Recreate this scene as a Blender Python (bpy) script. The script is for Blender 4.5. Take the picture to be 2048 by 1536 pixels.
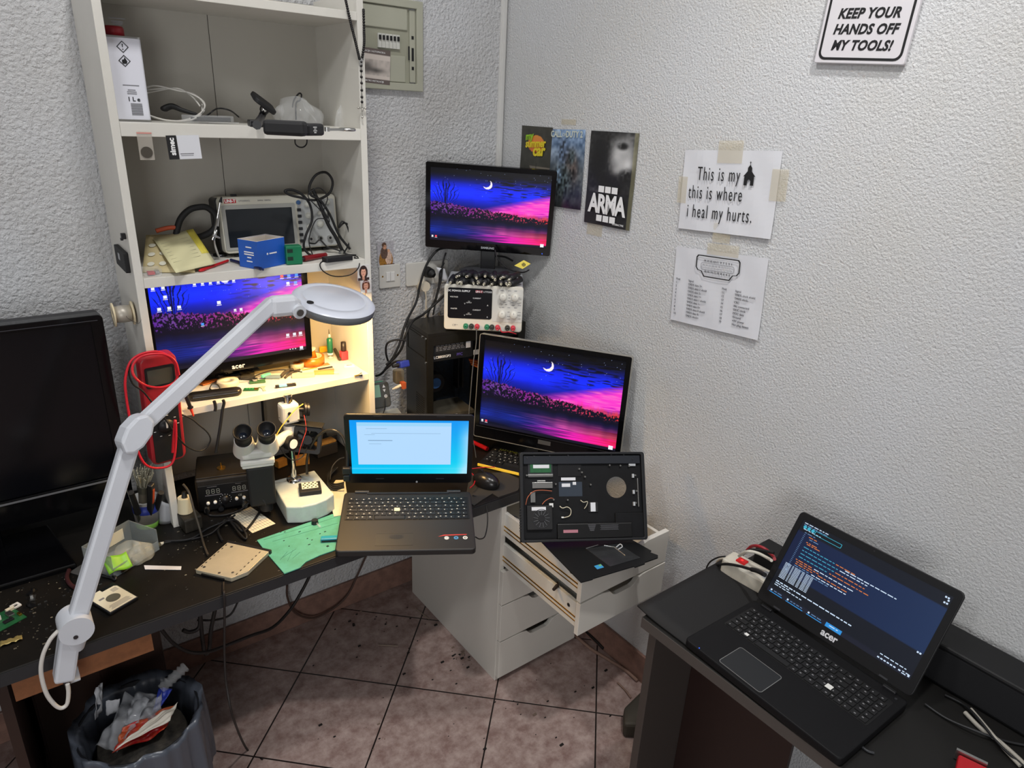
import bpy, bmesh, math, random
import numpy as np
from mathutils import Vector as V, Matrix as MX, Euler
random.seed(7)
SC = bpy.context.scene
COL = SC.collection
for o in list(bpy.data.objects): bpy.data.objects.remove(o)

# ---------------------------------------------------------------- camera
CAM = V((-1.5759, -2.1327, 1.8490)); FPX = 1379.09; YAW, PIT, ROL = .66560, .37328, .04796
_cy, _sy, _cp, _sp = math.cos(YAW), math.sin(YAW), math.cos(PIT), math.sin(PIT)
FW = V((_sy*_cp, _cy*_cp, -_sp)); _r0 = V((_cy, -_sy, 0)); _u0 = _r0.cross(FW)
RT = math.cos(ROL)*_r0 + math.sin(ROL)*_u0; UP = -math.sin(ROL)*_r0 + math.cos(ROL)*_u0
cd = bpy.data.cameras.new('camera'); cam = bpy.data.objects.new('camera', cd); COL.objects.link(cam)
cd.sensor_fit = 'HORIZONTAL'; cd.sensor_width = 36; cd.lens = 36*FPX/2048; cd.clip_start = .02
cam.matrix_world = MX(((RT.x, UP.x, -FW.x, CAM.x), (RT.y, UP.y, -FW.y, CAM.y), (RT.z, UP.z, -FW.z, CAM.z), (0, 0, 0, 1)))
SC.camera = cam
def at(px, py, ax, v):
    """the point of the room's plane ax = v that the photograph shows at a pixel (surveying aid)"""
    d = FW + RT*((px-1024)/FPX) - UP*((py-768)/FPX); i = 'xyz'.index(ax)
    return CAM + d*((v-CAM[i])/d[i])

# ---------------------------------------------------------------- world, lamps, exposure
w = bpy.data.worlds.new('world'); SC.world = w; w.use_nodes = True
w.node_tree.nodes['Background'].inputs[0].default_value = (.9, .95, 1, 1)
w.node_tree.nodes['Background'].inputs[1].default_value = .02
vs = SC.view_settings; vs.view_transform = 'Standard'; vs.look = 'None'; vs.exposure = 0; vs.gamma = 1; vs.use_curve_mapping = False
def lamp(name, loc, power, radius, col=(1, 1, 1), kind='POINT', size=None, rot=None):
    d = bpy.data.lights.new(name, kind); d.energy = power; d.color = col
    if kind != 'AREA': d.shadow_soft_size = radius
    else:
        d.shape = 'RECTANGLE'; d.size, d.size_y = size
    o = bpy.data.objects.new(name, d); COL.objects.link(o); o.location = loc
    if rot: o.rotation_euler = rot
    return o
a_ = lamp('ceiling_spotlight', (-.58, -1.86, 3.26), 112, .06, (1, .985, .96), 'SPOT'); a_.data.spot_size = math.radians(69); a_.data.spot_blend = 1
a_.rotation_euler = (V((-.35, -.75, .5))-a_.location).to_track_quat('-Z', 'Y').to_euler()
a_ = lamp('corner_fill_light', (-1.15, -1.15, 3.28), 20, 0, (1, .99, .97), 'AREA', (.22, .22)); a_.data.shape = 'DISK'  # added fill to brighten both walls near the corner, not a known fixture
lamp('rear_fill_light', (-2.9, -4.1, 1.3), 45, 0, (.97, .985, 1), 'AREA', (1.3, 1.4), (math.radians(88), 0, math.radians(-38)))  # broad fill added behind the camera for even walls, no known window there
lamp('ceiling_bulb', (-2.9, -1.7, 2.9), 37, .12, (.96, .98, 1))

# ---------------------------------------------------------------- materials
def lin(c):
    if isinstance(c, str): c = tuple(int(c[i:i+2], 16) for i in (0, 2, 4))
    return tuple(((x/255)/12.92 if x/255 <= .04045 else ((x/255+.055)/1.055)**2.4) for x in c) + (1,)
MATS = {}
def mat(name, c, rough=.5, metal=0, emit=None, es=1, alpha=1, trans=0, mottle=0, mscale=30, bump=0, bscale=200, spec=.5, ior=1.45, c2=None, coat=0):
    if name in MATS: return MATS[name]
    m = bpy.data.materials.new(name); m.use_nodes = True; nt = m.node_tree; N = nt.nodes; L = nt.links
    p = N['Principled BSDF']; I = p.inputs
    I['Base Color'].default_value = lin(c); I['Roughness'].default_value = rough; I['Metallic'].default_value = metal
    I['IOR'].default_value = ior; I['Specular IOR Level'].default_value = spec
    I['Alpha'].default_value = alpha; I['Transmission Weight'].default_value = trans; I['Coat Weight'].default_value = coat
    if emit: I['Emission Color'].default_value = lin(emit); I['Emission Strength'].default_value = es
    if mottle or bump:
        tc = N.new('ShaderNodeTexCoord')
        if mottle:
            n = N.new('ShaderNodeTexNoise'); n.inputs['Scale'].default_value = mscale; n.inputs['Detail'].default_value = 6; n.inputs['Roughness'].default_value = .65
            L.new(tc.outputs['Object'], n.inputs['Vector'])
            r = N.new('ShaderNodeValToRGB'); r.color_ramp.elements[0].position = .38; r.color_ramp.elements[1].position = .62
            a = lin(c); b = lin(c2) if c2 else tuple(x*.5 for x in a[:3])+(1,)
            r.color_ramp.elements[0].color = tuple(a[i]*(1-mottle)+b[i]*mottle for i in range(3))+(1,); r.color_ramp.elements[1].color = a
            L.new(n.outputs['Fac'], r.inputs['Fac']); L.new(r.outputs['Color'], I['Base Color'])
        if bump:
            n2 = N.new('ShaderNodeTexNoise'); n2.inputs['Scale'].default_value = bscale; n2.inputs['Detail'].default_value = 4
            L.new(tc.outputs['Object'], n2.inputs['Vector'])
            b2 = N.new('ShaderNodeBump'); b2.inputs['Strength'].default_value = bump; b2.inputs['Distance'].default_value = .002
            L.new(n2.outputs['Fac'], b2.inputs['Height']); L.new(b2.outputs['Normal'], I['Normal'])
    MATS[name] = m; return m
def emis(name, c, s=1):
    return mat(name, (0, 0, 0), .3, emit=c, es=s)
def plaster(name, c, scale, strength, dirt):
    m = bpy.data.materials.new(name); m.use_nodes = True; nt = m.node_tree; N = nt.nodes; L = nt.links; p = N['Principled BSDF']
    p.inputs['Roughness'].default_value = .75; p.inputs['Specular IOR Level'].default_value = .3
    tc = N.new('ShaderNodeTexCoord')
    n1 = N.new('ShaderNodeTexNoise'); n1.inputs['Scale'].default_value = scale; n1.inputs['Detail'].default_value = 5; n1.inputs['Roughness'].default_value = .68; n1.inputs['Distortion'].default_value = .1
    n2 = N.new('ShaderNodeTexVoronoi'); n2.feature = 'F1'; n2.inputs['Scale'].default_value = scale*1.1; n2.inputs['Randomness'].default_value = 1
    wn = N.new('ShaderNodeTexNoise'); wn.inputs['Scale'].default_value = scale*.8; wn.inputs['Detail'].default_value = 2; L.new(tc.outputs['Object'], wn.inputs['Vector'])
    wa = N.new('ShaderNodeVectorMath'); wa.operation = 'MULTIPLY_ADD'; L.new(wn.outputs['Color'], wa.inputs[0]); wa.inputs[1].default_value = (1.2/scale,)*3; L.new(tc.outputs['Object'], wa.inputs[2])
    L.new(tc.outputs['Object'], n1.inputs['Vector']); L.new(wa.outputs[0], n2.inputs['Vector'])
    r = N.new('ShaderNodeValToRGB'); r.color_ramp.elements[0].position = .34; r.color_ramp.elements[1].position = .68
    L.new(n1.outputs['Fac'], r.inputs['Fac'])
    mx = N.new('ShaderNodeMath'); mx.operation = 'MULTIPLY_ADD'; L.new(n2.outputs['Distance'], mx.inputs[0]); mx.inputs[1].default_value = -1.1; L.new(r.outputs['Color'], mx.inputs[2])
    b = N.new('ShaderNodeBump'); b.inputs['Strength'].default_value = strength; b.inputs['Distance'].default_value = .0045
    L.new(mx.outputs[0], b.inputs['Height']); L.new(b.outputs['Normal'], p.inputs['Normal'])
    n3 = N.new('ShaderNodeTexNoise'); n3.inputs['Scale'].default_value = 2.2; n3.inputs['Detail'].default_value = 5; L.new(tc.outputs['Object'], n3.inputs['Vector'])
    r3 = N.new('ShaderNodeValToRGB'); r3.color_ramp.elements[0].position = .3; r3.color_ramp.elements[1].position = .6
    a = lin(c); d = lin(dirt); r3.color_ramp.elements[0].color = d; r3.color_ramp.elements[1].color = a
    L.new(n3.outputs['Fac'], r3.inputs['Fac']); L.new(r3.outputs['Color'], p.inputs['Base Color'])
    return m
def tiles(name):
    m = bpy.data.materials.new(name); m.use_nodes = True; nt = m.node_tree; N = nt.nodes; L = nt.links; p = N['Principled BSDF']
    p.inputs['Roughness'].default_value = .35
    tc = N.new('ShaderNodeTexCoord'); mp = N.new('ShaderNodeMapping'); mp.vector_type = 'TEXTURE'
    mp.inputs['Location'].default_value = (-.7232, -.481, 0); mp.inputs['Rotation'].default_value = (0, 0, -.7759); mp.inputs['Scale'].default_value = (.3433,)*3
    L.new(tc.outputs['Object'], mp.inputs['Vector'])
    br = N.new('ShaderNodeTexBrick'); br.offset = 0; br.squash = 1
    for k, v in (('Scale', 1), ('Mortar Size', .008), ('Brick Width', 1), ('Row Height', 1), ('Mortar Smooth', .2), ('Bias', 0)): br.inputs[k].default_value = v
    L.new(mp.outputs['Vector'], br.inputs['Vector'])
    n = N.new('ShaderNodeTexNoise'); n.inputs['Scale'].default_value = 22; n.inputs['Detail'].default_value = 8; n.inputs['Roughness'].default_value = .7
    L.new(tc.outputs['Object'], n.inputs['Vector'])
    r = N.new('ShaderNodeValToRGB'); r.color_ramp.elements[0].position = .36; r.color_ramp.elements[1].position = .64
    r.color_ramp.elements[0].color = lin('82696361'[:6]); r.color_ramp.elements[1].color = lin('ae9a93')
    L.new(n.outputs['Fac'], r.inputs['Fac']); L.new(r.outputs['Color'], br.inputs['Color1']); L.new(r.outputs['Color'], br.inputs['Color2'])
    br.inputs['Mortar'].default_value = lin('1d1513')
    L.new(br.outputs['Color'], p.inputs['Base Color'])
    b = N.new('ShaderNodeBump'); b.inputs['Strength'].default_value = .5; b.inputs['Distance'].default_value = .002; b.invert = True
    L.new(br.outputs['Fac'], b.inputs['Height']); L.new(b.outputs['Normal'], p.inputs['Normal'])
    return m
def vcol(name, emit=True, s=1, rough=.5):
    if name in MATS: return MATS[name]
    m = bpy.data.materials.new(name); m.use_nodes = True; N = m.node_tree.nodes; L = m.node_tree.links; p = N['Principled BSDF']
    a = N.new('ShaderNodeVertexColor'); a.layer_name = 'Col'; p.inputs['Roughness'].default_value = rough
    if emit:
        p.inputs['Base Color'].default_value = (.005, .005, .005, 1); L.new(a.outputs[0], p.inputs['Emission Color']); p.inputs['Emission Strength'].default_value = s; p.inputs['Specular IOR Level'].default_value = .25; p.inputs['Roughness'].default_value = .3
    else: L.new(a.outputs[0], p.inputs['Base Color'])
    MATS[name] = m; return m

BLK = mat('black_plastic', '17171a', .42); BLKM = mat('matte_black', '141416', .65); DRK = mat('dark_grey_plastic', '26272b', .5)
GLOSS = mat('gloss_black', '060608', .12); RUB = mat('black_rubber', '101012', .6)
LAM = mat('white_laminate', 'd3d0c8', .38, mottle=.12, mscale=3); LAMG = mat('grey_beige_board', 'aaa69d', .55)
WPL = mat('white_plastic', 'd6d5d3', .35); CREAM = mat('cream_plastic', 'cfc8b4', .4); LGREY = mat('light_grey_plastic', 'a9acb0', .4)
STEEL = mat('steel', 'b8b8b6', .3, 1); CHROME = mat('chrome', 'd0d0d0', .12, 1); DSTEEL = mat('dark_steel', '55565a', .35, 1); BRASS = mat('brass', 'c79a45', .3, 1)
PAPER = mat('white_paper', 'cfd0d5', .8); INK = mat('black_ink', '161618', .7); WHT = mat('white_print', 'e8e8e8', .6)
RED = mat('red_plastic', 'b01520', .4); GRN = mat('green_plastic', '0d6a45', .45); BLU = mat('blue_plastic', '17357e', .4); ORA = mat('orange_plastic', 'd0602a', .5); YEL = mat('yellow_plastic', 'cfae2e', .5)
GREYINK = mat('grey_ink', '77777c', .7); COPPER = mat('copper', 'c06a30', .3, 1); PCB = mat('circuit_board_green', '1c5a34', .5, mottle=.5, mscale=150)
CLEAR = mat('clear_plastic', 'f4f6f8', .08, alpha=.16, spec=.8); TAPE = mat('yellowed_tape', 'd8cdb0', .35, alpha=.22)

# ---------------------------------------------------------------- mesh helpers
class B:
    def __init__(s): s.v = []; s.f = []; s.m = []; s.s = []
    def add(s, vs, fs, m=0, M=None, smooth=False):
        n = len(s.v)
        s.v += [tuple(M @ V(q)) if M is not None else tuple(q) for q in vs]
        s.f += [tuple(i+n for i in f) for f in fs]; s.m += [m]*len(fs); s.s += [smooth]*len(fs); return s
    def box(s, c, d, m=0, M=None, taper=1.0):
        x, y, z = (k/2 for k in d); t = taper
        q = [(-x, -y, -z), (x, -y, -z), (x, y, -z), (-x, y, -z), (-x*t, -y*t, z), (x*t, -y*t, z), (x*t, y*t, z), (-x*t, y*t, z)]
        q = [(a+c[0], b+c[1], e+c[2]) for a, b, e in q]
        return s.add(q, [(0, 3, 2, 1), (4, 5, 6, 7), (0, 1, 5, 4), (1, 2, 6, 5), (2, 3, 7, 6), (3, 0, 4, 7)], m, M)
    def b2(s, lo, hi, m=0, M=None):
        return s.box([(a+b)/2 for a, b in zip(lo, hi)], [abs(b-a) for a, b in zip(lo, hi)], m, M)
    def prism(s, poly, z0, z1, m=0, M=None, mtop=None):
        n = len(poly); vs = [(x, y, z0) for x, y in poly]+[(x, y, z1) for x, y in poly]
        a = sum(poly[i][0]*poly[(i+1) % n][1]-poly[(i+1) % n][0]*poly[i][1] for i in range(n))
        sd = [(i, (i+1) % n, n+(i+1) % n, n+i) for i in range(n)]; bot = tuple(range(n-1, -1, -1)); top = tuple(range(n, 2*n))
        if a < 0: sd = [f[::-1] for f in sd]; bot, top = bot[::-1], top[::-1]
        s.add(vs, sd+[bot], m, M); s.f.append(tuple(i+len(s.v)-2*n for i in top)); s.m.append(m if mtop is None else mtop); s.s.append(False); return s
    def cyl(s, p0, p1, r0, r1=None, m=0, seg=20, M=None, caps=True, mcap=None):
        p0, p1 = V(p0), V(p1); r1 = r0 if r1 is None else r1; d = (p1-p0).normalized(); a = d.orthogonal().normalized(); b = d.cross(a)
        vs = []
        for p, r in ((p0, r0), (p1, r1)):
            vs += [tuple(p+(a*math.cos(t)+b*math.sin(t))*r) for t in [2*math.pi*i/seg for i in range(seg)]]
        s.add(vs, [(i, (i+1) % seg, seg+(i+1) % seg, seg+i) for i in range(seg)], m, M, True)
        if caps:
            mc = m if mcap is None else mcap
            s.add(vs[:seg], [tuple(range(seg-1, -1, -1))], m, M); s.add(vs[seg:], [tuple(range(seg))], mc, M)
        return s
    def lathe(s, prof, M=None, m=0, seg=28, ms=None):
        """profile of (r, z) turned about z"""
        vs = []; fs = []
        for r, z in prof: vs += [(r*math.cos(2*math.pi*i/seg), r*math.sin(2*math.pi*i/seg), z) for i in range(seg)]
        for k in range(len(prof)-1):
            fr = [(k*seg+i, k*seg+(i+1) % seg, (k+1)*seg+(i+1) % seg, (k+1)*seg+i) for i in range(seg)]
            s.add([], [], 0)
            n = len(s.v) if k == 0 else n
            if k == 0: s.v += [tuple(M @ V(q)) if M is not None else q for q in vs]
            s.f += [tuple(i+n for i in f) for f in fr]; s.m += [ms[k] if ms else m]*seg; s.s += [True]*seg
        return s
    def tube(s, pts, r, m=0, seg=8, smooth=True, M=None, closed=False):
        P = [V(p) for p in pts]
        if smooth and len(P) > 2: P = spline(P, 6)
        n = len(P); T = [(P[min(i+1, n-1)]-P[max(i-1, 0)]).normalized() for i in range(n)]
        a = T[0].orthogonal().normalized(); vs = []
        rr = r if callable(r) else (lambda t: r)
        for i in range(n):
            a = (a - T[i]*a.dot(T[i])); a = a.normalized() if a.length > 1e-6 else T[i].orthogonal().normalized(); b = T[i].cross(a); q = rr(i/(n-1))
            vs += [tuple(P[i]+(a*math.cos(2*math.pi*k/seg)+b*math.sin(2*math.pi*k/seg))*q) for k in range(seg)]
        fs = [(i*seg+k, i*seg+(k+1) % seg, (i+1)*seg+(k+1) % seg, (i+1)*seg+k) for i in range(n-1) for k in range(seg)]
        s.add(vs, fs, m, M, True); s.add(vs[:seg], [tuple(range(seg-1, -1, -1))], m, M); s.add(vs[-seg:], [tuple(range(seg))], m, M); return s
    def ball(s, c, r, m=0, M=None, seg=12, sc=(1, 1, 1)):
        vs = []; R = seg//2
        for j in range(R+1):
            t = math.pi*j/R
            for i in range(seg): vs.append((c[0]+r*sc[0]*math.sin(t)*math.cos(2*math.pi*i/seg), c[1]+r*sc[1]*math.sin(t)*math.sin(2*math.pi*i/seg), c[2]-r*sc[2]*math.cos(t)))
        return s.add(vs, [(j*seg+i, j*seg+(i+1) % seg, (j+1)*seg+(i+1) % seg, (j+1)*seg+i) for j in range(R) for i in range(seg)], m, M, True)
    def torus(s, c, R, r, M=None, m=0, seg=28, rs=8, sc=1):
        vs = [((c[0]+(R+r*math.cos(b))*math.cos(a)), c[1]+(R+r*math.cos(b))*math.sin(a)*sc, c[2]+r*math.sin(b)) for a in [2*math.pi*i/seg for i in range(seg)] for b in [2*math.pi*k/rs for k in range(rs)]]
        return s.add(vs, [(i*rs+k, ((i+1) % seg)*rs+k, ((i+1) % seg)*rs+(k+1) % rs, i*rs+(k+1) % rs) for i in range(seg) for k in range(rs)], m, M, True)
    def sheet(s, fn, nu, nv, m=0, M=None, th=0):
        vs = [tuple(fn(i/nu, j/nv)) for j in range(nv+1) for i in range(nu+1)]
        fs = [(j*(nu+1)+i, j*(nu+1)+i+1, (j+1)*(nu+1)+i+1, (j+1)*(nu+1)+i) for j in range(nv) for i in range(nu)]
        return s.add(vs, fs, m, M, True)
def spline(P, k=6):
    out = []
    for i in range(len(P)-1):
        p0, p1, p2, p3 = P[max(i-1, 0)], P[i], P[i+1], P[min(i+2, len(P)-1)]
        for j in range(k):
            t = j/k
            out.append(.5*((2*p1)+(p2-p0)*t+(2*p0-5*p1+4*p2-p3)*t*t+(3*p1-p0-3*p2+p3)*t**3))
    out.append(P[-1]); return out
def mesh(b, name, mats):
    me = bpy.data.meshes.new(name); me.from_pydata(b.v, [], b.f)
    for m in (mats if isinstance(mats, (list, tuple)) else [mats]): me.materials.append(m)
    me.polygons.foreach_set('material_index', b.m); me.polygons.foreach_set('use_smooth', b.s); me.update(); return me
def obj(name, b, mats, parent=None, bev=0, M=None, solid=0, seg=2, sub=0):
    o = bpy.data.objects.new(name, mesh(b, name, mats)); COL.objects.link(o)
    if parent: o.parent = parent
    if M is not None: o.matrix_local = M
    if solid: k = o.modifiers.new('solid', 'SOLIDIFY'); k.thickness = solid; k.offset = 0
    if bev: k = o.modifiers.new('bevel', 'BEVEL'); k.width = bev; k.segments = seg; k.limit_method = 'ANGLE'; k.angle_limit = .6; k.use_clamp_overlap = True
    if sub: k = o.modifiers.new('sub', 'SUBSURF'); k.levels = k.render_levels = sub
    return o
def tag(o, label, cat, group=None, kind=None):
    if label: o['label'] = label
    if cat: o['category'] = cat
    if group: o['group'] = group
    if kind: o['kind'] = kind
    return o
def thing(name, label, cat, M=None, group=None):
    o = bpy.data.objects.new(name, None); COL.objects.link(o); o.empty_display_size = .05
    if M is not None: o.matrix_world = M if isinstance(M, MX) else MX.Translation(M)
    return tag(o, label, cat, group)
def single(name, label, cat, b, mats, M=None, group=None, **k):
    return tag(obj(name, b, mats, None, M=(M if M is None or isinstance(M, MX) else MX.Translation(M)), **k), label, cat, group)
def struct(name, b, mats, parent=None, **k):
    o = obj(name, b, mats, parent, **k); o['kind'] = 'structure'; return o
def frame(o, x, y, z=None):
    x = V(x).normalized(); y = V(y); y = (y-x*y.dot(x)).normalized(); z = x.cross(y)
    return MX(((x.x, y.x, z.x, o[0]), (x.y, y.y, z.y, o[1]), (x.z, y.z, z.z, o[2]), (0, 0, 0, 1)))
def pose(p, yaw, tilt=0, roll=0):
    """yaw about z, tilt about local x (0 flat, 90 upright facing -y), then roll about the normal; degrees"""
    r = math.radians
    return MX.Translation(p) @ MX.Rotation(r(yaw), 4, 'Z') @ MX.Rotation(r(tilt), 4, 'X') @ MX.Rotation(r(roll), 4, 'Z')
def lay(pa, pb, z, up=(0, 0, 1)):
    """frame lying on height z: origin midway between two pixels, x from the first to the second; with length"""
    a, b = at(*pa, 'z', z), at(*pb, 'z', z); return frame((a+b)/2, b-a, V(up).cross(b-a)), (b-a).length
def T(x, y, z): return MX.Translation((x, y, z))
def RX(a): return MX.Rotation(math.radians(a), 4, 'X')
def RY(a): return MX.Rotation(math.radians(a), 4, 'Y')
def RZ(a): return MX.Rotation(math.radians(a), 4, 'Z')
def rrect(w, h, r, n=5, c=(0, 0)):
    out = []
    for sx, sy, a0 in ((1, 1, 0), (-1, 1, 90), (-1, -1, 180), (1, -1, 270)):
        for i in range(n+1):
            a = math.radians(a0+90*i/n); out.append((c[0]+sx*(w/2-r)+r*math.cos(a), c[1]+sy*(h/2-r)+r*math.sin(a)))
    return out
def ring(b, outer, inner, z0, z1, m=0, M=None):
    n = len(outer); vs = [(x, y, z) for z in (z0, z1) for P in (outer, inner) for x, y in P]
    fs = []
    for i in range(n):
        j = (i+1) % n
        fs += [(2*n+i, 2*n+j, 3*n+j, 3*n+i), (i, n+i, n+j, j), (i, j, 2*n+j, 2*n+i), (n+i, 3*n+i, 3*n+j, n+j)]
    return b.add(vs, fs, m, M)
def text(name, s, size, m, parent=None, M=None, align='CENTER', shear=0, bold=0, xs=1, sp=1, line=1, ext=.0003):
    c = bpy.data.curves.new('t', 'FONT'); c.body = s; c.size = size; c.align_x = align; c.shear = shear; c.offset = bold; c.extrude = ext; c.space_character = sp; c.space_line = line
    c.resolution_u = 3
    t = bpy.data.objects.new('t', c); COL.objects.link(t)
    dg = bpy.context.evaluated_depsgraph_get(); me = bpy.data.meshes.new_from_object(t.evaluated_get(dg)); bpy.data.objects.remove(t); bpy.data.curves.remove(c)
    if xs != 1: me.transform(MX.Diagonal((xs, 1, 1, 1)))
    me.name = name; me.materials.clear(); me.materials.append(m)
    o = bpy.data.objects.new(name, me); COL.objects.link(o)
    if parent: o.parent = parent
    if M is not None: o.matrix_local = M
    return o
def picture(name, fn, w, h, nu, nv, m, parent=None, M=None):
    """flat panel of nu x nv cells coloured per corner by fn(u, v) -> srgb 0..255 arrays; origin bottom-centre"""
    u, v = np.meshgrid(np.linspace(0, 1, nu+1), np.linspace(0, 1, nv+1)); col = np.clip(np.stack(fn(u, v), -1)/255., 0, 1)
    col = np.where(col <= .04045, col/12.92, ((col+.055)/1.055)**2.4)
    co = np.stack([(u-.5)*w, v*h, 0*u], -1).reshape(-1, 3)
    i, j = np.meshgrid(np.arange(nu), np.arange(nv)); k = (j*(nu+1)+i).ravel(); F = np.stack([k, k+1, k+nu+2, k+nu+1], -1)
    me = bpy.data.meshes.new(name); me.vertices.add(len(co)); me.vertices.foreach_set('co', co.ravel())
    me.loops.add(F.size); me.loops.foreach_set('vertex_index', F.ravel()); me.polygons.add(len(F)); me.polygons.foreach_set('loop_start', np.arange(0, F.size, 4)); me.update(calc_edges=True)
    a = me.color_attributes.new('Col', 'FLOAT_COLOR', 'POINT'); a.data.foreach_set('color', np.concatenate([col.reshape(-1, 3), np.ones((len(co), 1))], 1).ravel())
    me.materials.append(m); o = bpy.data.objects.new(name, me); COL.objects.link(o)
    if parent: o.parent = parent
    if M is not None: o.matrix_local = M
    return o
def copy_tree(o, parent=None):
    c = o.copy(); COL.objects.link(c)
    if parent: c.parent = parent
    for ch in list(o.children): copy_tree(ch, c)
    return c
def noise2(u, v, f, seed=0):
    """smooth value noise"""
    rs = np.random.RandomState(seed); g = rs.rand(64, 64); x, y = u*f, v*f; xi, yi = np.floor(x).astype(int), np.floor(y).astype(int); fx, fy = x-xi, y-yi
    fx, fy = fx*fx*(3-2*fx), fy*fy*(3-2*fy); G = lambda a, b: g[a % 64, b % 64]
    return (G(xi, yi)*(1-fx)+G(xi+1, yi)*fx)*(1-fy)+(G(xi, yi+1)*(1-fx)+G(xi+1, yi+1)*fx)*fy
def WALLR(y, z, off=.0): return MX(((0, 0, -1, -off), (-1, 0, 0, y), (0, 1, 0, z), (0, 0, 0, 1)))
def WALLB(x, z, off=.0): return MX(((1, 0, 0, x), (0, 0, -1, -off), (0, 1, 0, z), (0, 0, 0, 1)))

# ---------------------------------------------------------------- the room
PLB = plaster('plaster_back', 'dcdde0', 85, .95, 'cbc9c7'); PLR = plaster('plaster_right', 'cdced0', 150, .52, 'cac9c6'); TIL = tiles('floor_tiles')
X0, Y0, H = -3.7, -4.4, 3.3
struct('floor', B().b2((X0, Y0, -.05), (0, 0, 0)), TIL)
struct('ceiling', B().b2((X0, Y0, H), (0, 0, H+.05)), mat('ceiling_paint', 'c2c2c2', .9))
struct('wall_back', B().b2((X0, 0, -.05), (.1, .1, H)), PLB)
struct('wall_right', B().b2((0, Y0, -.05), (.1, 0, H)), PLR)
struct('wall_left', B().b2((X0-.1, Y0, -.05), (X0, .1, H)), mat('plain_wall', '8a8782', .9))
struct('wall_front', B().b2((X0, Y0-.1, -.05), (.1, Y0, H)), mat('plain_wall', '8a8782', .9))
SKT = mat('skirting_tile', '8a6a5e', .4, mottle=.6, mscale=25)
struct('baseboard_back', B().b2((X0, -.011, 0), (0, 0, .112)), SKT, bev=.002)
struct('baseboard_right', B().b2((-.011, Y0, 0), (0, -.011, .112)), SKT, bev=.002)
tb = B().b2((-.028, -.011, .75), (-.006, 0, H)); tb.b2((-.024, -.0135, .75), (-.010, -.011, H))
struct('trim_1', tb, mat('trunking', 'cfcecb', .5), bev=.0015)
# ---------------------------------------------------------------- work desk with corner, bookshelf, drawers, right desk
DT, DB = .735, .70
DESKM = mat('black_desk_top', '15120f', .5, spec=.3, mottle=.75, mscale=14, c2='0c0b0a', bump=.05, bscale=60)
t = thing('work_desk', 'long black scratched desk along the back wall under the white bookshelf', 'desk', V((-1.5, -.33, 0)))
MT = MX.Translation((1.5, .33, 0))
obj('desk_top', B().b2((-2.6, -.652, DB), (-.006, -.014, DT)), [DESKM], t, bev=.0025, M=MT)
obj('edge_band', B().b2((-2.6, -.6545, DB+.001), (-.006, -.652, DT-.003)), mat('desk_edge', '232427', .5), t, M=MT)
WOODD = mat('dark_brown_board', '2e1c15', .5, mottle=.4, mscale=8)
obj('leg_panel', B().b2((-1.73, -.595, 0), (-1.71, -.03, DB)), WOODD, t, M=MT)
obj('leg_panel', B().b2((-2.55, -.6, 0), (-2.53, -.03, DB)), WOODD, t, M=MT)
single('computer_cupboard', 'low dark brown cupboard under the desk behind the bin', 'cupboard', B().b2((-.17, -.13, 0), (.15, .13, .60)).b2((-.165, -.132, .02), (-.012, -.13, .59)).b2((-.008, -.132, .02), (.145, -.13, .59)), WOODD, V((-1.525, -.16, 0)), bev=.002)
s = B(); a = at(52, 1345, 'y', -.64); b_ = at(262, 1300, 'y', -.62)
single('wooden_board', 'bare brown wooden slat fixed under the front edge of the black desk', 'board', B().box((0, 0, 0), (.27, .02, .07)), mat('bare_wood', '8a5836', .6, mottle=.4, mscale=40), MX.Translation((-1.565, -.615, .6645)))

XL, XR, DEP = -1.2972, -.6748, .287
SH = {1: (1.7621, .030), 2: (1.4121, .024), 3: (1.0588, .020)}
zt = [0]+[SH[i][0]+SH[i][1] for i in (1, 2, 3)]
t = thing('bookshelf', 'tall white open bookshelf standing on the black desk against the wall', 'bookshelf', V(((XL+XR)/2, -.145, DT)))
MT = t.matrix_world.inverted()
def shp(n, b, m=LAM, bev=.001): return obj(n, b, m, t, bev=bev, M=MT)
shp('side_panel', B().b2((XL, -DEP, DT), (XL+.0183, -.006, 2.12)))
shp('side_panel', B().b2((XR-.0183, -DEP, DT), (XR, -.006, 2.12)))
for i in (1, 2, 3): shp('shelf', B().b2((XL+.0185, -DEP+(.0 if i != 3 else 0), SH[i][0]), (XR-.0185, -.012, zt[i])))
shp('shelf', B().b2((XL+.0185, -DEP, 2.055), (XR-.0185, -.012, 2.075)))
shp('back_board', B().b2((XL+.003, -.0115, DT+.02), (-.9905, -.0065, 2.11)), LAMG, 0)
shp('back_board', B().b2((-.9885, -.0115, DT+.02), (XR-.003, -.0065, 2.11)), LAMG, 0)

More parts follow.
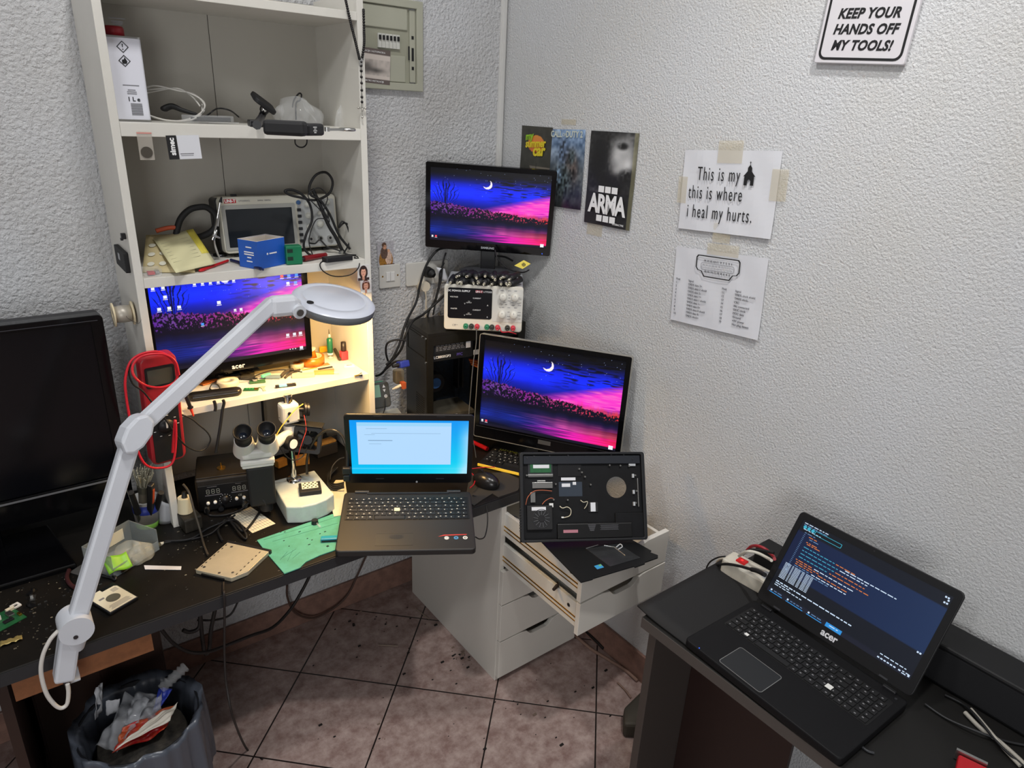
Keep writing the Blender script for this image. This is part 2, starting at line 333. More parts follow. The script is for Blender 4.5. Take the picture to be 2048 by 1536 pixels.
# drawer unit -----------------------------------------------------------------
AX, AY = -.4312, -.6567
t = thing('drawer_unit', 'white five-drawer unit under the right end of the black desk', 'drawers', V((AX+.18, AY+.29, 0)))
MT = t.matrix_world.inverted(); WD = mat('drawer_front_white', 'd0ccc4', .4); GAP = mat('drawer_shadow_gap', '1c1714', .8)
cb = B(); cb.b2((AX, AY+.001, .0), (AX+.018, AY+.58, .699)); cb.b2((AX+.342, AY+.001, 0), (AX+.36, AY+.58, .699)); cb.b2((AX+.018, AY+.572, 0), (AX+.342, AY+.58, .699)); cb.b2((AX+.018, AY+.02, 0), (AX+.342, AY+.572, .03)); cb.b2((AX+.018, AY+.02, .682), (AX+.342, AY+.572, .699))
obj('carcass', cb, WD, t, bev=.001, M=MT)
def front(z0, z1, pull):
    """drawer front with the scooped finger hold at the middle of its top edge, and its box behind"""
    h = z1-z0; W = .356; y = -pull
    top = [(-W/2, h), (-.085, h), (-.06, h-.006), (-.045, h-.022), (-.03, h-.028), (.03, h-.028), (.045, h-.022), (.06, h-.006), (.085, h), (W/2, h)]
    b = B(); b.prism([(-W/2, 0)]+[(W/2, 0)]+top[::-1], 0, .016, 0)
    f = obj('drawer', b, WD, t, bev=.001, M=MT @ T(AX+.18, AY+y, z0) @ RX(90))
    b = B(); yb = min(pull+.004, .5) if pull else .004
    if pull:
        L = .50
        for sx in (-1, 1): b.b2((sx*.168, .012, -.001-L), (sx*.156, h*.86, -.001))
        b.b2((-.156, .012, -L), (.156, .018, -.001)); b.b2((-.156, .012, -L), (.156, h*.8, -L+.012))
        k = obj('drawer_box', b, LAM, f, bev=.0008)
        r = B(); r.b2((-.1695, h*.40, -.49), (-.168, h*.44, -.008)); r.b2((-.1695, h*.28, -.49), (-.168, h*.31, -.008)); r.cyl((-.1688, h*.62, -.04), (-.168, h*.62, -.04), .006, m=1)
        obj('runner', r, [BRASS, DSTEEL], f)
    return f
front(.582, .692, .355); front(.468, .578, .357)
front(.332, .464, 0); front(.181, .328, 0); front(.022, .177, 0)

# right desk ------------------------------------------------------------------
RZ_ = .742; DKB = mat('dark_brown_desk', '4a4542', .42, mottle=.3, mscale=6)
t = thing('side_desk', 'dark brown desk along the right wall carrying the open laptop', 'desk', V((-.24, -1.9, 0))); MT = t.matrix_world.inverted()
obj('desk_top', B().b2((-.482, -2.9, RZ_-.028), (-.006, -1.288, RZ_)), mat('side_desk_top', '191817', .5, mottle=.3, mscale=6, spec=.35), t, bev=.001, M=MT)
obj('edge_band', B().b2((-.4835, -2.9, RZ_-.029), (-.482, -1.288, RZ_-.001)).b2((-.482, -1.288, RZ_-.029), (-.006, -1.2865, RZ_-.001)), mat('side_desk_band', '4a4542', .5), t, M=MT)
obj('side_panel', B().b2((-.468, -1.325, 0), (-.006, -1.303, RZ_-.028)), mat('side_desk_edge', '3f3936', .5), t, bev=.001, M=MT)
obj('side_panel', B().b2((-.44, -2.62, 0), (-.006, -2.60, RZ_-.028)), DKB, t, bev=.001, M=MT)
obj('modesty_panel', B().b2((-.30, -1.62, .0), (-.288, -1.326, .705)), mat('dark_wenge', '241512', .5), t, M=MT)

# black mat lying on the side desk, curling up at its end ---------------------
def fmat(u, v):
    x = -.474+u*.36; y = -1.262-v*.20; return V((x, y, RZ_+.0045+.016*max(0, (.35-v))**1.5*2.2))
b = B().sheet(fmat, 8, 10)
single('rubber_mat', 'thin black rubber mat with a lifting edge on the side desk end', 'mat', b, mat('rubber_mat', '111113', .75), solid=.004)

# ---------------------------------------------------------------- screens
def wallpaper(u, v):
    n = noise2(u, v, 9, 1); n1 = noise2(u*3, v*14, 6, 2); f2 = .65*noise2(u, v*.5, 170, 4)+.35*noise2(u, v, 60, 14)
    hz = .325-.05*u+.02*noise2(u, 0*v, 24, 7)
    tl = hz+.185-.12*u+.03*noise2(u, 0*v, 130, 8)+.02*noise2(u, 0*v, 30, 18)
    r = 8+0*u; g = 10+0*u; b = 46+0*u
    k = np.clip(1-np.abs(v-.68)/.27, 0, 1)*np.clip(1.15-.5*u+.5*n, 0, 1.2)
    r = r+12*k; g = g+36*k; b = b+225*k
    dark = np.clip((n1-.52)*4, 0, 1)*np.clip((u-.3)*3, 0, 1)*np.clip((v-.55)*6, 0, 1); r, g, b = r*(1-.6*dark), g*(1-.75*dark), b*(1-.75*dark)
    top = np.clip((v-.80)/.15, 0, 1); r, g, b = r*(1-.6*top), g*(1-.6*top), b*(1-.72*top)
    band = .47+.15*np.clip((u-.45)/.55, 0, 1)
    q = np.clip(1-np.abs(v-(band-.06))/(.08+.17*np.clip(u-.4, 0, 1)), 0, 1)**.75*np.clip(.40+.5*np.abs(u-.3)+1.3*np.clip(u-.42, 0, 1), 0, 1.2)*(.85+.5*n1)
    q = np.clip(q, 0, 1); q2 = np.clip(q*1.25, 0, 1); r = r*(1-q2)+(240+15*u)*q2; g = g*(1-q2)+(38+70*n1*q2)*q2; b = b*(1-q2)+(215-10*u)*q2
    fire = np.clip((u-.6)*2.2, 0, 1)*np.clip(1-np.abs(v-(tl+.012))/.045, 0, 1); r = r*(1-fire)+250*fire; g = g*(1-fire)+70*fire; b = b*(1-fire)+80*fire
    tr = (v < tl); gp = np.clip((f2-.61+.05*np.clip(.4-u, 0, .4)+.22*(np.clip((v-hz)/.17, 0, 1)-.35))*9, 0, 1)*np.clip((v-hz-.02)*30, 0, 1)*tr
    gr, gg, gb = 95+140*u, 38+30*n, 150-110*np.clip(u*1.3-.4, 0, 1)
    r = np.where(tr, 12, r); g = np.where(tr, 10, g); b = np.where(tr, 34, b)
    r = r*(1-gp)+gr*gp; g = g*(1-gp)+gg*gp; b = b*(1-gp)+gb*gp
    crown = np.clip(1-(((u-.13)/.12)**2+((v-.66)/.20)**2), 0, 1); an = np.arctan2(u-.125, v-.40); tw = (np.abs(np.sin(an*26+2.2*noise2(u, v, 22, 3)+9*(v-.4)*an)) < .55*crown**.6-.08) | ((np.abs(u-.125-.02*(v-.5)) < .006) & (v < .8) & (v > .4))
    r = np.where(tw & ~tr, r*.25, r); g = np.where(tw & ~tr, g*.25, g); b = np.where(tw & ~tr, b*.3, b)
    wtr = v < hz; st = noise2(u*2, v*46, 4, 9); pk = np.clip((u-.28)*2.5+.6*(st-.5), 0, 1)*np.clip((hz-v)*14, 0, 1); sh = np.clip((hz-v)*5, 0, 1)
    wr = (12+14*st)*(1-pk)+(215+60*st)*pk; wg = (24+34*st)*(1-pk)+(34+80*st*(v > .12))*pk; wb = (105+90*st)*(1-pk)+(150+60*st-90*np.clip(u-.7, 0, .3)*3*(v < .2))*pk
    fall = np.clip(v/.14, .25, 1)*(1-.0*u); wr, wg, wb = wr*(fall*(1-pk)+pk), wg*(fall*(1-pk)+pk), wb*(fall*(1-pk)+pk)
    r = np.where(wtr, 12*(1-sh)+wr*sh, r); g = np.where(wtr, 12*(1-sh)+wg*sh, g); b = np.where(wtr, 40*(1-sh)+wb*sh, b)
    A = 1.6; d1 = np.hypot((u-.475)*A, v-.815); d2 = np.hypot((u-.462)*A, v-.838); mo = (d1 < .062) & (d2 > .060)
    r = np.where(mo, 255, r); g = np.where(mo, 245, g); b = np.where(mo, 250, b)
    sr = np.random.RandomState(3).rand(*u.shape) > .9985; sr &= v > .6; r = np.where(sr, 170, r); g = np.where(sr, 190, g); b = np.where(sr, 240, b)
    tb = v < .028; r = np.where(tb, 22, r); g = np.where(tb, 20, g); b = np.where(tb, 40, b)
    return r, g, b
ICW = emis('icon_white', 'f4f6ff', 1); ICR = emis('icon_red', 'ff5060', 1); ICB = emis('icon_blue', '50a0ff', 1); ICO = emis('icon_orange', 'ff8a3c', 1)
WPM = vcol('wallpaper', True, 1)
def icons(parent, W, H, spots, M):
    b = B()
    for u, v, s, m in spots:
        x, y = (u-.5)*W, v*H; b.box((x, y, .0006), (s*W, s*W*.9, .0004), m)
        if s > .012: b.box((x, y-s*W*.75, .0006), (s*W*1.3, s*W*.16, .0004), 0)
    return obj('desktop_icons', b, [ICW, ICR, ICB], parent, M=M)
def monitor(name, label, M, w, h, bez, chin, dep, mframe, mback, spots, mline=None, wp=None):
    """flat screen: origin bottom centre of the front face, y up, z toward the viewer"""
    t = thing(name, label, 'monitor', M)
    b = B(); ring(b, rrect(w, h, .006, c=(0, h/2)), rrect(w-2*bez, h-bez-chin, .001, c=(0, chin+(h-bez-chin)/2)), -.018, 0)
    obj('bezel', b, mframe, t)
    obj('rear_housing', B().prism(rrect(w-.002, h-.002, .006, c=(0, h/2)), -dep*.5, -.0065).prism(rrect(w*.6, h*.6, .01, c=(0, h/2)), -dep, -dep*.5), mback, t, bev=.002)
    if mline:
        b = B(); ring(b, rrect(w+.004, h+.004, .008, c=(0, h/2)), rrect(w, h, .006, c=(0, h/2)), -.017, .0015); obj('silver_trim', b, mline, t)
    sw, sh = w-2*bez, h-bez-chin
    global WPMESH
    if wp: p = picture('screen', wp, 1, 1, 340, 230, WPM, t)
    elif 'WPMESH' not in globals(): p = picture('screen', wallpaper, 1, 1, 340, 230, WPM, t); WPMESH = p.data
    else: p = bpy.data.objects.new('screen', WPMESH); COL.objects.link(p); p.parent = t
    p.matrix_local = T(0, chin, -.004) @ MX.Diagonal((sw, sh, 1, 1))
    ms = T(0, chin, -.0035); icons(t, sw, sh, spots, ms)
    return t, sw, sh
SP0 = [(.02, .055, .014, 0), (.05, .055, .016, 1), (.965, .03, .03, 0)]
# top monitor on the bench supply
MS = pose((-.178, -.178, 1.399), -39.8, 96.5, -1.4)
t, sw, sh = monitor('desktop_monitor', 'black monitor with sunset lake wallpaper on top of the bench power supply', MS, .434, .288, .016, .027, .05, GLOSS, BLK, SP0)
text('maker_name', 'SAMSUNG', .010, LGREY, t, T(0, .009, .0006), bold=.0003)
text('signature', '© Dominic Kamp Koller', .010, ICW, t, T(-.14, .052, -.003), shear=.3) if 0 else None
obj('power_light', B().cyl((.19, .007, 0), (.19, .007, .0008), .0015), emis('blue_led', '3060ff', 2), t)
# second, leaning at the right wall
MS2 = pose((-.208, -.578, .809), -58.9, 83.6, .5)
t, sw, sh = monitor('widescreen_monitor', 'silver-edged monitor with sunset lake wallpaper standing by the keyboard', MS2, .512, .358, .017, .044, .05, GLOSS, BLK, SP0, mat('silver_trim', 'b5b2aa', .3, .7))
obj('badge', B().b2((-.022, .018, 0), (.022, .032, .001)), mat('badge_grey', '4c4c4e', .4), t)
obj('chin_line', B().b2((-.25, .037, 0), (.25, .0385, .0006)), DRK, t)
IV_ = MS2.inverted(); FB = MX.Translation((-.144, -.540, DT+.0008)) @ RZ(-58.9)
obj('foot', B().b2((-.10, 0, 0), (.05, .085, .006)).b2((-.045, .0, .006), (.005, .022, .19)), BLK, t, bev=.002, M=IV_ @ FB)
# monitor in the shelf
MS3 = MX.Translation((-1.047, -.168, 1.118)) @ RX(90)
SP3 = [(.03, .965, .02, 0), (.09, .965, .02, 0), (.095, .86, .022, 0), (.05, .73, .022, 0), (.11, .73, .022, 0), (.17, .73, .022, 0), (.42, .73, .024, 0), (.30, .50, .018, 2), (.52, .62, .016, 0), (.56, .62, .018, 0),
       (.28, .97, .018, 0), (.33, .97, .018, 0), (.38, .97, .018, 0), (.43, .97, .018, 0), (.48, .97, .018, 0), (.53, .97, .018, 0), (.86, .965, .022, 1), (.91, .965, .022, 2), (.965, .965, .022, 2), (.90, .87, .022, 0), (.955, .87, .022, 2),
       (.87, .22, .022, 0), (.92, .22, .022, 0), (.965, .22, .024, 0), (.88, .03, .008, 0), (.90, .03, .008, 0), (.92, .03, .008, 0), (.965, .03, .024, 0)]
t, sw, sh = monitor('shelf_monitor', 'black monitor full of desktop icons inside the white bookshelf', MS3, .446, .288, .017, .030, .06, GLOSS, BLK, SP3, None, lambda u, v: wallpaper(u, v*.79))
text('maker_name', 'acer', .020, mat('silver_print', 'c8c8cc', .4), t, T(.0, .007, .0006), bold=.0004, sp=1.05)
st = B(); st.b2((-.08, -.037, -.13), (.08, -.030, -.055)); st.b2((-.04, -.031, -.085), (.04, .10, -.06)); obj('foot', st, GLOSS, t, bev=.004)

# old flat tv at the left -------------------------------------------------------
TV = MX.Translation((-1.735, -.20, .811)) @ RX(91.5)
t = thing('television', 'large switched-off black television standing on the left of the desk', 'television', TV)
W_, H_ = .73, .530
b = B(); ring(b, rrect(W_, H_, .012, c=(0, H_/2)), rrect(W_-.055, H_-.10, .002, c=(0, H_/2+.03)), -.03, 0); obj('bezel', b, GLOSS, t, bev=.002)
obj('screen', B().b2((-W_/2+.027, .082, -.012), (W_/2-.027, H_-.02, -.006)), mat('dead_screen', '04050a', .18), t)
obj('rear_housing', B().prism(rrect(W_-.004, H_-.004, .012, c=(0, H_/2)), -.06, -.0125), BLK, t)
obj('trim_line', B().b2((-W_/2+.01, .070, 0), (W_/2-.004, .075, .0012)), mat('silver_line', '8e8e92', .3, .6), t)
obj('top_line', B().b2((-W_/2+.01, H_-.014, 0), (W_/2-.012, H_-.0125, .001)), mat('grey_line', '4a4a50', .3, .4), t)
obj('stand', B().prism([(-.2, -.15), (.2, -.15), (.16, .08), (-.16, .08)], -.0735, -.058, M=RX(-90)).b2((-.06, -.06, -.05), (.06, .1, -.02)), GLOSS, t, bev=.004)
bb = B().tube([at(0, 1130, 'z', DT+.006), at(118, 1098, 'z', DT+.006)], .0022, smooth=False)
obj('stand_trim', bb, mat('silver_line', '8e8e92', .3, .6), t, M=t.matrix_world.inverted())
# ---------------------------------------------------------------- things on the upper shelf
z1, z2, z3 = zt[1], zt[2], zt[3]
# solvent can
b_ = at(290.5, 251, 'y', -.215); W_ = .080; M = MX.Translation((max(b_.x-W_/2, XL+.0200+W_/2), -.215+.052, z1+.0005)); H_ = at(270, 77, 'y', -.215).z-z1
t = thing('solvent_can', 'white one-litre metal can with red screw cap at the end of the top shelf', 'can', M)
obj('body', B().prism(rrect(W_, .10, .008), 0, H_), mat('can_white', 'dfe0ea', .3), t, bev=.002)
for zz in (.0005, H_-.001): b = B(); ring(b, rrect(W_+.002, .102, .008), rrect(W_-.004, .096, .006), zz, zz+.0035); obj('rim', b, STEEL, t)
obj('screw_cap', B().lathe([(0, 0), (.021, 0), (.021, .018), (.019, .023), (0, .023)]), mat('cap_red', '8e1420', .4), t, M=T(-.008, -.02, H_))
MF = frame((0, -.0506, 0), (1, 0, 0), (0, 0, 1))
def diamond(c, s):
    b = B(); P = [(0, s), (-s, 0), (0, -s), (s, 0)]; ring(b, [(x+c[0], y+c[1]) for x, y in P], [(x*.84+c[0], y*.84+c[1]) for x, y in P], 0, .0004); return b
b = diamond((.0, .158), .0125); b.prism([(-.0012, .164), (.0012, .164), (.0006, .157), (-.0006, .157)], 0, .0004); b.cyl((0, .153, 0), (0, .153, .0004), .0012)
obj('hazard_sign', b, INK, t, M=MF)
b = diamond((.0, .129), .0125); b.prism([(-.004, .123), (.004, .123), (.0055, .128), (.003, .133), (.001, .137), (-.001, .132), (-.005, .131), (-.0055, .127)], 0, .0004); obj('hazard_sign', b, INK, t, M=MF)
text('volume_mark', '1 L e', .013, INK, t, MF @ T(.008, .044, 0), bold=.0003)
b = B()
for i in range(14): b.box((.012-.0, .014+i*.0019, 0), (.024, (.0007, .0013, .001)[i % 3], .0005))
for i, (w_, y) in enumerate(((.035, .215), (.024, .209), (.024, .206), (.02, .203), (.034, .078), (.016, .068), (.02, .064), (.02, .060))): b.box((-.004 if y > .1 else .006, y, 0), (w_, .0016, .0005))
obj('small_print', b, GREYINK, t, M=MF)

# coil of pale cable, black lead
def coil(cx, cy, z, rx, rz, turns, r, jit, tilt=0, seed=1):
    rs = random.Random(seed); P = []
    for i in range(turns*10+1):
        a = 2*math.pi*i/10; k = 1+rs.uniform(-jit, jit)
        P.append(V((cx+rx*k*math.cos(a), cy+rs.uniform(-.02, .02)+tilt*math.sin(a), z+rz*(1+math.sin(a))*k*.5+.003)))
    return P
c = at(345, 235, 'y', -.17)
single('network_cable', 'coil of pale grey thin cable beside the white can', 'cable', B().tube(coil(c.x, -.16, z1, .075, .075, 4, .0022, .10, .03, 3), .0020), mat('pale_cable', 'b9b6b0', .5))
c = at(345, 216, 'y', -.12)
b = B().tube([c+V((-.018, 0, -.002)), c+V((.0, 0, .004)), c+V((.02, -.01, -.004)), c+V((.055, -.02, -.014))], lambda q: .006*(1-q)**.5+.0022); b.ball(tuple(c+V((-.018, 0, -.002))), .009, sc=(1.2, 1, .8))
single('jack_plug', 'black moulded plug resting on the pale cable coil', 'plug', b, RUB)
b = B().tube([at(405, 237, 'z', z1+.004), at(418, 228, 'y', -.2), at(436, 217, 'y', -.18), at(462, 222, 'y', -.18), at(485, 240, 'z', z1+.004), at(500, 243, 'z', z1+.004)], .002)
single('thin_lead', 'thin black lead arching over the clear plastic pack', 'cable', b, RUB)
# clamshell pack
M, L = lay((378, 246), (480, 248), z1+.001)
t = thing('clear_pack', 'clear plastic clamshell pack with black inserts on the top shelf', 'pack', M)
obj('shell', B().prism(rrect(L, .07, .01, c=(0, .03)), 0, .004).prism(rrect(L*.86, .05, .008, c=(0, .03)), .004, .018), CLEAR, t, bev=.002)
obj('insert', B().box((.01, .02, .009), (L*.6, .018, .01)).box((.0, .045, .008), (L*.5, .014, .009)), BLKM, t, bev=.001)
# phone/tablet clamp holder lying on shelf with bent head
A = lambda px, py, y: at(px, py, 'y', y)
t = thing('clip_holder', 'black clip-on phone holder with tilted jaw in the middle of the top shelf', 'holder', at(560, 258, 'z', z1))
IV = t.matrix_world.inverted()
b = B(); p0, p1 = A(505, 190, -.17), A(548, 222, -.17); M = frame((p0+p1)/2, p1-p0, V((0, 1, .4)))
obj('jaw', B().prism(rrect((p1-p0).length, .07, .014), -.006, .006), BLKM, t, bev=.003, M=IV @ M)
b = B().tube([A(530, 218, -.16), A(523, 234, -.165), at(514, 250, 'z', z1+.014)], .009, smooth=False); b.ball(tuple(A(529, 219, -.16)), .013); obj('arm', b, BLK, t, M=IV)
obj('ball_screw', B().ball(tuple(A(528, 219, -.185)), .007), CHROME, t, M=IV)
p = at(520, 254, 'z', z1); obj('clamp_foot', B().prism([(-.03, -.02), (.03, -.02), (.018, .03), (-.02, .03)], 0, .016), BLK, t, bev=.003, M=IV @ MX.Translation(p))
p0, p1 = at(530, 254, 'z', z1+.014), at(612, 258, 'z', z1+.014); obj('bar', B().box((0, 0, 0), ((p1-p0).length, .03, .026)), BLKM, t, bev=.006, M=IV @ frame((p0+p1)/2, p1-p0, V((0, 1, 0))))
p0, p1 = at(606, 259, 'z', z1+.012), at(640, 259, 'z', z1+.012)
b = B().box((0, 0, 0), ((p1-p0).length, .024, .022)); t2 = single('grip_handle', 'black moulded grip with white marks lying right of the clip holder', 'grip', b, BLK, frame((p0+p1)/2, p1-p0, V((0, 1, 0))), bev=.005)
b = B()
for i in range(4): b.box((-.005+.0*i, -.0124, -.005+i*.0032), (.010 if i % 2 else .006, .0004, .0012))
obj('print', b, WHT, t2)
# steel ring tool
p0, p1 = at(648, 259, 'z', z1+.006), at(703, 259, 'z', z1+.006); L = (p1-p0).length
b = B().torus((L/2-.016, 0, 0), .016, .0035, seg=24); b.box((-.012, 0, 0), (L-.04, .012, .005)); b.cyl((-L/2+.01, 0, -.004), (-L/2+.01, 0, .005), .006)
single('ring_spanner', 'steel ring tool at the right end of the top shelf', 'tool', b, STEEL, frame((p0+p1)/2, p1-p0, V((0, 1, 0))))
# crumpled clear bags
def bag(name, label, cat, c, rx, ry, rz, seed, m, group=None, rad=.35):
    rs = np.random.RandomState(seed); ph = rs.rand(12)*6.28
    def f(u, v):
        a = 2*math.pi*u; th = math.pi*.5*v; k = 1+rad*(.5*math.sin(3*a+ph[0]+4*v)+.35*math.sin(7*a+ph[1]-6*v)+.25*math.sin(11*a+ph[2]+9*v))*(.4+.6*v)
        return V((rx*k*math.cos(a)*math.cos(th)+.02*rx*math.sin(9*v), ry*k*math.sin(a)*math.cos(th), rz*math.sin(th)*(1+.25*math.sin(2*a+ph[3]))))
    return single(name, label, cat, B().sheet(f, 40, 14), m, V(c), group)
c = at(590, 250, 'z', z1); bag('plastic_bag', 'crumpled clear plastic bag behind the black clip holder', 'bag', (c.x, -.14, z1+.001), .060, .045, .060, 2, CLEAR, rad=.7)
c = at(648, 250, 'z', z1); bag('plastic_bag', 'small crumpled clear bag near the right panel of the top shelf', 'bag', (c.x, -.16, z1), .022, .02, .05, 5, CLEAR)
b = B().torus((0, 0, 0), .014, .0022, RY(90) @ RX(90) @ MX.Diagonal((1, 1.6, 1, 1))); c = A(596, 196, -.1)
single('cable_loop', 'small black cable loop sticking up from the clear bag', 'cable', B().tube([at(585, 215, 'y', -.1), at(588, 200, 'y', -.1), at(598, 187, 'y', -.1), at(603, 190, 'y', -.1), at(600, 200, 'y', -.1), at(592, 208, 'y', -.1), at(592, 240, 'y', -.1)], .0022), RUB)
b = B().tube([at(590, 279, 'y', -.25), at(591, 288, 'y', -.25), at(598, 294, 'y', -.25), at(607, 294, 'y', -.25), at(613, 288, 'y', -.25), at(614, 279, 'y', -.25)], .0018)
single('cable_loop', 'thin black cable loop hanging under the top shelf', 'cable', b, RUB)

# rosary hanging over the right panel
BEAD = mat('bead_black', '120e0d', .35)
t = thing('rosary', 'black bead rosary with a silver cross hanging on the right shelf panel', 'rosary', at(722, 120, 'y', -.30)); IV = t.matrix_world.inverted()
def strand(pts, n, r, y): return [p for p in (spline([at(*q, 'y', y) for q in pts], max(2, n//(len(pts)-1))))]
cord = []
for pts, n, y in (([(690, -6), (700, 40), (710, 80), (719, 118)], 33, -.296), ([(727, 20), (728, 60), (728, 90), (723, 124)], 26, -.29), ([(722, 124), (723, 160), (724, 204)], 15, -.296)):
    P = strand(pts, n, 0, y); cord.append(P)
    for i, p in enumerate(P):
        if i % 2 == 0 or n > 20: obj('bead', B().ball((0, 0, 0), .0037), BEAD, t, M=IV @ MX.Translation(p))
b = B()
for P in cord: b.tube(P, .0008, smooth=False, seg=5)
obj('cord', b, BEAD, t, M=IV)
p = at(722, 124, 'y', -.297); obj('medal', B().prism(rrect(.011, .018, .005), -.0008, .0008), STEEL, t, M=IV @ WALLB(p.x, p.z, .297))
p = at(724, 221, 'y', -.296); b = B(); b.box((0, 0, 0), (.004, .034, .0025)); b.box((0, .006, 0), (.020, .004, .0025)); b.ball((0, -.017, 0), .003); b.ball((.0105, .006, 0), .003); b.ball((-.0105, .006, 0), .003); b.ball((0, .002, .002), .003, sc=(.6, 1.6, .6))
obj('cross', b, mat('silver', 'c9c6bd', .3, 1), t, bev=.0006, M=IV @ WALLB(p.x, p.z, .296))

# bag with coin, label strip on shelf edge
yf = -DEP-.001
p0, p1 = at(272, 262, 'y', yf), at(310, 320, 'y', yf); w_ = p1.x-p0.x; h_ = p0.z-p1.z
t = thing('coin_bag', 'tiny clear zip bag with a dark coin taped to the shelf front', 'bag', WALLB((p0.x+p1.x)/2, p1.z, -yf))
obj('pouch', B().box((0, h_/2, .0008), (w_, h_, .001)), mat('zip_bag', 'd8d0c4', .2, alpha=.25), t)
obj('zip_strip', B().box((0, h_-.004, .0015), (w_, .0022, .0008)), mat('zip_red', 'd08078', .5), t)
obj('coin', B().cyl((0, .017, .0015), (0, .017, .003), .0125, seg=28), mat('coin_grey', '5d574f', .4, .6), t)
p0, p1 = at(342, 270, 'y', yf), at(396, 318, 'y', yf)
t = thing('swing_tag', 'black and white product tag stuck to the shelf front', 'tag', WALLB((p0.x+p1.x)/2, p1.z, -yf) @ RZ(2)); w_, h_ = .072, p0.z-p1.z
obj('card', B().box((.011, h_/2, .0008), (w_-.022, h_, .001)), PAPER, t); obj('band', B().box((-w_/2+.010, h_/2, .0008), (.022, h_, .0011)), INK, t)
text('band_print', 'simec', .017, WHT, t, T(-w_/2+.015, h_/2+.002, .0014) @ RZ(90), bold=.0006)
b = B(); b.box((.004, .012, .0014), (.03, .002, .0004)); b.box((.004, .008, .0014), (.028, .0012, .0004)); obj('small_print', b, GREYINK, t)

# ---------------------------------------------------------------- things on the middle shelf
# oscilloscope
M = MX.Translation((-.870, -.128, z2+.0128)) @ RX(85); OW, OH = .336, .153
t = thing('oscilloscope', 'cream bench oscilloscope with dark screen in the middle shelf', 'oscilloscope', M)
OSC = mat('scope_cream', 'c2bfb2', .45)
obj('case', B().prism(rrect(OW, OH, .012, c=(0, OH/2)), -.085, 0), OSC, t, bev=.003)
obj('rear_case', B().prism(rrect(OW+.008, OH-.004, .01, c=(0, OH/2)), -.09, -.03), BLK, t)
b = B(); ring(b, rrect(.205, .122, .004, c=(-.062, .070)), rrect(.186, .104, .002, c=(-.062, .068)), 0, .003); obj('screen_frame', b, mat('scope_trim', '9b9b96', .4), t)
obj('screen', B().box((-.062, .068, .0008), (.186, .104, .001)), mat('scope_glass', '23272b', .15), t)
obj('panel', B().prism(rrect(.112, .136, .006, c=(.105, .072)), 0, .002), mat('scope_panel', 'a6a8a8', .45), t)
text('maker_badge', 'UNI-T', .011, WHT, t, T(-.139, .1385, .0008), bold=.0004); obj('badge', B().box((-.139, .142, .0003), (.032, .011, .0004)), RED, t)
text('model_print', 'UTD2052CL', .006, GREYINK, t, T(-.10, .1395, .0004)); text('model_print', '50MHz  500MS/s', .0055, GREYINK, t, T(-.045, .1395, .0004))
for i in range(6): obj('soft_key', B().box((.052, .022+i*.0178, .003), (.011, .0085, .005)), DRK, t, bev=.001)
obj('power_button', B().cyl((.052, .132, 0), (.052, .132, .005), .006), mat('blue_button', '3b5a86', .4), t)
for x, y, r in ((.078, .126, .009), (.078, .094, .009), (.112, .068, .010), (.078, .062, .008), (.112, .100, .006), (.140, .100, .007), (.140, .13, .007), (.105, .13, .006)): obj('dial', B().lathe([(r, 0), (r*.92, .010), (0, .011)], T(x, y, .001)), mat('dial_grey', 'bcbcb4', .4), t)
for x, y in ((.078, .026), (.108, .026), (.138, .026)): obj('bnc_socket', B().cyl((x, y, 0), (x, y, .010), .007, seg=16).cyl((x, y, .010), (x, y, .0105), .004, m=1), [STEEL, BLKM], t)
obj('foot', B().b2((-.14, -.001, -.01), (-.12, .004, 0)).b2((.12, -.001, -.01), (.14, .004, 0)), BLK, t, M=T(0, -.009, -.01))
obj('handle_clip', B().box((-.122, OH+.004, -.02), (.014, .006, .012)), BLK, t)

# cable bundle in front of oscilloscope
Y = -.20
def cable(name, label, pts, r, m, cat='cable', seg=8, ends=None):
    P = [at(q[0], q[1], 'y', q[2]) if len(q) == 3 else at(q[0], q[1], 'z', q[3]) for q in pts]
    rr = r if not callable(r) else .005
    for p in P:
        if XL < p.x < XR and -DEP-rr < p.y < 0 and z2-.08 < p.z < z2+rr+.001: p.z = z2+rr+.001
    b = B().tube(P, r, seg=seg); return single(name, label, cat, b, m)
cable('probe_cable', 'thick black cable looped upright over the oscilloscope knobs', [(700, 498, -.2), (678, 470, -.2), (660, 430, -.2), (640, 400, -.2), (622, 390, -.2), (619, 372, -.19), (632, 350, -.185), (652, 345, -.18), (665, 362, -.18), (660, 385, -.18), (640, 398, -.19), (622, 400, -.2), (605, 396, -.2), (580, 390, -.2), (570, 382, -.2), (585, 380, -.2), (605, 390, -.2), (620, 410, -.2), (624, 440, -.2), (612, 470, -.2), (608, 495, -.2), (625, 515, -.21), (650, 520, -.21)], .0036, RUB)
cable('probe_cable', 'thin black cable in wide loops beside the thick one', [(626, 512, -.22), (618, 480, -.22), (632, 440, -.22), (655, 437, -.22), (648, 420, -.215), (655, 395, -.21), (640, 376, -.21), (622, 383, -.21), (617, 395, -.21), (640, 420, -.22), (658, 445, -.22), (655, 425, -.22)], .0016, RUB)
cable('probe_cable', 'black cable loop rising near the right panel of the middle shelf', [(690, 510, -.18), (700, 480, -.18), (694, 452, -.18), (684, 443, -.18), (678, 455, -.18), (690, 446, -.175), (708, 460, -.18), (711, 485, -.18), (703, 508, -.19)], .0024, RUB)
cable('probe_cable', 'heavy black cable running down beside the scope knobs', [(625, 378, -.19), (640, 410, -.195), (657, 450, -.2), (672, 475, -.2), (684, 500, -.2), (690, 512, -.2)], .0055, RUB)
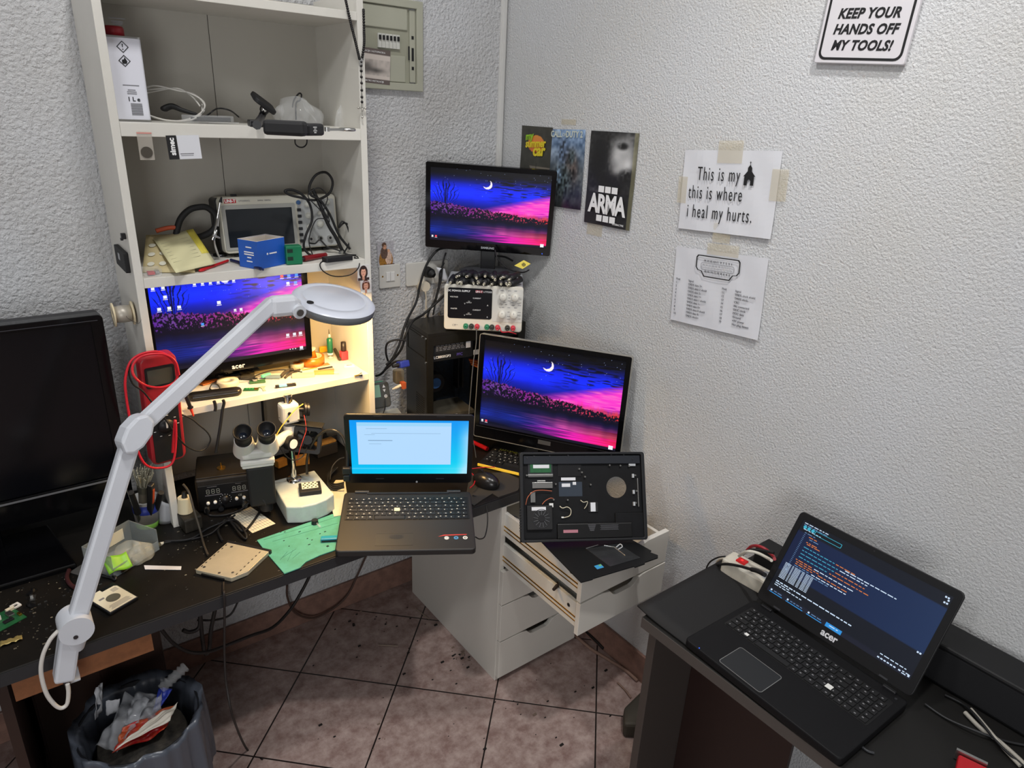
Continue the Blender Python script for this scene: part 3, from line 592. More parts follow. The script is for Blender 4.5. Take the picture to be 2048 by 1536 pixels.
cable('probe_cable', 'black lead arching from the scope socket to the shelf front', [(618, 486, -.17), (630, 487, -.19), (640, 480, -.19), (655, 494, -.2), (675, 500, -.21), (695, 510, -.22), (712, 512, -.24)], .0022, RUB)
cable('charger_lead', 'thin black lead hanging in a loop over the middle shelf edge', [(650, 520, -.27), (640, 528, -.292), (645, 541, -.293), (662, 551, -.293), (682, 553, -.293), (704, 548, -.293), (718, 533, -.292), (716, 520, -.27), (703, 511, -.25)], .0017, RUB)
p0, p1 = at(722, 524, 'y', -.275), at(740, 520, 'y', -.275)
b = B().cyl(p0, p0+(p1-p0)*.55, .006, .0045).cyl(p0+(p1-p0)*.55, p1, .0014, m=1).tube([at(708, 514, 'y', -.27), at(716, 520, 'y', -.275), p0], lambda q: .002+.004*q)
single('barrel_plug', 'black barrel plug with a steel tip poking past the shelf', 'plug', b, [RUB, STEEL])
M, L = lay((652, 526), (706, 520), z2); 
single('power_brick', 'flat black adapter box at the right front of the middle shelf', 'adapter', B().prism(rrect(L*1.0, .03, .005, c=(0, .012)), .0005, .013), BLK, M, bev=.001)
single('silver_plug', 'small silver metal plug end lying among the black cables', 'plug', B().cyl((-.01, 0, .0055), (.01, 0, .0055), .004, m=0), STEEL, lay((677, 511), (687, 506), z2+.014)[0])
# green and red blocks, boxes
M, L = lay((574, 531), (606, 529), z2)
t = thing('green_block', 'small green plastic case with slots beside the blue box', 'case', M)
obj('body', B().b2((-L/2, 0, .0005), (L/2, .03, .052)), GRN, t, bev=.003)
for k in (.013, .034): obj('slot', B().b2((-L/2+.003, -.0006, k), (-L/2+.018, .001, k+.010)), mat('dark_slot', '06251a', .6), t)
M, L = lay((608, 524), (652, 516), z2)
single('tool_grip', 'translucent dark red tool grip lying between green case and adapter', 'tool', B().cyl((-L/2, 0, .009), (L/2, 0, .009), .0085, .007, seg=8).cyl((-L/2-.02, 0, .009), (-L/2, 0, .009), .004, m=1), [mat('dark_red_clear', '7a0c18', .15, alpha=.85), DRK], M)
p0, p1 = at(470, 476, 'y', -.17), at(515, 489, 'y', -.235)
pa, pb, pc = at(478, 523, 'z', z2), at(518, 540, 'z', z2), at(572, 528, 'z', z2)
M = T(0, 0, .0008) @ frame(pb, pc-pb, V((0, 0, 1)).cross(pc-pb)); L1 = (pc-pb).length; L2 = .068; HB = .073
t = thing('blue_box', 'open blue cardboard box with white lettering on the middle shelf', 'box', M); BX = mat('box_blue', '1a55b4', .4)
b = B(); 
for lo, hi in (((0, 0, 0), (L1, .002, HB)), ((0, L2-.002, 0), (L1, L2, HB)), ((0, .002, 0), (.002, L2-.002, HB)), ((L1-.002, .002, 0), (L1, L2-.002, HB)), ((.002, .002, 0), (L1-.002, L2-.002, .002))): b.b2(lo, hi)
obj('walls', b, BX, t); 
b = B()
for lo, hi in (((.002, .002, .0022), (L1-.002, .0028, HB-.0005)), ((.002, L2-.0028, .0022), (L1-.002, L2-.002, HB-.0005)), ((.002, .003, .0022), (.0028, L2-.003, HB-.0005)), ((L1-.0028, .003, .0022), (L1-.002, L2-.003, HB-.0005))): b.b2(lo, hi)
ring(b, [(0, 0), (L1, 0), (L1, L2), (0, L2)], [(.002, .002), (L1-.002, .002), (L1-.002, L2-.002), (.002, L2-.002)], HB, HB+.0006)
obj('lining', b, mat('card_lining', 'd9cfc2', .7), t)
MF = frame((0, 0, 0), (1, 0, 0), (0, 0, 1)); text('lettering', 'rosendahl', .008, WHT, t, MF @ T(L1*.55, HB*.52, .0004)) if 0 else obj('lettering', B().box((L1*.55, HB*.5, .0004), (.026, .0035, .0004)).ball((L1*.55-.02, HB*.5, .0004), .003, sc=(1, 1, .2)), WHT, t, M=MF)
MS_ = frame((0, L2, 0), (0, -1, 0), (0, 0, 1)); b = B()
for y, w_ in ((.055, .02), (.042, .034), (.036, .034), (.028, .014), (.018, .02)): b.box((L2*.55, y, .0004), (w_, .003, .0004))
obj('lettering', b, WHT, t, M=MS_)
def stick(name, label, cat, pa, pb, z, r, m, tip=None, rt=.001, flat=1, group=None):
    a, c = at(*pa, 'z', z+r*flat), at(*pb, 'z', z+r*flat); M = frame((a+c)/2, c-a, V((0, 0, 1)).cross(c-a)); L = (c-a).length
    b = B().cyl((-L/2, 0, 0), (L/2*(.6 if tip else 1), 0, 0), r, r*.9, seg=10, M=MX.Diagonal((1, 1, flat, 1)))
    if tip: b.cyl((L/2*.6, 0, 0), (L/2, 0, 0), rt*1.6, rt, m=1, seg=8)
    return single(name, label, cat, b, [m, tip or m], M, group)
M, L = lay((398, 542), (456, 522), z2+.004)
t = thing('red_scoop', 'red plastic scraper stick lying in front of the yellow papers', 'tool', M)
obj('handle', B().cyl((-L*.4, 0, 0), (L/2, 0, .001), .004, .0035, seg=10).ball((-L*.38, 0, 0), .0085, sc=(1.9, .8, .5)), mat('bright_red', 'b81822', .35), t)
M, L = lay((526, 539), (462, 520), z2+.0045)
t = thing('ballpoint_pen', 'dark blue ballpoint pen lying in front of the blue box', 'pen', M); obj('barrel', B().cyl((-L/2+.01, 0, 0), (L/2, 0, 0), .0045, .0042), mat('navy', '16204c', .3), t); obj('clip', B().box((-L*.15, -.004, .002), (L*.4, .0015, .002)), STEEL, t); obj('push_button', B().cyl((-L/2, 0, 0), (-L/2+.01, 0, 0), .0032), mat('navy', '16204c', .3), t)
# envelope and sheet
a, b_, c, d = at(285, 545, 'z', z2+.002), at(390, 545, 'z', z2+.002), at(385, 468, 'y', -.07), at(292, 470, 'y', -.07)
def quad(a, b, c, d, bow=.0): return lambda u, v: (a*(1-u)+b*u)*(1-v)+(d*(1-u)+c*u)*v+V((0, -.006*math.sin(u*6)*v*(1-v), bow*math.sin(math.pi*u)*math.sin(math.pi*v)))
ENV = mat('manila', 'c4b58a', .7); t = thing('paper_envelope', 'yellowish envelope leaning at the left end of the middle shelf', 'envelope', a); IV = t.matrix_world.inverted()
f = quad(a, b_, c, d, .006); obj('sheet', B().sheet(f, 10, 8), ENV, t, solid=.001, M=IV)
for u, v in ((.15, .18), (.15, .42), (.38, .18), (.38, .42), (.15, .66), (.38, .66)):
    p = f(u, v); q = frame(p+V((0, -.001, .0022)), f(u+.05, v)-p, f(u, v+.05)-p); obj('round_spot', B().cyl((0, 0, 0), (0, 0, .0006), .0085, seg=18), mat('pale_spot', 'd6d4c4', .6), t, M=IV @ q)
a, b_, c, d = at(352, 546, 'z', z2+.012), at(432, 527, 'z', z2+.012), at(386, 458, 'y', -.1), at(306, 477, 'y', -.1)
t = thing('yellow_paper', 'yellow edged lined paper leaning on the envelope', 'paper', a); IV = t.matrix_world.inverted(); f = quad(a, b_, c, d, .004)
obj('sheet', B().sheet(f, 10, 8), mat('pale_yellow', 'd2cca2', .7), t, solid=.0008, M=IV); f2 = lambda u, v: f(.82+.18*u, .3+.7*v)+V((0, -.0008, .0008)); obj('yellow_edge', B().sheet(f2, 3, 6), mat('strong_yellow', 'c9bb4a', .6), t, solid=.0004, M=IV)
b = B()
for i in range(7):
    v = .25+.09*i; b.tube([f(.08, v)+V((0, -.0012, .0012)), f(.75, v)+V((0, -.0012, .0012))], .0004, smooth=False, seg=4)
obj('ruled_lines', b, mat('rule_grey', 'a9a58c', .7), t, M=IV)
# small clear case with red parts
M, L = lay((290, 555), (326, 552), z2)
t = thing('parts_case', 'small clear case with red parts at the left front corner of the middle shelf', 'case', M); obj('case', B().prism(rrect(L, .05, .005, c=(0, .025)), .0005, .017), CLEAR, t, bev=.002); obj('red_part', B().box((-.003, .02, .006), (L*.4, .02, .007)), RED, t, bev=.001); obj('metal_part', B().box((.012, .03, .006), (L*.25, .02, .007)), STEEL, t, bev=.001)
# black loop clamp, helping hand
b = B().tube([at(q[0], q[1], 'y', -.10) for q in ((352, 470), (360, 440), (378, 420), (400, 414), (416, 416), (430, 430), (432, 448), (424, 462), (405, 472), (385, 476))], .0085, seg=10)
single('looped_strap', 'thick black plastic loop standing behind the yellow papers', 'strap', b, BLKM)
b = B().tube([at(q[0], q[1], 'y', -.10) for q in ((312, 462), (335, 456), (352, 455))], .006)
single('hand_tool', 'orange tool handle peeking out behind the envelope', 'tool', b, mat('rust_orange', 'a8482a', .5))
t = thing('helping_hand', 'chrome crocodile clip helping hand behind the yellow paper', 'holder', at(438, 520, 'z', z2)); IV = t.matrix_world.inverted(); yy = -.16
obj('post', B().tube([at(438, 514, 'z', z2+.006), at(428, 480, 'y', yy), at(434, 440, 'y', yy), at(440, 405, 'y', yy)], .003), CHROME, t, M=IV)
for (x0, y0), (x1, y1) in (((434, 452), (438, 430)), ((426, 480), (434, 460)), ((425, 470), (440, 476)), ((441, 405), (443, 394))): obj('clip', B().cyl(at(x0, y0, 'y', yy-.006), at(x1, y1, 'y', yy-.006), .005, .002, seg=8), CHROME if y1 > 400 else BLK, t, M=IV)
obj('base', B().lathe([(.018, 0), (.018, .006), (.006, .009), (0, .009)]), DSTEEL, t, M=IV @ MX.Translation(at(440, 512, 'z', z2)))

# ---------------------------------------------------------------- on the shelf's left outer side and front
XS = XL-.0005; LF = lambda px, py: at(px, py, 'x', XS)
a, d = LF(236, 494), LF(262, 540)
M = MX(((0, 0, -1, XS), (-1, 0, 0, (a.y+d.y)/2), (0, 1, 0, (a.z+d.z)/2), (0, 0, 0, 1)))
t = thing('magnet_clip', 'flat black magnetic bracket on the left side of the bookshelf', 'bracket', M); w_ = abs(d.y-a.y)
obj('plate', B().prism(rrect(w_*.9, .050, .004), 0, .010), BLKM, t, bev=.001); obj('pale_spot', B().box((-.008, .004, .0103), (.02, .016, .0006)), LGREY, t)
a = LF(251, 472); single('side_hook', 'tiny black hook on the left side of the bookshelf', 'hook', B().box((0, 0, .005), (.010, .014, .010)).box((0, -.007, .009), (.008, .006, .006)), BLK, MX(((0, 0, -1, XS), (-1, 0, 0, a.y), (0, 1, 0, a.z), (0, 0, 0, 1))), bev=.001)
c = LF(270, 625); M = MX.Translation((XS-.004, c.y, c.z)) @ RY(-90) @ RZ(90)
t = thing('solder_spool', 'cream plastic spool of solder wire hanging on the bookshelf side', 'spool', M)
obj('spool', B().lathe([(.004, 0), (.030, 0), (.030, .003), (.014, .003), (.014, .043), (.030, .043), (.030, .046), (.004, .046), (.004, 0)]), mat('spool_cream', 'd6c7a6', .5), t)
obj('wire', B().lathe([(.015, .005), (.021, .006), (.022, .025), (.020, .041), (.015, .042)]), mat('solder', 'a8a297', .4, .25), t)
obj('loose_wire', B().tube([(-.02, .0, .02), (-.035, .004, .018), (-.075, .008, .004), (-.11, -.01, .001)], .0005, seg=5), DSTEEL, t)
# multimeter hanging on the left post
p0, p1 = at(305, 748, 'y', -.335), at(345, 922, 'y', -.315); 
MM = frame(V((p0.x+.012, -.317, p1.z)), V((1, .12, 0)), V((-.0, -.10, 1)))
t = thing('multimeter', 'red and black digital multimeter hanging on the left shelf post', 'multimeter', MM); h_ = p0.z-p1.z+.05
MR = mat('meter_red', 'a3222c', .4)
obj('case', B().prism(rrect(.086, h_, .018, c=(0, h_/2)), -.034, 0), MR, t, bev=.004)
obj('face', B().prism(rrect(.068, h_*.55, .006, c=(0, h_*.30)), 0, .002), BLKM, t); b = B(); ring(b, rrect(.070, .056, .006, c=(0, h_-.055)), rrect(.060, .044, .003, c=(0, h_-.055)), 0, .003); obj('display_frame', b, BLK, t)
obj('display', B().box((0, h_-.055, .001), (.060, .044, .001)), mat('lcd_dark', '4a4a42', .2), t); obj('dial', B().lathe([(.020, 0), (.019, .006), (0, .007)], T(0, h_*.36, .002)), BLK, t); obj('dial_pointer', B().box((0, h_*.36+.008, .010), (.004, .02, .002)), WHT, t)
obj('gold_button', B().cyl((-.022, h_*.52, .002), (-.022, h_*.52, .005), .0045), BRASS, t)
b = B()
for i in range(9): a = i*.7; b.box((.030*math.cos(a), h_*.36+.030*math.sin(a), .0022), (.005, .0014, .0004))
obj('dial_marks', b, WHT, t)
RC = mat('red_lead', 'c41c2c', .4); Y = -.36
cable('test_lead', 'red test lead looped round the multimeter and down its front', [(345, 905, -.34), (350, 840, -.35), (352, 880, -.35), (345, 925, -.35), (320, 936, -.35), (292, 930, -.36), (275, 900, -.36), (262, 850, -.36), (252, 790, -.36), (251, 755, -.36), (262, 722, -.36), (288, 706, -.36), (320, 704, -.36), (345, 720, -.36), (355, 745, -.36), (348, 765, -.36), (320, 775, -.37), (290, 770, -.37), (268, 752, -.37), (266, 730, -.365), (285, 712, -.365), (325, 708, -.365), (350, 722, -.365), (358, 750, -.365)], .0030, RC)
cable('test_lead', 'black test lead hanging from the multimeter', [(262, 722, -.35), (258, 745, -.352), (266, 768, -.352), (285, 782, -.352), (305, 806, -.352), (330, 838, -.345), (345, 860, -.34), (370, 890, -.33), (395, 902, -.32), (412, 896, -.31), (421, 880, -.31), (415, 865, -.31), (398, 850, -.31), (380, 836, -.31), (350, 825, -.32)], .0021, RUB)
def probe(label, pa, pb, y, m, m2):
    a, c = at(*pa, 'y', y), at(*pb, 'y', y); M = frame(a, c-a, V((0, 1, 0))); L = (c-a).length
    t = thing('test_probe', label, 'probe', M); obj('grip', B().cyl((0, 0, 0), (L*.6, 0, 0), .0055, .0048), m, t); obj('collar', B().cyl((L*.55, 0, 0), (L*.6, 0, 0), .0075), m, t); obj('sleeve', B().cyl((L*.6, 0, 0), (L, 0, 0), .0042, .002), m2, t)
probe('red and black test probe hanging at the left end of the lit shelf', (372, 792), (387, 832), -.30, BLK, mat('orange_red', 'd8402a', .4)); probe('black test probe with pale grip beside the red one', (358, 800), (363, 846), -.30, mat('pale_grip', 'd8c9b0', .5), mat('brown_black', '2a1a14', .5))
# ---------------------------------------------------------------- things on the lit shelf
def P3(px, py): return at(px, py, 'z', z3)
c = P3(631, 733); R = .040
t = thing('kapton_roll', 'wide amber tape roll lying on the lit shelf', 'tape', (c.x+.0, c.y+.03, z3+.0005))
obj('roll', B().lathe([(R*.80, 0), (R, 0), (R, .026), (R*.80, .026), (R*.80, 0)]), mat('amber_tape', 'c4701c', .25, mottle=.4, mscale=60), t); obj('core', B().lathe([(R*.74, .001), (R*.80, .001), (R*.80, .027), (R*.74, .027), (R*.74, .001)]), mat('pale_core', 'd8c092', .5), t)
t = thing('wire_spool', 'copper wire spool standing tilted inside the amber tape roll', 'spool', frame((c.x+.004, c.y+.03, z3+.006), V((1, 0, .25)), V((0, 1, 0))))
obj('winding', B().lathe([(.0005, 0), (.0165, 0), (.0165, .042), (.0005, .042)]), mat('copper_winding', 'c87418', .3, .6), t); obj('flange', B().lathe([(.0005, .042), (.021, .042), (.021, .045), (.0005, .045)]), CREAM, t); obj('flange', B().lathe([(.0005, -.003), (.018, -.003), (.018, 0), (.0005, 0)]), CREAM, t)
c = P3(661, 716); t = thing('flux_syringe', 'green syringe with needle standing at the back of the lit shelf', 'syringe', (c.x, c.y, z3))
obj('plunger_end', B().lathe([(0, .0005), (.009, .0005), (.009, .004), (.004, .004), (.004, .018), (0, .018)]), mat('syringe_white', 'd9d6c4', .4), t); obj('barrel', B().lathe([(0, .012), (.0092, .012), (.0092, .066), (.004, .070), (0, .070)]), mat('syringe_green', '1f6b4a', .3), t)
obj('white_ring', B().lathe([(.0093, .0121), (.0096, .0121), (.0096, .019), (.0093, .019)]), WHT, t); obj('needle_hub', B().lathe([(0, .070), (.005, .071), (.004, .078), (.002, .082), (0, .082)]), mat('syringe_white', 'd9d6c4', .4), t); obj('needle', B().cyl((0, 0, .08), (-.001, 0, .098), .0016, .0006, seg=8), DSTEEL, t)
c = P3(688, 719); t = thing('nail_polish', 'red nail polish bottle with dark cap on the lit shelf', 'bottle', (c.x, c.y, z3))
obj('bottle', B().prism(rrect(.024, .024, .006), .0005, .030), mat('polish_red', 'd03a44', .12), t, bev=.003); obj('cap', B().lathe([(0, .030), (.0082, .030), (.0088, .034), (.0080, .060), (0, .061)]), mat('cap_dark', '241c18', .35), t)
M, L = lay((672, 706), (680, 722), z3); single('round_stick', 'dark stick lying between the syringe and nail polish', 'stick', B().cyl((-L/2-.02, 0, .006), (L/2, 0, .006), .0055, seg=10), mat('stick_brown', '3a3226', .5), M)
c = P3(648, 706); single('yellow_lump', 'small bright yellow plastic piece behind the syringe', 'piece', B().box((0, 0, .011), (.026, .012, .021)), mat('bright_yellow', 'd2a21c', .5), V((c.x, c.y+.006, z3+.0005)), bev=.004)
def slab(name, label, cat, pa, pb, z, wd, h, m, bev=.001, off=0, group=None, extra=None):
    M, L = lay(pa, pb, z); return single(name, label, cat, B().box((0, off, h/2+.0005), (L, wd, h)), m, M, group, bev=bev)
t = slab('pale_label', 'pale blue and red printed label scrap by the nail polish', 'label', (688, 734), (709, 733), z3, .022, .004, mat('label_pale', 'c9d6dc', .5)); obj('print', B().box((0, .002, .005), (.016, .003, .0006)), RED, t)
M, L = lay((709, 752), (723, 749), z3+.003); single('bolt', 'small brass bolt near the right front edge of the lit shelf', 'bolt', B().cyl((-L/2, 0, 0), (L*.15, 0, 0), .0022, seg=10).cyl((L*.15, 0, 0), (L/2, 0, 0), .003, .0065, seg=10, m=1), [BRASS, DSTEEL], M)
t = slab('cream_connector', 'cream plastic stick with open side lying on the lit shelf', 'part', (584, 755), (629, 752), z3, .022, .009, mat('cream_part', 'd6c79a', .5)); 
t = slab('orange_connector', 'orange terminal connector with two pins on the lit shelf', 'connector', (628, 748), (668, 747), z3, .018, .009, mat('peach', 'd28a55', .5)); obj('pin', B().cyl((.02, -.004, .004), (.045, -.006, .003), .0012, seg=6), STEEL, t); obj('pin', B().cyl((.02, .003, .004), (.042, .004, .003), .0012, seg=6), STEEL, t)
slab('thin_tool', 'thin dark tweezers lying behind the orange connector', 'tool', (636, 740), (665, 735), z3, .006, .004, DSTEEL)
t = slab('screwdriver_bit', 'pinkish grey screwdriver lying behind the orange connector', 'tool', (640, 744), (668, 741), z3, .007, .006, mat('mauve', '8d6f6a', .5))
slab('tan_card', 'tan card scrap right of the amber tape roll', 'card', (640, 731), (658, 728), z3, .022, .0012, mat('tan_card', '9a7a48', .7))
slab('orange_strip', 'thin orange strip lying in front of the amber tape roll', 'strip', (604, 741), (634, 736), z3, .006, .002, mat('strip_orange', 'd58a2a', .5))
c = P3(597, 738); t = thing('tape_roll', 'small roll of clear orange tape next to the wide amber roll', 'tape', (c.x, c.y+.01, z3+.0005)); obj('roll', B().lathe([(.012, 0), (.021, 0), (.021, .017), (.012, .017), (.012, 0)]), mat('tape_side', 'bcb49c', .3), t); obj('core', B().lathe([(.010, .001), (.012, .001), (.012, .018), (.010, .018), (.010, .001)]), mat('core_orange', 'c9762a', .5), t)
slab('card_box', 'flat beige cardboard piece in the middle of the lit shelf', 'card', (508, 747), (585, 733), z3, .05, .008, mat('beige_card', 'b3a171', .6), off=.018)
slab('eraser_block', 'dark rectangular battery block on the lit shelf', 'battery', (467, 745), (505, 754), z3, .018, .012, mat('dark_olive', '3b3626', .5))
slab('grey_box', 'grey flat gadget with rounded ends in the middle of the lit shelf', 'gadget', (531, 757), (562, 757), z3, .016, .009, mat('slate', '6c7f88', .4), .003)
slab('marker_pen', 'mint green marker lying in the clutter of the lit shelf', 'marker', (523, 757), (541, 751), z3+.004, .011, .010, mat('mint', '5fc7a0', .4), .004)
single('cable_tie_bundle', 'bundle of dark leads and pins in the middle of the lit shelf', 'cable', B().tube([P3(562, 757)+V((0, 0, .006)), P3(572, 750)+V((0, 0, .011)), P3(586, 744)+V((0, 0, .008))], .005).tube([P3(570, 758)+V((0, 0, .004)), P3(580, 752)+V((0, 0, .008)), P3(600, 743)+V((0, 0, .006))], .0035), mat('lead_brown', '3c352c', .6))
single('thin_lead', 'thin dark lead curling across the lit shelf clutter', 'cable', B().tube([at(q[0], q[1], 'z', z3+.012) for q in ((604, 744), (575, 740), (545, 741), (520, 748), (498, 757), (472, 757), (456, 748), (456, 738), (472, 733), (492, 736), (506, 741))], .0017), RUB)
for i, (pa, pb, w_, n, lb, ct, cl) in enumerate((((484, 758), (508, 759), .02, 'relay_module', 'small dark relay module with a looped wire on the lit shelf', 'module', '37342c'), ((400, 770), (432, 760), .03, 'copper_plate', 'bare orange copper-clad board at the left of the lit shelf', 'board', 'b0673a'), ((398, 760), (420, 752), .028, 'copper_plate', 'second copper-clad board piece behind the first one', 'board', 'a85c36'))):
    slab(n, lb, ct, pa, pb, z3, w_, .004 if i else .012, mat(n+str(i), cl, .5))
b = B().tube([P3(430, 752)+V((0, 0, .004)), P3(428, 746)+V((0, 0, .012)), P3(436, 741)+V((0, 0, .016)), P3(441, 746)+V((0, 0, .008))], .0015); single('wire_curl', 'short curled dark wire on the lit shelf', 'wire', b, RUB)
t = slab('coil_module', 'small dark square module with metal lid on the lit shelf', 'module', (430, 757), (456, 756), z3, .02, .009, mat('mod_dark', '4a4238', .5)); obj('lid', B().box((0, 0, .0098), (.014, .012, .001)), STEEL, t)
c = P3(459, 772); t = thing('white_tape_roll', 'white insulating tape roll lying on the lit shelf', 'tape', (c.x, c.y+.012, z3+.0005)); obj('roll', B().lathe([(.011, 0), (.029, 0), (.030, .002), (.030, .012), (.029, .014), (.011, .014), (.011, 0)]), mat('white_tape', 'd8cdb0', .5), t)
t = slab('circuit_board', 'small green circuit board lying at the front of the lit shelf', 'board', (487, 780), (518, 779), z3, .022, .0016, PCB); obj('contact_end', B().box((.014, 0, .0026), (.010, .016, .001)), BRASS, t)
for k in range(3): obj('chip', B().box((-.012+k*.008, .002, .0028), (.005, .008, .0012)), mat('chip_green', '2c8a4c', .5), t)
b = B().prism([(-.022, -.004), (.0, -.003), (.012, -.010), (.016, 0), (.012, .010), (.0, .003), (-.022, .004)], .0005, .002)
single('grey_spatula', 'grey thin pry spatula beside the green circuit board', 'tool', b, mat('spatula', '8f9a8c', .5), lay((532, 787), (520, 768), z3)[0])
t = slab('green_cluster', 'dark green pry tool with a metal tip in the lit shelf clutter', 'tool', (499, 767), (531, 764), z3, .016, .006, mat('dark_green', '37603a', .5)); obj('metal_tip', B().cyl((-.006, 0, .008), (-.006, 0, .014), .008, seg=10), STEEL, t)
t = slab('usb_stick', 'black and light blue usb stick at the front of the lit shelf', 'memory stick', (551, 776), (592, 771), z3, .011, .007, BLK); obj('blue_body', B().box((-.008, 0, .0055), (.022, .0114, .005)), mat('light_blue', '74b6d2', .3), t); obj('silver_band', B().box((.012, 0, .0078), (.014, .007, .0006)), STEEL, t)
single('lens_wire', 'tangle of thin wires beside the white tape roll', 'wire', B().tube([P3(418, 783)+V((0, 0, .003)), P3(425, 776)+V((0, 0, .012)), P3(436, 776)+V((0, 0, .010)), P3(440, 782)+V((0, 0, .003)), P3(430, 786)+V((0, 0, .003)), P3(420, 781)+V((0, 0, .006))], .0016), mat('dark_wire', '2c2822', .5))
# glasses case at front edge, hanging straps
M, L = lay((378, 806), (486, 792), z3); M = M @ T(0, .018, 0)
b = B().prism(rrect(L, .034, .016), .0005, .020)
t = single('glasses_case', 'black elongated zip case at the front edge of the lit shelf', 'case', b, mat('case_black', '17150f', .35), M, bev=.008, seg=4); obj('zip', B().tube([(-L*.42, -.0172, .012), (L*.42, -.0172, .012)], .0012, smooth=False), DSTEEL, t)
for i, (pts, lb) in enumerate((([(428, 802), (430, 808), (431, 816), (430, 822)], 'short black strap hanging off the lit shelf edge'), ([(446, 800), (448, 806), (445, 820), (441, 850), (436, 880), (432, 905)], 'long black cable hanging from the lit shelf edge to the rework station'))):
    b = B().tube([at(q[0], q[1], 'y', -.294) for q in pts], .0042); single('hanging_cable', lb, 'cable', b, RUB)
# cables behind the shelf bottom
b = B().tube([at(q[0], q[1], 'y', -.04) for q in ((524, 800), (526, 830), (529, 860), (532, 885))], .004); single('hanging_cable', 'black cable running down the back board under the lit shelf', 'cable', b, RUB)
b = B(); ring(b, rrect(.055, .06, .006), rrect(.051, .056, .004), 0, .0006); single('trunking_plate', 'thin outlined cover plate on the back board below the lit shelf', 'plate', b, mat('outline_dark', '5b5348', .6), WALLB(at(512, 820, 'y', -.012).x, .99, .012))

# ---------------------------------------------------------------- magnifier lamp
LW = mat('lamp_white', 'c3c6cd', .35); YL = -.655
J0 = at(150, 1248, 'y', -.684); J1 = at(266, 866, 'y', -.64); J2 = at(548, 604, 'y', -.47)
t = thing('magnifier_lamp', 'white swing-arm magnifier lamp clamped to the desk edge, switched on', 'lamp', V((J0.x, -.64, DT)))
IV = t.matrix_world.inverted()
def bar(n, a, c, w_, d_, m=LW, bev=.006, up=V((0, -1, 0))):
    M = frame((a+c)/2, c-a, up.cross(c-a)); return obj(n, B().box((0, 0, 0), ((c-a).length, d_, w_)), m, t, bev=bev, M=IV @ M)
bar('arm', J0, J1, .030, .036); bar('arm', J1, J2, .029, .035)
vy = V((.15, -1, 0)).normalized()
b = B().cyl(J0+V((0, .028, 0)), J0+V((0, -.028, 0)), .032, seg=32).cyl(J0+V((-.004, -.028, -.012)), J0+V((-.004, -.0295, -.012)), .0045, m=1, seg=12); obj('joint', b, [LW, DSTEEL], t, bev=.002, M=IV)
M = frame(J1, (J2-J1), V((0, 0, 1))); b = B().prism([(-.045, -.006), (-.03, .016), (0, .024), (.03, .020), (.045, .006), (.04, -.016), (.015, -.028), (-.015, -.028), (-.036, -.020)], -.023, .023)
obj('joint', b, LW, t, bev=.006, M=IV @ frame(J1, (J2-J1)*.6+(J1-J0)*.4, (V((0, -1, .0)).cross((J2-J1)*.6+(J1-J0)*.4))))
pc = at(124, 1290, 'y', -.672)
bar('clamp_post', V((J0.x-.012, -.684, .80)), at(127, 1356, 'y', -.686), .040, .038, bev=.006, up=V((0, -1, 0)))
obj('collar', B().cyl(J0+V((-.004, 0, -.022)), J0+V((-.012, 0, -.056)), .026, .020, seg=24), LW, t, bev=.003, M=IV)
pt = at(127, 1356, 'y', -.686)
obj('clamp_screw', B().cyl(pt, pt+V((.004, 0, -.045)), .004, seg=10).ball(tuple(pt+V((.004, 0, -.02))), .006), DSTEEL, t, M=IV)
for zz in (DT+.0005, DB-.03): obj('clamp_jaw', B().b2((J0.x-.032, -.684, zz), (J0.x-.012, -.635, zz+.006)), LW, t, bev=.002, M=IV)
obj('cord', B().tube([at(q[0], q[1], 'y', -.705) for q in ((116, 1262), (100, 1280), (86, 1310), (82, 1345), (92, 1385), (108, 1408), (122, 1416), (134, 1408), (137, 1385), (135, 1368))], .0042), mat('cord_white', 'c9c5bf', .45), t, M=IV)
# head: thick tilted disc
HC = at(668, 603, 'y', -.415); nz = (V((-.10, -.20, .97))).normalized(); MH = frame(HC, V((1, 0, -.12)), nz.cross(V((1, 0, -.12))))
RH = .110
SL = mat('head_rim', '6d7175', .5, bump=.3, bscale=400)
hd = obj('lamp_head', B().lathe([(.0001, .012), (RH*.72, .0115), (RH*.745, .0095), (RH*.76, .0115), (RH*.93, .009), (RH, .002)], seg=56), mat('head_white', 'c0c4cf', .3), t, M=IV @ MH)
obj('rim', B().lathe([(RH, .002), (RH*1.005, -.004), (RH*.985, -.018), (RH*.96, -.020)], seg=56), SL, hd); obj('light_ring', B().lathe([(RH*.96, -.020), (RH*.66, -.016)], seg=48), emis('lamp_glow', 'ffe2a0', 4), hd); obj('lens', B().lathe([(RH*.66, -.016), (.0001, -.014)], seg=48), mat('lens_underside', 'd8dce0', .1), hd)
obj('switch', B().cyl((-RH*.72, -.03, .0095), (-RH*.72, -.03, .013), .009, seg=16), BLK, hd, M=MX.Diagonal((1, 1, 1, 1)))
p0 = HC+(MH.to_3x3() @ V((-RH*1.0, 0, -.006)))
bar('arm_end', J2+(J2-J1).normalized()*-.02, J2+V((.055, -.003, -.012)), .036, .052, bev=.012)
b = B().cyl(J2+V((.05, 0, -.016)), p0+V((.01, 0, 0)), .014, .013, seg=18).cyl(J2+V((.052, .018, -.02)), J2+V((.052, -.03, -.026)), .017, seg=20); obj('swivel', b, LW, t, bev=.002, M=IV); obj('bolt', B().cyl(J2+V((.052, -.03, -.026)), J2+V((.052, -.034, -.0265)), .009, seg=14), STEEL, t, M=IV)
l = lamp('magnifier_light', HC-nz*.027, 6.2, 0, (1, .61, .22), 'AREA', (.18, .18)); l.data.shape = 'RING' if False else 'DISK'
l.matrix_world = MX.Translation(HC-nz*.027) @ MH.to_3x3().to_4x4()

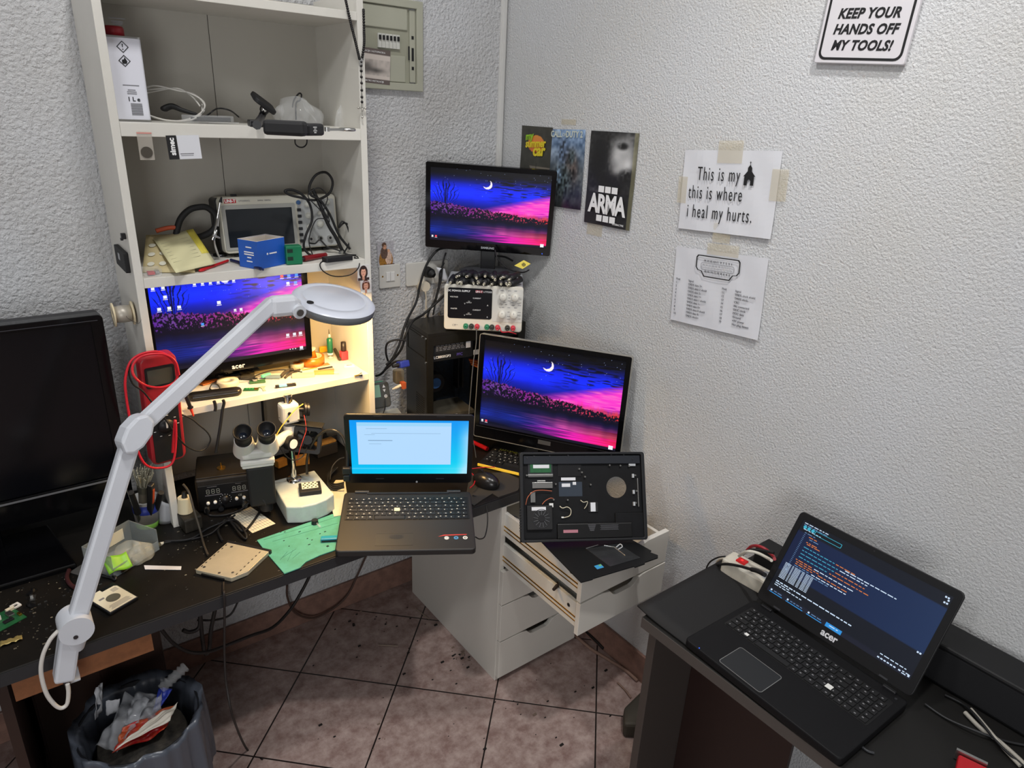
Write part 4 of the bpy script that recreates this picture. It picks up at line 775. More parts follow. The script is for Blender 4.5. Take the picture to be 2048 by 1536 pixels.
# ---------------------------------------------------------------- back wall
p0, p1 = V((-.545, 0, 1.902)), V((-.338, 0, 2.160)); w_, h_ = p1.x-p0.x, p1.z-p0.z
t = thing('fuse_box', 'grey-green recessed fuse panel with breakers on the back wall', 'fuse box', WALLB((p0.x+p1.x)/2-.06, p0.z)); w_ = .33; GB = mat('fuse_grey', 'a8a898', .5); x1 = .06+.1035
x0 = x1-w_
b = B(); ring(b, [(x0, 0), (x1, 0), (x1, h_), (x0, h_)], [(x0+.022, .022), (x1-.022, .022), (x1-.022, h_-.022), (x0+.022, h_-.022)], 0, .016); obj('frame', b, GB, t, bev=.002)
obj('inner_panel', B().b2((x0+.022, .022, 0), (x1-.045, h_-.022, .004)), mat('fuse_inner', '989887', .5), t); obj('top_flap', B().b2((x0+.022, h_-.085, .004), (x1-.052, h_-.024, .010)), GB, t, bev=.003); obj('bottom_flap', B().b2((x0+.022, .024, .004), (x1-.06, .10, .008)), GB, t, bev=.002); obj('side_rail', B().b2((x1-.044, .026, 0), (x1-.024, h_-.026, .008)), GB, t, bev=.001)
for z_ in (.062, .088, .150): obj('slot', B().b2((x1-.038, z_, .008), (x1-.030, z_+(.01 if z_ != .088 else .038), .0085)), INK, t)
obj('slot', B().b2((x1-.050, .09, .008), (x1-.045, .13, .0085)), INK, t)
for i in range(6): 
    k = obj('breaker', B().b2((x1-.075-.018-i*.0125, .118, .004), (x1-.075-.0065-i*.0125, .158, .012)), mat('breaker_white', 'c9c9c2', .4), t, bev=.0006); obj('toggle', B().b2((x1-.0905-i*.0125, .140, .012), (x1-.0845-i*.0125, .153, .016)), INK, k)
pb, pt_ = at(729, 108, 'y', -.014), at(805, 165, 'y', -.014)
t = thing('info_card', 'brown and cream picture card tucked into the fuse panel', 'card', WALLB(pb.x+.02, pt_.z-.008, .0165) @ RZ(-2.5)); cw, ch = .125, .098
def cardpic(u, v):
    n = noise2(u*2, v, 9, 3); e = np.exp(-((u-.35)/.15)**2-((v-.45)/.16)**2)+np.exp(-((u-.65)/.2)**2-((v-.38)/.07)**2); band = (v < .14) | (v > .85); mid = (v > .24) & (v < .68)
    c = np.where(band, 96, np.where(mid, 168+30*n-90*np.clip(e, 0, 1), 205)); return c, c*np.where(band, .88, .95), c*np.where(band, .84, .91)
picture('card', cardpic, cw, ch, 50, 40, vcol('printed_card', False, rough=.4), t)
text('print', 'REGULACIJA I AUTOMATIKA', .007, WHT, t, T(0, ch*.89, .0004)); text('print', 'SVE ELEKTRO INSTALACIJE', .007, WHT, t, T(0, ch*.045, .0004))
# holy card stand-in
p0, p1 = at(753, 481, 'y', -.004), at(790, 531, 'y', -.004)
t = thing('picture_card', 'small picture card of a robed figure above the light switch', 'card', WALLB((p0.x+p1.x)/2, p1.z, .005) @ RZ(1.5)); cw, ch = .062, .086
def robed(u, v):
    n = noise2(u*3, v*3, 9, 5); r = 150+40*n; g = 148+40*n; b = 150+45*n
    def el(cx, cy, rx, ry): return ((u-cx)/rx)**2+((v-cy)/ry)**2 < 1
    for m_, c in ((el(.5, .25, .42, .45), (150, 105, 40)), (el(.66, .35, .20, .30), (196, 168, 150)), (el(.4, .55, .22, .25), (92, 72, 62)), (el(.45, .80, .12, .12), (170, 120, 95)), (el(.42, .86, .14, .10), (88, 60, 44)), (el(.46, .78, .09, .08), (188, 140, 112)), (el(.68, .62, .08, .065), (196, 150, 120)), ((v < .1) & (u > .35), (70, 40, 30))):
        k = .8+.4*n; r = np.where(m_, c[0]*k, r); g = np.where(m_, c[1]*k, g); b = np.where(m_, c[2]*k, b)
    return r, g, b
picture('card', robed, cw, ch, 44, 60, vcol('printed_card', False, rough=.4), t); obj('back', B().b2((-cw/2, 0, -.001), (cw/2, ch, -.0003)), PAPER, t)
# switch, socket
t = thing('light_switch', 'white double light switch on the back wall', 'switch', WALLB(-.467, 1.265)); obj('plate', B().prism(rrect(.081, .081, .004, c=(0, .0405)), 0, .008), mat('switch_white', 'c6c4be', .4), t, bev=.002)
for sx in (-1, 1): obj('rocker', B().b2((sx*.0085-.0078, .024, .008), (sx*.0085+.0078, .056, .0115)), WPL, t, bev=.001)
for sx in (-1, 1): obj('screw', B().cyl((sx*.029, .042, .008), (sx*.029, .042, .0086), .003, seg=10), BRASS, t)
t = thing('wall_socket', 'wide white double wall socket with a black and a white plug', 'socket', WALLB(-.318, 1.262)); obj('plate', B().prism(rrect(.172, .082, .006, c=(0, .041)), 0, .009), mat('switch_white', 'c6c4be', .4), t, bev=.002)
for px, py in ((852, 541),): pass
def wallpt(px, py, d=.0): return at(px, py, 'y', -d)
a = wallpt(858, 545, .02); b = B().cyl((a.x, -.0095, a.z), (a.x, -.035, a.z), .020, .017).cyl((a.x, -.035, a.z), (a.x+.004, -.048, a.z-.006), .017, .009)
single('power_plug', 'round black power plug in the wall socket', 'plug', b, RUB, bev=.002)
a = wallpt(848, 572, .02); b = B().cyl((a.x, -.0005, a.z), (a.x, -.034, a.z), .021, .018).tube([(a.x, -.03, a.z-.015), (a.x+.002, -.03, a.z-.03), (a.x+.004, -.028, a.z-.05), (a.x+.006, -.02, a.z-.16)], lambda q: .006-.0035*min(1, q*3))
single('power_plug', 'round white power plug with its lead below the black plug', 'plug', b, mat('plug_white', 'cfc6b4', .4), bev=.002)
a = wallpt(878, 540, .03); single('paper_flag', 'white folded paper tag on the cable beside the wall socket', 'tag', B().sheet(lambda u, v: V((a.x-.02+.034*u+.018*(1-v), -.045-.008*math.sin(3*u), a.z-.035+.05*v-.008*u)), 5, 4), PAPER, solid=.0008)
# ID photos on right panel front
def face(u, v, hair, kid):
    n = noise2(u, v, 12, 4); r = 205+0*u; g = 200+0*u; b = 198+0*u
    def el(cx, cy, rx, ry): return ((u-cx)/rx)**2+((v-cy)/ry)**2 < 1
    L = [((np.abs(u-.5) < .48) & (v < .17), (225, 225, 222) if kid else (60, 40, 40)), (el(.5, .52, .37, .46) & (v > (.12 if not kid else .25)), hair), ((np.abs(u-.5) < .10) & (v < .4), (196, 140, 118)), (el(.5, .52, .215, .28), (214, 158, 134)), (el(.42, .57, .04, .018), (60, 40, 34)), (el(.58, .57, .04, .018), (60, 40, 34)), (el(.5, .47, .025, .04), (190, 130, 110)), (el(.5, .385, .075, .018), (176, 84, 80)), (el(.5, .80, .2, .08), hair)]
    if kid: L.append(((np.abs(v-.80-.06*np.cos((u-.5)*6)) < .02) & (np.abs(u-.5) < .26), (220, 200, 205)))
    for m_, c in L: r = np.where(m_, c[0]*(.94+.12*n), r); g = np.where(m_, c[1]*(.94+.12*n), g); b = np.where(m_, c[2]*(.94+.12*n), b)
    return r, g, b
for (xa, ya, xb, yb, hair, kid, lb) in ((717, 531, 741, 559, (46, 26, 24), False, 'small portrait photo of a long-haired person on the shelf edge'), (723, 560, 745, 584, (96, 50, 30), True, 'small portrait photo of a child with hairband below the other portrait')):
    p0, p1 = at(xa, ya, 'y', -DEP), at(xb, yb, 'y', -DEP); w_, h_ = p1.x-p0.x, p0.z-p1.z
    t = thing('portrait_photo', lb, 'photo', WALLB((p0.x+p1.x)/2-.004, p1.z, DEP+.0012)); picture('print', lambda u, v: face(u, v, hair, kid), w_, h_, 40, 48, vcol('printed_card', False, rough=.4), t); obj('backing', B().b2((-w_/2-.0005, -.0005, -.001), (w_/2+.0005, h_+.0005, -.0002)), PAPER, t)

# ---------------------------------------------------------------- right wall: posters, notes, sign
def rpt(px, py): return at(px, py, 'x', 0)
def wallsheet(name, label, cat, tl, tr, bl, br, fn, m, nu=60, nv=80, off=.004, curl=.004):
    P = [rpt(*q) for q in (tl, tr, bl, br)]
    w_ = ((P[1]-P[0]).length+(P[3]-P[2]).length)/2; h_ = ((P[0]-P[2]).length+(P[1]-P[3]).length)/2
    c = (P[2]+P[3])/2; ang = math.degrees(math.atan2((P[1].z-P[0].z+P[3].z-P[2].z)/2, -(P[1].y-P[0].y+P[3].y-P[2].y)/2))
    t = thing(name, label, cat, WALLR(c.y, c.z, off) @ RZ(ang))
    if fn: p = picture('sheet', fn, w_, h_, nu, nv, m, t)
    else: p = obj('sheet', B().sheet(lambda u, v: V(((u-.5)*w_, v*h_, 0)), 14, 14), m, t)
    for v in p.data.vertices: v.co.z += curl*(1-v.co.y/h_)**3*(.4+.6*(v.co.x/w_+.5))+.0006*math.sin(v.co.x*60+v.co.y*37)
    p.data.polygons.foreach_set('use_smooth', [False]*len(p.data.polygons)); k = p.modifiers.new('solid', 'SOLIDIFY'); k.thickness = .0004; k.offset = -1
    return t, w_, h_
PR = vcol('printed_card', False, rough=.4)
def poster_a(u, v):
    n = noise2(u, v, 12, 8); road = (v < .22) & (u > .45-.6*v); c = 52+14*n
    r = np.where(road, 120, c); g = np.where(road, 112, c*.98); b = np.where(road, 100, c*.86); k = (((u-.50)/.27)**2+((v-.66)/.17)**2) < 1
    r = np.where(k, 215, r); g = np.where(k, 110+90*(v-.5), g); b = np.where(k, 60, b)
    p = (np.abs(u-.55) < .008) & (v < .28) & (v > .05); return np.where(p, 30, r), np.where(p, 28, g), np.where(p, 24, b)
t, w_, h_ = wallsheet('game_poster', 'small dark poster with green and yellow lettering left of the others', 'poster', (1044, 250), (1104, 256), (1041, 350), (1101, 358), poster_a, PR)
GY = mat('lettering_green', '8fbf2a', .5); YY = mat('lettering_yellow', 'd8c42a', .5)
text('lettering', 'my', .034, GY, t, T(-.034, h_*.735, .0035) @ RZ(8), shear=.15, bold=.0012); text('lettering', 'summer', .036, YY, t, T(.0, h_*.60, .0035) @ RZ(4), shear=.15, bold=.0013, xs=.9); text('lettering', 'car', .050, YY, t, T(.020, h_*.44, .0035) @ RZ(4), shear=.15, bold=.002)
def poster_b(u, v):
    n = noise2(u, v*1.4, 8, 11); n2 = noise2(u, v*1.4, 22, 12); sky = np.clip((v-.45)*2.2, 0, 1); r = 40+75*n+30*sky+50*(n2-.3); g = 46+75*n+50*sky+50*(n2-.3); b = 50+75*n+80*sky+50*(n2-.3)
    for cx, cy, rx, ry, c in ((.42, .70, .15, .18, (84, 100, 124)), (.66, .50, .20, .24, (72, 62, 58)), (.66, .66, .10, .10, (60, 70, 74)), (.4, .34, .34, .22, (62, 72, 76)), (.30, .42, .1, .12, (110, 130, 150))):
        k = np.exp(-(((u-cx)/rx)**2+((v-cy)/ry)**2)**2); r = r*(1-k)+c[0]*k*(.2+1.5*n2); g = g*(1-k)+c[1]*k*(.2+1.5*n2); b = b*(1-k)+c[2]*k*(.2+1.5*n2)
    d = np.clip(.28-v, 0, .28)*2.4; return r*(1-d), g*(1-d), b*(1-d)
t, w_, h_ = wallsheet('game_poster', 'blue-grey poster with pale title across the top, middle of three', 'poster', (1108, 257), (1180, 262), (1096, 412), (1164, 418), poster_b, PR)
text('lettering', 'CALL   DUTY 2', .0270, mat('title_grey', 'bfc6bd', .5), t, T(0, h_*.905, .003), xs=.86, bold=.0008); text('lettering', 'of', .016, mat('title_grey', 'bfc6bd', .5), t, T(.0, h_*.92, .0036)) if 0 else text('lettering', 'OF', .015, mat('title_grey', 'bfc6bd', .5), t, T(-.010, h_*.913, .0034))
def poster_c(u, v):
    n = noise2(u, v*1.5, 7, 21); n2 = noise2(u, v*1.5, 26, 22); c = 26+50*n*n2+24*n2; w1 = np.exp(-(((u-.72)/.26)**2+((v-.74)/.22)**2)**2)*(.75+.4*n); c = c*(1-w1)+205*w1
    for cx, cy, rx, ry in ((.22, .72, .2, .26), (.5, .47, .4, .10), (.7, .86, .12, .04), (.85, .55, .2, .08)):
        k = np.exp(-(((u-cx)/rx)**2+((v-cy)/ry)**2)**2)*np.clip(.4+1.2*n2, 0, 1); c = c*(1-k)+30*k
    c = np.where(v < .36, 34+10*n2, c); e = u > .93; return np.where(e, c*.5+80, c*1.0), np.where(e, c*.5+78, c*1.0), np.where(e, c*.5+58, c*1.0)
t, w_, h_ = wallsheet('game_poster', 'dark grey poster with large white block logo, right of three', 'poster', (1191, 262), (1288, 267), (1170, 443), (1261, 462), poster_c, PR, curl=.002)
text('lettering', 'ARMA', .078, WHT, t, T(0, h_*.14, .006), bold=.0028, xs=.80, sp=.88, line=1)
for y in (.395, .078):
    for k in (-1, 0, 1): obj('logo_block', B().box((k*.029, h_*y, .006), (.024, .019, .0006)), WHT, t)
text('fine_print', 'INTERACTIVE', .008, WHT, t, T(.055, h_*.03, .006))
# handwritten-style note
def strip(p, x, y, w_, h_, a=0, label=None, m=TAPE): return obj('tape_strip', B().box((x, y, .0016), (w_, h_, .0006)), m, p, M=RZ(0))
t, w_, h_ = wallsheet('motto_note', 'white paper note reading this is where i heal my hurts', 'note', (1375, 299), (1571, 303), (1359, 457), (1544, 477), None, PAPER)
for s_, x, y in (('This is my', -.014, .635), ('this is where', -.020, .405), ('i heal my hurts.', -.002, .165)): text('lettering', s_, .050, INK, t, T(x-.014, h_*y, .0042), xs=.53, bold=-.0002, sp=1.22)
b = B(); b.prism([(-.014, 0), (-.005, 0), (-.005, .011), (0, .015), (.005, .011), (.005, 0), (.014, 0), (.014, .022), (.018, .021), (.006, .034), (.006, .042), (0, .050), (-.006, .042), (-.006, .034), (-.018, .021), (-.014, .022)], 0, .0005); b.box((0, .053, .0003), (.0012, .010, .0005)); b.box((0, .055, .0003), (.005, .0012, .0005))
obj('chapel_symbol', b, INK, t, M=T(.066, h_*.60, .0042))
for x, y, a_, c_ in ((.0, h_-.004, .075, .055), (.0, .0, .055, .05), (-w_/2+.003, h_*.5, .03, .07), (w_/2+.003, h_*.62, .045, .075)): strip(t, x, y, a_, c_)
# connector sheet
t, w_, h_ = wallsheet('pinout_sheet', 'printed sheet with a connector outline and pin table on the right wall', 'sheet', (1357, 493), (1541, 517), (1343, 638), (1519, 680), None, PAPER)
o1 = [(-.066, .046), (.066, .046), (.071, .040), (.071, .012), (.064, .004), (.052, .002), (.042, -.012), (-.042, -.012), (-.052, .002), (-.064, .004), (-.071, .012), (-.071, .040)]
b = B(); ring(b, o1, [(x*.957, (y-.017)*.91+.017) for x, y in o1], 0, .0005); obj('connector_outline', b, INK, t, M=T(.0, h_*.72, .0042))
b = B(); ring(b, rrect(.108, .019, .006), rrect(.106, .017, .005), 0, .0004)
for i in range(10):
    for y in (.0035, -.0035): b.torus((-.046+i*.0102+(.002 if y > 0 else -.002), y, .0003), .0028, .0003, seg=10, rs=4, sc=.7)
obj('pin_outline', b, GREYINK, t, M=T(0, h_*.72+.017, .0042))
text('pin_numbers', '19 17 15 13 11  9  7  5  3  1', .0082, INK, t, T(0, h_*.72+.029, .0042)); text('pin_numbers', '18 16 14 12 10  8  6  4  2', .0082, INK, t, T(0, h_*.72-.000, .0042))
FT = mat('print_grey', '4a4a50', .7)
def col(s_, x, y, sz=.0082): text('table_print', s_, sz, FT, t, T(x, y, .0042), 'LEFT', line=1.22, ext=.0002)
col('Pin#\n1\n2\n3\n4\n5\n6\n7\n8\n9\n10', -.136, h_*.565); col('Signal\nTMDS data 2+\nTMDS data 2 shield\nTMDS data 2-\nTMDS data 1+\nTMDS data 1 shield\nTMDS data 1-\nTMDS data 0+\nTMDS data 0 shield\nTMDS data 0-\nTMDS clock+', -.092, h_*.565)
col('Pin#\n11\n12\n13\n14\n15\n16\n17\n18\n19', .022, h_*.54); col('Signal\nTMDS clock shield\nTMDS clock-\nCEC\nNo connected\nDDC clock\nDDC data\nGround\n+5V power\nHot plug detect', .064, h_*.54)
strip(t, .01, h_+.006, .10, .03)
for x, y, z_, w2, h2 in ((0, 1107, 0, .06, .03),): pass
for i, (px, py, w2, h2) in enumerate(((1138, 244, .07, .016), (1190, 455, .07, .05))):
    p = rpt(px, py); single('tape_patch', ('loose yellowed tape strip above the middle poster', 'yellowed tape patch under the dark poster with block logo')[i], 'tape', B().box((0, 0, .001), (w2, h2, .0006)), TAPE, WALLR(p.y, p.z, .0008))
# tools sign
bl, br = rpt(1633, 127), rpt(1812, 131); c = (bl+br)/2; SW = .200
t = thing('wall_sign', 'white black-bordered sign reading keep your hands off my tools', 'sign', WALLR(c.y, c.z, .002) @ RZ(-2.6)); SHH = .30
obj('board', B().prism(rrect(SW, SHH, .004, c=(0, SHH/2)), 0, .010), mat('sign_white', 'cfccd0', .35), t, bev=.002)
b = B(); ring(b, rrect(SW-.014, SHH-.014, .016, c=(0, SHH/2)), rrect(SW-.024, SHH-.024, .012, c=(0, SHH/2)), .010, .0106); obj('border', b, INK, t)
for s_, y in (('KEEP YOUR', .088), ('HANDS OFF', .058), ('MY TOOLS!', .027)): text('lettering', s_, .0265, INK, t, T(.0, y, .0104), shear=.22, bold=.0010, xs=.93, sp=1.06)
# ---------------------------------------------------------------- things on the work desk
def PD(px, py, h=0): return at(px, py, 'z', DT+h)
# cutting mat
pts = [(514, 1082), (590, 1056), (679, 1025), (722, 1040), (715, 1085), (669, 1102), (640, 1112), (612, 1125), (600, 1137), (569, 1149), (538, 1113), (520, 1090)]
P = [PD(*q) for q in pts]; P = [(p.x, max(p.y, -.655)) for p in P]
c0 = P[0]; t = thing('work_mat', 'teal silicone work mat lying at the desk edge beside the laptop', 'mat', (c0[0], c0[1], DT)); LP = [(x-c0[0], y-c0[1]) for x, y in P]
obj('mat_sheet', B().prism(LP, .0006, .003), mat('teal_silicone', '58a592', .45, mottle=.35, mscale=25, c2='3a7a52'), t)
b = B(); ra = random.Random(4)
for (xa, ya), (xb, yb) in (((527, 1080), (676, 1033)), ((545, 1083), (676, 1046)), ((560, 1120), (575, 1103)), ((575, 1122), (586, 1100)), ((585, 1117), (600, 1104)), ((565, 1115), (592, 1098))):
    b.tube([PD(xa, ya, .0032)-V((c0[0], c0[1], DT)), PD(xb, yb, .0032)-V((c0[0], c0[1], DT))], .0004, smooth=False, seg=4)
obj('crease_lines', b, mat('teal_dark', '24705f', .6), t)
SPK = B()
for i in range(16):
    p = PD(ra.uniform(540, 665), ra.uniform(1060, 1100), .0032)-V((c0[0], c0[1], DT)); SPK.box(tuple(p+V((0, 0, .0006))), (.003+ra.random()*.004, .0014, .0012), M=None)
tag(obj('mat_crumbs', SPK, mat('crumb_dark', '141a18', .6), None, M=T(c0[0], c0[1], DT)), 'tiny dark and pale solder crumbs strewn on the teal mat', 'debris', None, 'stuff')
p0, p1 = PD(630, 1047, .008), PD(634, 1066, .006)
t = thing('small_trimmer', 'tiny black knob with clear shaft on the teal mat', 'component', PD(630, 1047, .003)); IV = t.matrix_world.inverted(); obj('knob', B().cyl((0, 0, .0005), (0, 0, .012), .010, .009, seg=14), BLK, t, bev=.001); obj('shaft', B().cyl((.002, -.008, .004), (.004, -.03, .003), .003, seg=10), CLEAR, t)
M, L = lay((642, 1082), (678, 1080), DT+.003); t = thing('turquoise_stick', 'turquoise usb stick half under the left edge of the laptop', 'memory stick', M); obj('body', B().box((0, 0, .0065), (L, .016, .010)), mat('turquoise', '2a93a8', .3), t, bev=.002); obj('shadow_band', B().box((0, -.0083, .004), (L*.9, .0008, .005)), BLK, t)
# microscope ----------------------------------------------------------------
ZB = .79
t = thing('stereo_microscope', 'white stereo microscope on a pale grey fan-shaped base in front of the shelf', 'microscope', V((-.957, -.33, DT))); IV = t.matrix_world.inverted()
F0, F1, F2, F3 = (-1.015, -.271), (-.882, -.275), (-.890, -.441), (-1.031, -.436)
poly = [F3, (-.995, -.458), (-.955, -.464), (-.920, -.457), F2, F1, F0]
MB_ = mat('scope_base', 'bfc6c0', .45, mottle=.2, mscale=30); obj('base', B().prism(poly, DT+.0008, ZB), MB_, t, bev=.004, M=IV)
colx, coly = -.957, -.303
obj('column', B().cyl((colx, coly, ZB-.003), (colx, coly, 1.02), .0085, seg=18), CHROME, t, M=IV); obj('column_foot', B().lathe([(.022, 0), (.021, .008), (.010, .012), (.009, .012)], T(colx, coly, ZB)), CHROME, t, M=IV)
SCW = mat('scope_white', 'cfcfca', .35)
b = B().b2((colx-.026, coly-.022, .985), (colx+.026, coly+.022, 1.045)); obj('column_clamp', b, SCW, t, bev=.008, M=IV); obj('top_cap', B().cyl((colx, coly, 1.045), (colx, coly, 1.066), .013, seg=18).cyl((colx, coly, 1.066), (colx, coly, 1.07), .011, seg=18), CHROME, t, M=IV)
obj('clamp_screw', B().cyl((colx-.006, coly-.022, 1.02), (colx-.006, coly-.026, 1.02), .005, seg=12).cyl((colx-.012, coly-.022, .998), (colx-.012, coly-.026, .998), .0035, seg=12), DSTEEL, t, M=IV)
obj('clamp_knob', B().cyl((colx+.026, coly-.006, 1.02), (colx+.05, coly-.012, 1.016), .006, seg=12).cyl((colx+.040, coly-.01, 1.018), (colx+.046, coly-.011, 1.017), .021, seg=20).cyl((colx+.050, coly-.012, 1.016), (colx+.056, coly-.0135, 1.0155), .019, seg=20), BLK, t, M=IV)
# head: prism body, two eyepiece tubes, objective
hc = V((-1.072, -.352, .915)); ax = V((-.17, -.60, .78)).normalized(); rt = V((1, -.28, .0)).normalized()
MHd = frame(hc, rt, V((.28, 1, 0)))
obj('head_plate', B().box((0, 0, .004), (.090, .062, .016)).box((0, 0, -.008), (.084, .056, .010)), SCW, t, bev=.004, M=IV @ MHd)
obj('head_body', B().prism([(-.042, -.028), (.042, -.028), (.038, .028), (-.038, .028)], .012, .042), SCW, t, bev=.010, seg=3, M=IV @ MHd)
for k, sx in ((0, -1), (1, 1)):
    base = hc+rt*(.030*sx)+V((.002, .008, .030)); top = base+ax*.062
    tb_ = obj('eyepiece_tube', B().cyl(base, top, .031, .024, seg=28), SCW, t, bev=.004, M=IV)
    b = B().lathe([(.0195, 0), (.0215, .002), (.0215, .014), (.020, .016), (.0205, .024), (.0235, .040), (.0250, .052), (.0235, .054), (.0215, .050), (.018, .030), (.0001, .026)], frame(top-ax*.002, rt, ax.cross(rt))); obj('eyecup', b, RUB, tb_)
    obj('eye_lens', B().lathe([(.0115, .0275), (.008, .030), (.0001, .031)], frame(top-ax*.002, rt, ax.cross(rt))), mat('lens_blue', '101826', .05, coat=1), tb_)
    for z_ in (.004, .009): b = B().torus((0, 0, z_), .0217, .0008, frame(top-ax*.002, rt, ax.cross(rt)), seg=28, rs=6); obj('grip_ring', b, BLKM, tb_)
obj('objective', B().box((.004, 0, -.075), (.070, .05, .125), taper=1.06).cyl((.012, -.004, -.137), (.012, -.004, -.160), .018, seg=20), BLKM, t, bev=.006, M=IV @ MHd)
aA, aB = hc+V((.045, .0, .03)), V((colx, coly-.004, .955)); obj('arm', B().cyl(aA, aB, .017, .013, seg=16).cyl(V((colx, coly, .935)), V((colx, coly, .975)), .018, seg=18), SCW, t, M=IV)
kx = V((colx-.018, coly-.032, .935)); kd = V((.35, -.9, .05)).normalized(); obj('focus_knob', B().cyl(kx, kx+kd*.020, .021, seg=22).cyl(kx-kd*.045, kx-kd*.03, .021, seg=22), BLK, t, bev=.002, M=IV); obj('knob_face', B().cyl(kx+kd*.020, kx+kd*.0215, .014, seg=20), WHT, t, M=IV)
# cooling fan clipped to the column
fc = V((colx+.040, coly-.030, .930)); MFn = frame(fc, V((.8, -.5, -.12)), V((.05, .15, 1)))
t = thing('cooling_fan', 'small black computer fan tied to the microscope column with loose wires', 'fan', MFn)
b = B(); hexo = rrect(.080, .080, .008, n=8); circ = [(.037*math.cos(a), .037*math.sin(a)) for a in [math.radians(45*k+i*90/8*.5*.999) for k in range(0, 8, 2) for i in range(9)]]
ang = [math.atan2(y, x) for x, y in hexo]; ring(b, hexo, [(.037*math.cos(a), .037*math.sin(a)) for a in ang], -.0125, .0125); obj('fan_frame', b, BLK, t, bev=.001)
obj('fan_hub', B().cyl((0, 0, -.010), (0, 0, .010), .014, seg=20), BLK, t)
for i in range(7): obj('fan_blade', B().box((.024, 0, 0), (.022, .013, .0012), M=RZ(i*360/7) @ RX(32)), BLK, t)
b = B().b2((-.07, .043, -.03), (.04, .0465, .02)); b.b2((-.085, .058, -.02), (-.02, .0605, .015)); obj('bracket', b, BLKM, t, bev=.001)
t['label'] = 'small black computer fan with black brackets on the microscope column'
cable('fan_wire', 'yellow wires running from the fan knob down the microscope arm', [(606, 808, -.33), (590, 820, -.345), (575, 838, -.355), (562, 855, -.36), (552, 872, -.365)], .0016, mat('wire_yellow', 'cdb14a', .5))
cable('fan_wire', 'red wire hanging from the fan knob', [(608, 830, -.33), (611, 845, -.34), (612, 862, -.345), (606, 880, -.35), (598, 905, -.35), (594, 925, -.34)], .0012, mat('wire_red', 'b0392f', .5))
cable('fan_wire', 'dark wire loop hanging below the fan', [(556, 890, -.36), (566, 905, -.36), (580, 918, -.36), (592, 920, -.355), (606, 912, -.35), (614, 895, -.345)], .0016, RUB)
# gadget on base
M, L = lay((598, 992), (645, 986), ZB); t = thing('filter_cartridge', 'small black square cartridge with dotted white face on the microscope base', 'filter', M @ T(0, .022, .0008)); obj('case', B().box((0, 0, .007), (.062, .056, .013)), BLKM, t, bev=.002)
obj('dotted_face', B().box((0, .006, .0142), (.046, .036, .001)), mat('face_cream', 'd8d4be', .5), t)
b = B()
for j in range(4):
    for i in range(4): b.cyl((-.018+i*.0115+(j % 2)*.005, -.006+j*.0085, .0147), (-.018+i*.0115+(j % 2)*.005, -.006+j*.0085, .0151), .0030, seg=8)
o_ = obj('dot_holes', b, INK, t); o_['kind'] = 'stuff'
cable('gooseneck', 'black gooseneck cable arching from the microscope base to the laptop lid', [(614, 948, -.33), (614, 920, -.33), (622, 893, -.34), (640, 868, -.36), (664, 860, -.385), (684, 872, -.405), (693, 900, -.42), (694, 935, -.425)], .0042, mat('gooseneck', '3a3834', .3, .5))
p = at(694, 948, 'y', -.43); single('webcam', 'small black clip-on camera hanging over the left edge of the laptop lid', 'camera', B().box((0, 0, .012), (.026, .016, .022)).box((-.001, 0, -.012), (.020, .014, .022)), BLK, frame(p, V((1, -.6, 0)), V((.6, 1, 0))), bev=.003)
# rework station -------------------------------------------------------------
MSt = pose((-1.151, -.268, DT+.001), -15.8)
t = thing('rework_station', 'black hot-air rework station with twin digit displays', 'soldering station', MSt)
obj('body', B().b2((-.073, 0, .003), (.073, .15, .106)), mat('station_black', '1a1613', .5), t, bev=.006); obj('front_panel', B().b2((-.068, -.002, .006), (.068, .0, .086)), mat('panel_black', '0e0e10', .35), t, bev=.001); obj('top_cover', B().b2((-.070, .004, .106), (.070, .146, .110)), mat('station_black', '1a1613', .5), t, bev=.003)
MF = frame((0, -.0022, 0), (1, 0, 0), (0, 0, 1)); DG = emis('digit_grey', '8f8c80', .55)
def seg7(b, x, y, w_, h_):
    for (cx, cy, sx, sy) in ((0, h_/2, w_*.8, .0014), (0, 0, w_*.8, .0014), (0, -h_/2, w_*.8, .0014), (-w_/2, h_/4, .0014, h_*.4), (w_/2, h_/4, .0014, h_*.4), (-w_/2, -h_/4, .0014, h_*.4), (w_/2, -h_/4, .0014, h_*.4)): b.box((x+cx, y+cy, .0002), (sx, sy, .0004))
for x0 in (-.042, .028):
    b = B()
    for i in range(3): seg7(b, x0+i*.0135, .066, .0075, .013)
    obj('digit_display', b, DG, t, M=MF)
b = B(); b.box((-.03, .081, .0002), (.026, .0016, .0004)); b.box((.04, .081, .0002), (.015, .0016, .0004)); b.box((-.028, .054, .0002), (.045, .003, .0004)); b.box((.042, .054, .0002), (.045, .003, .0004))
obj('panel_print', b, mat('panel_grey', '63626a', .6), t, M=MF)
text('mark', 'CE', .008, DG, t, MF @ T(.042, .040, .0002))
obj('dial', B().lathe([(.012, 0), (.011, .010), (0, .011)], MF @ T(.002, .036, 0)), BLK, t); b = B()
for i in range(11): a = math.radians(-40+26*i); b.box((.002+.0155*math.cos(a), .036+.0155*math.sin(a), .0002), (.0014, .0014, .0004))
obj('dial_marks', b, WHT, t, M=MF)
for x, y in ((-.045, .030), (-.026, .031), (.032, .033), (.052, .033)): obj('push_button', B().lathe([(.0048, 0), (.0045, .005), (.003, .0065), (0, .0065)], MF @ T(x, y, 0)), WHT, t)
for x in (-.05, -.012, .052): obj('connector', B().cyl((x, 0, .012), (x, -.016, .012), .0085, .0075, seg=16), STEEL if x != -.012 else DSTEEL, t)
obj('top_bolt', B().cyl((-.002, .05, .110), (-.002, .05, .113), .012, seg=18).cyl((-.002, .05, .113), (-.002, .05, .128), .002, seg=8), BRASS, t)
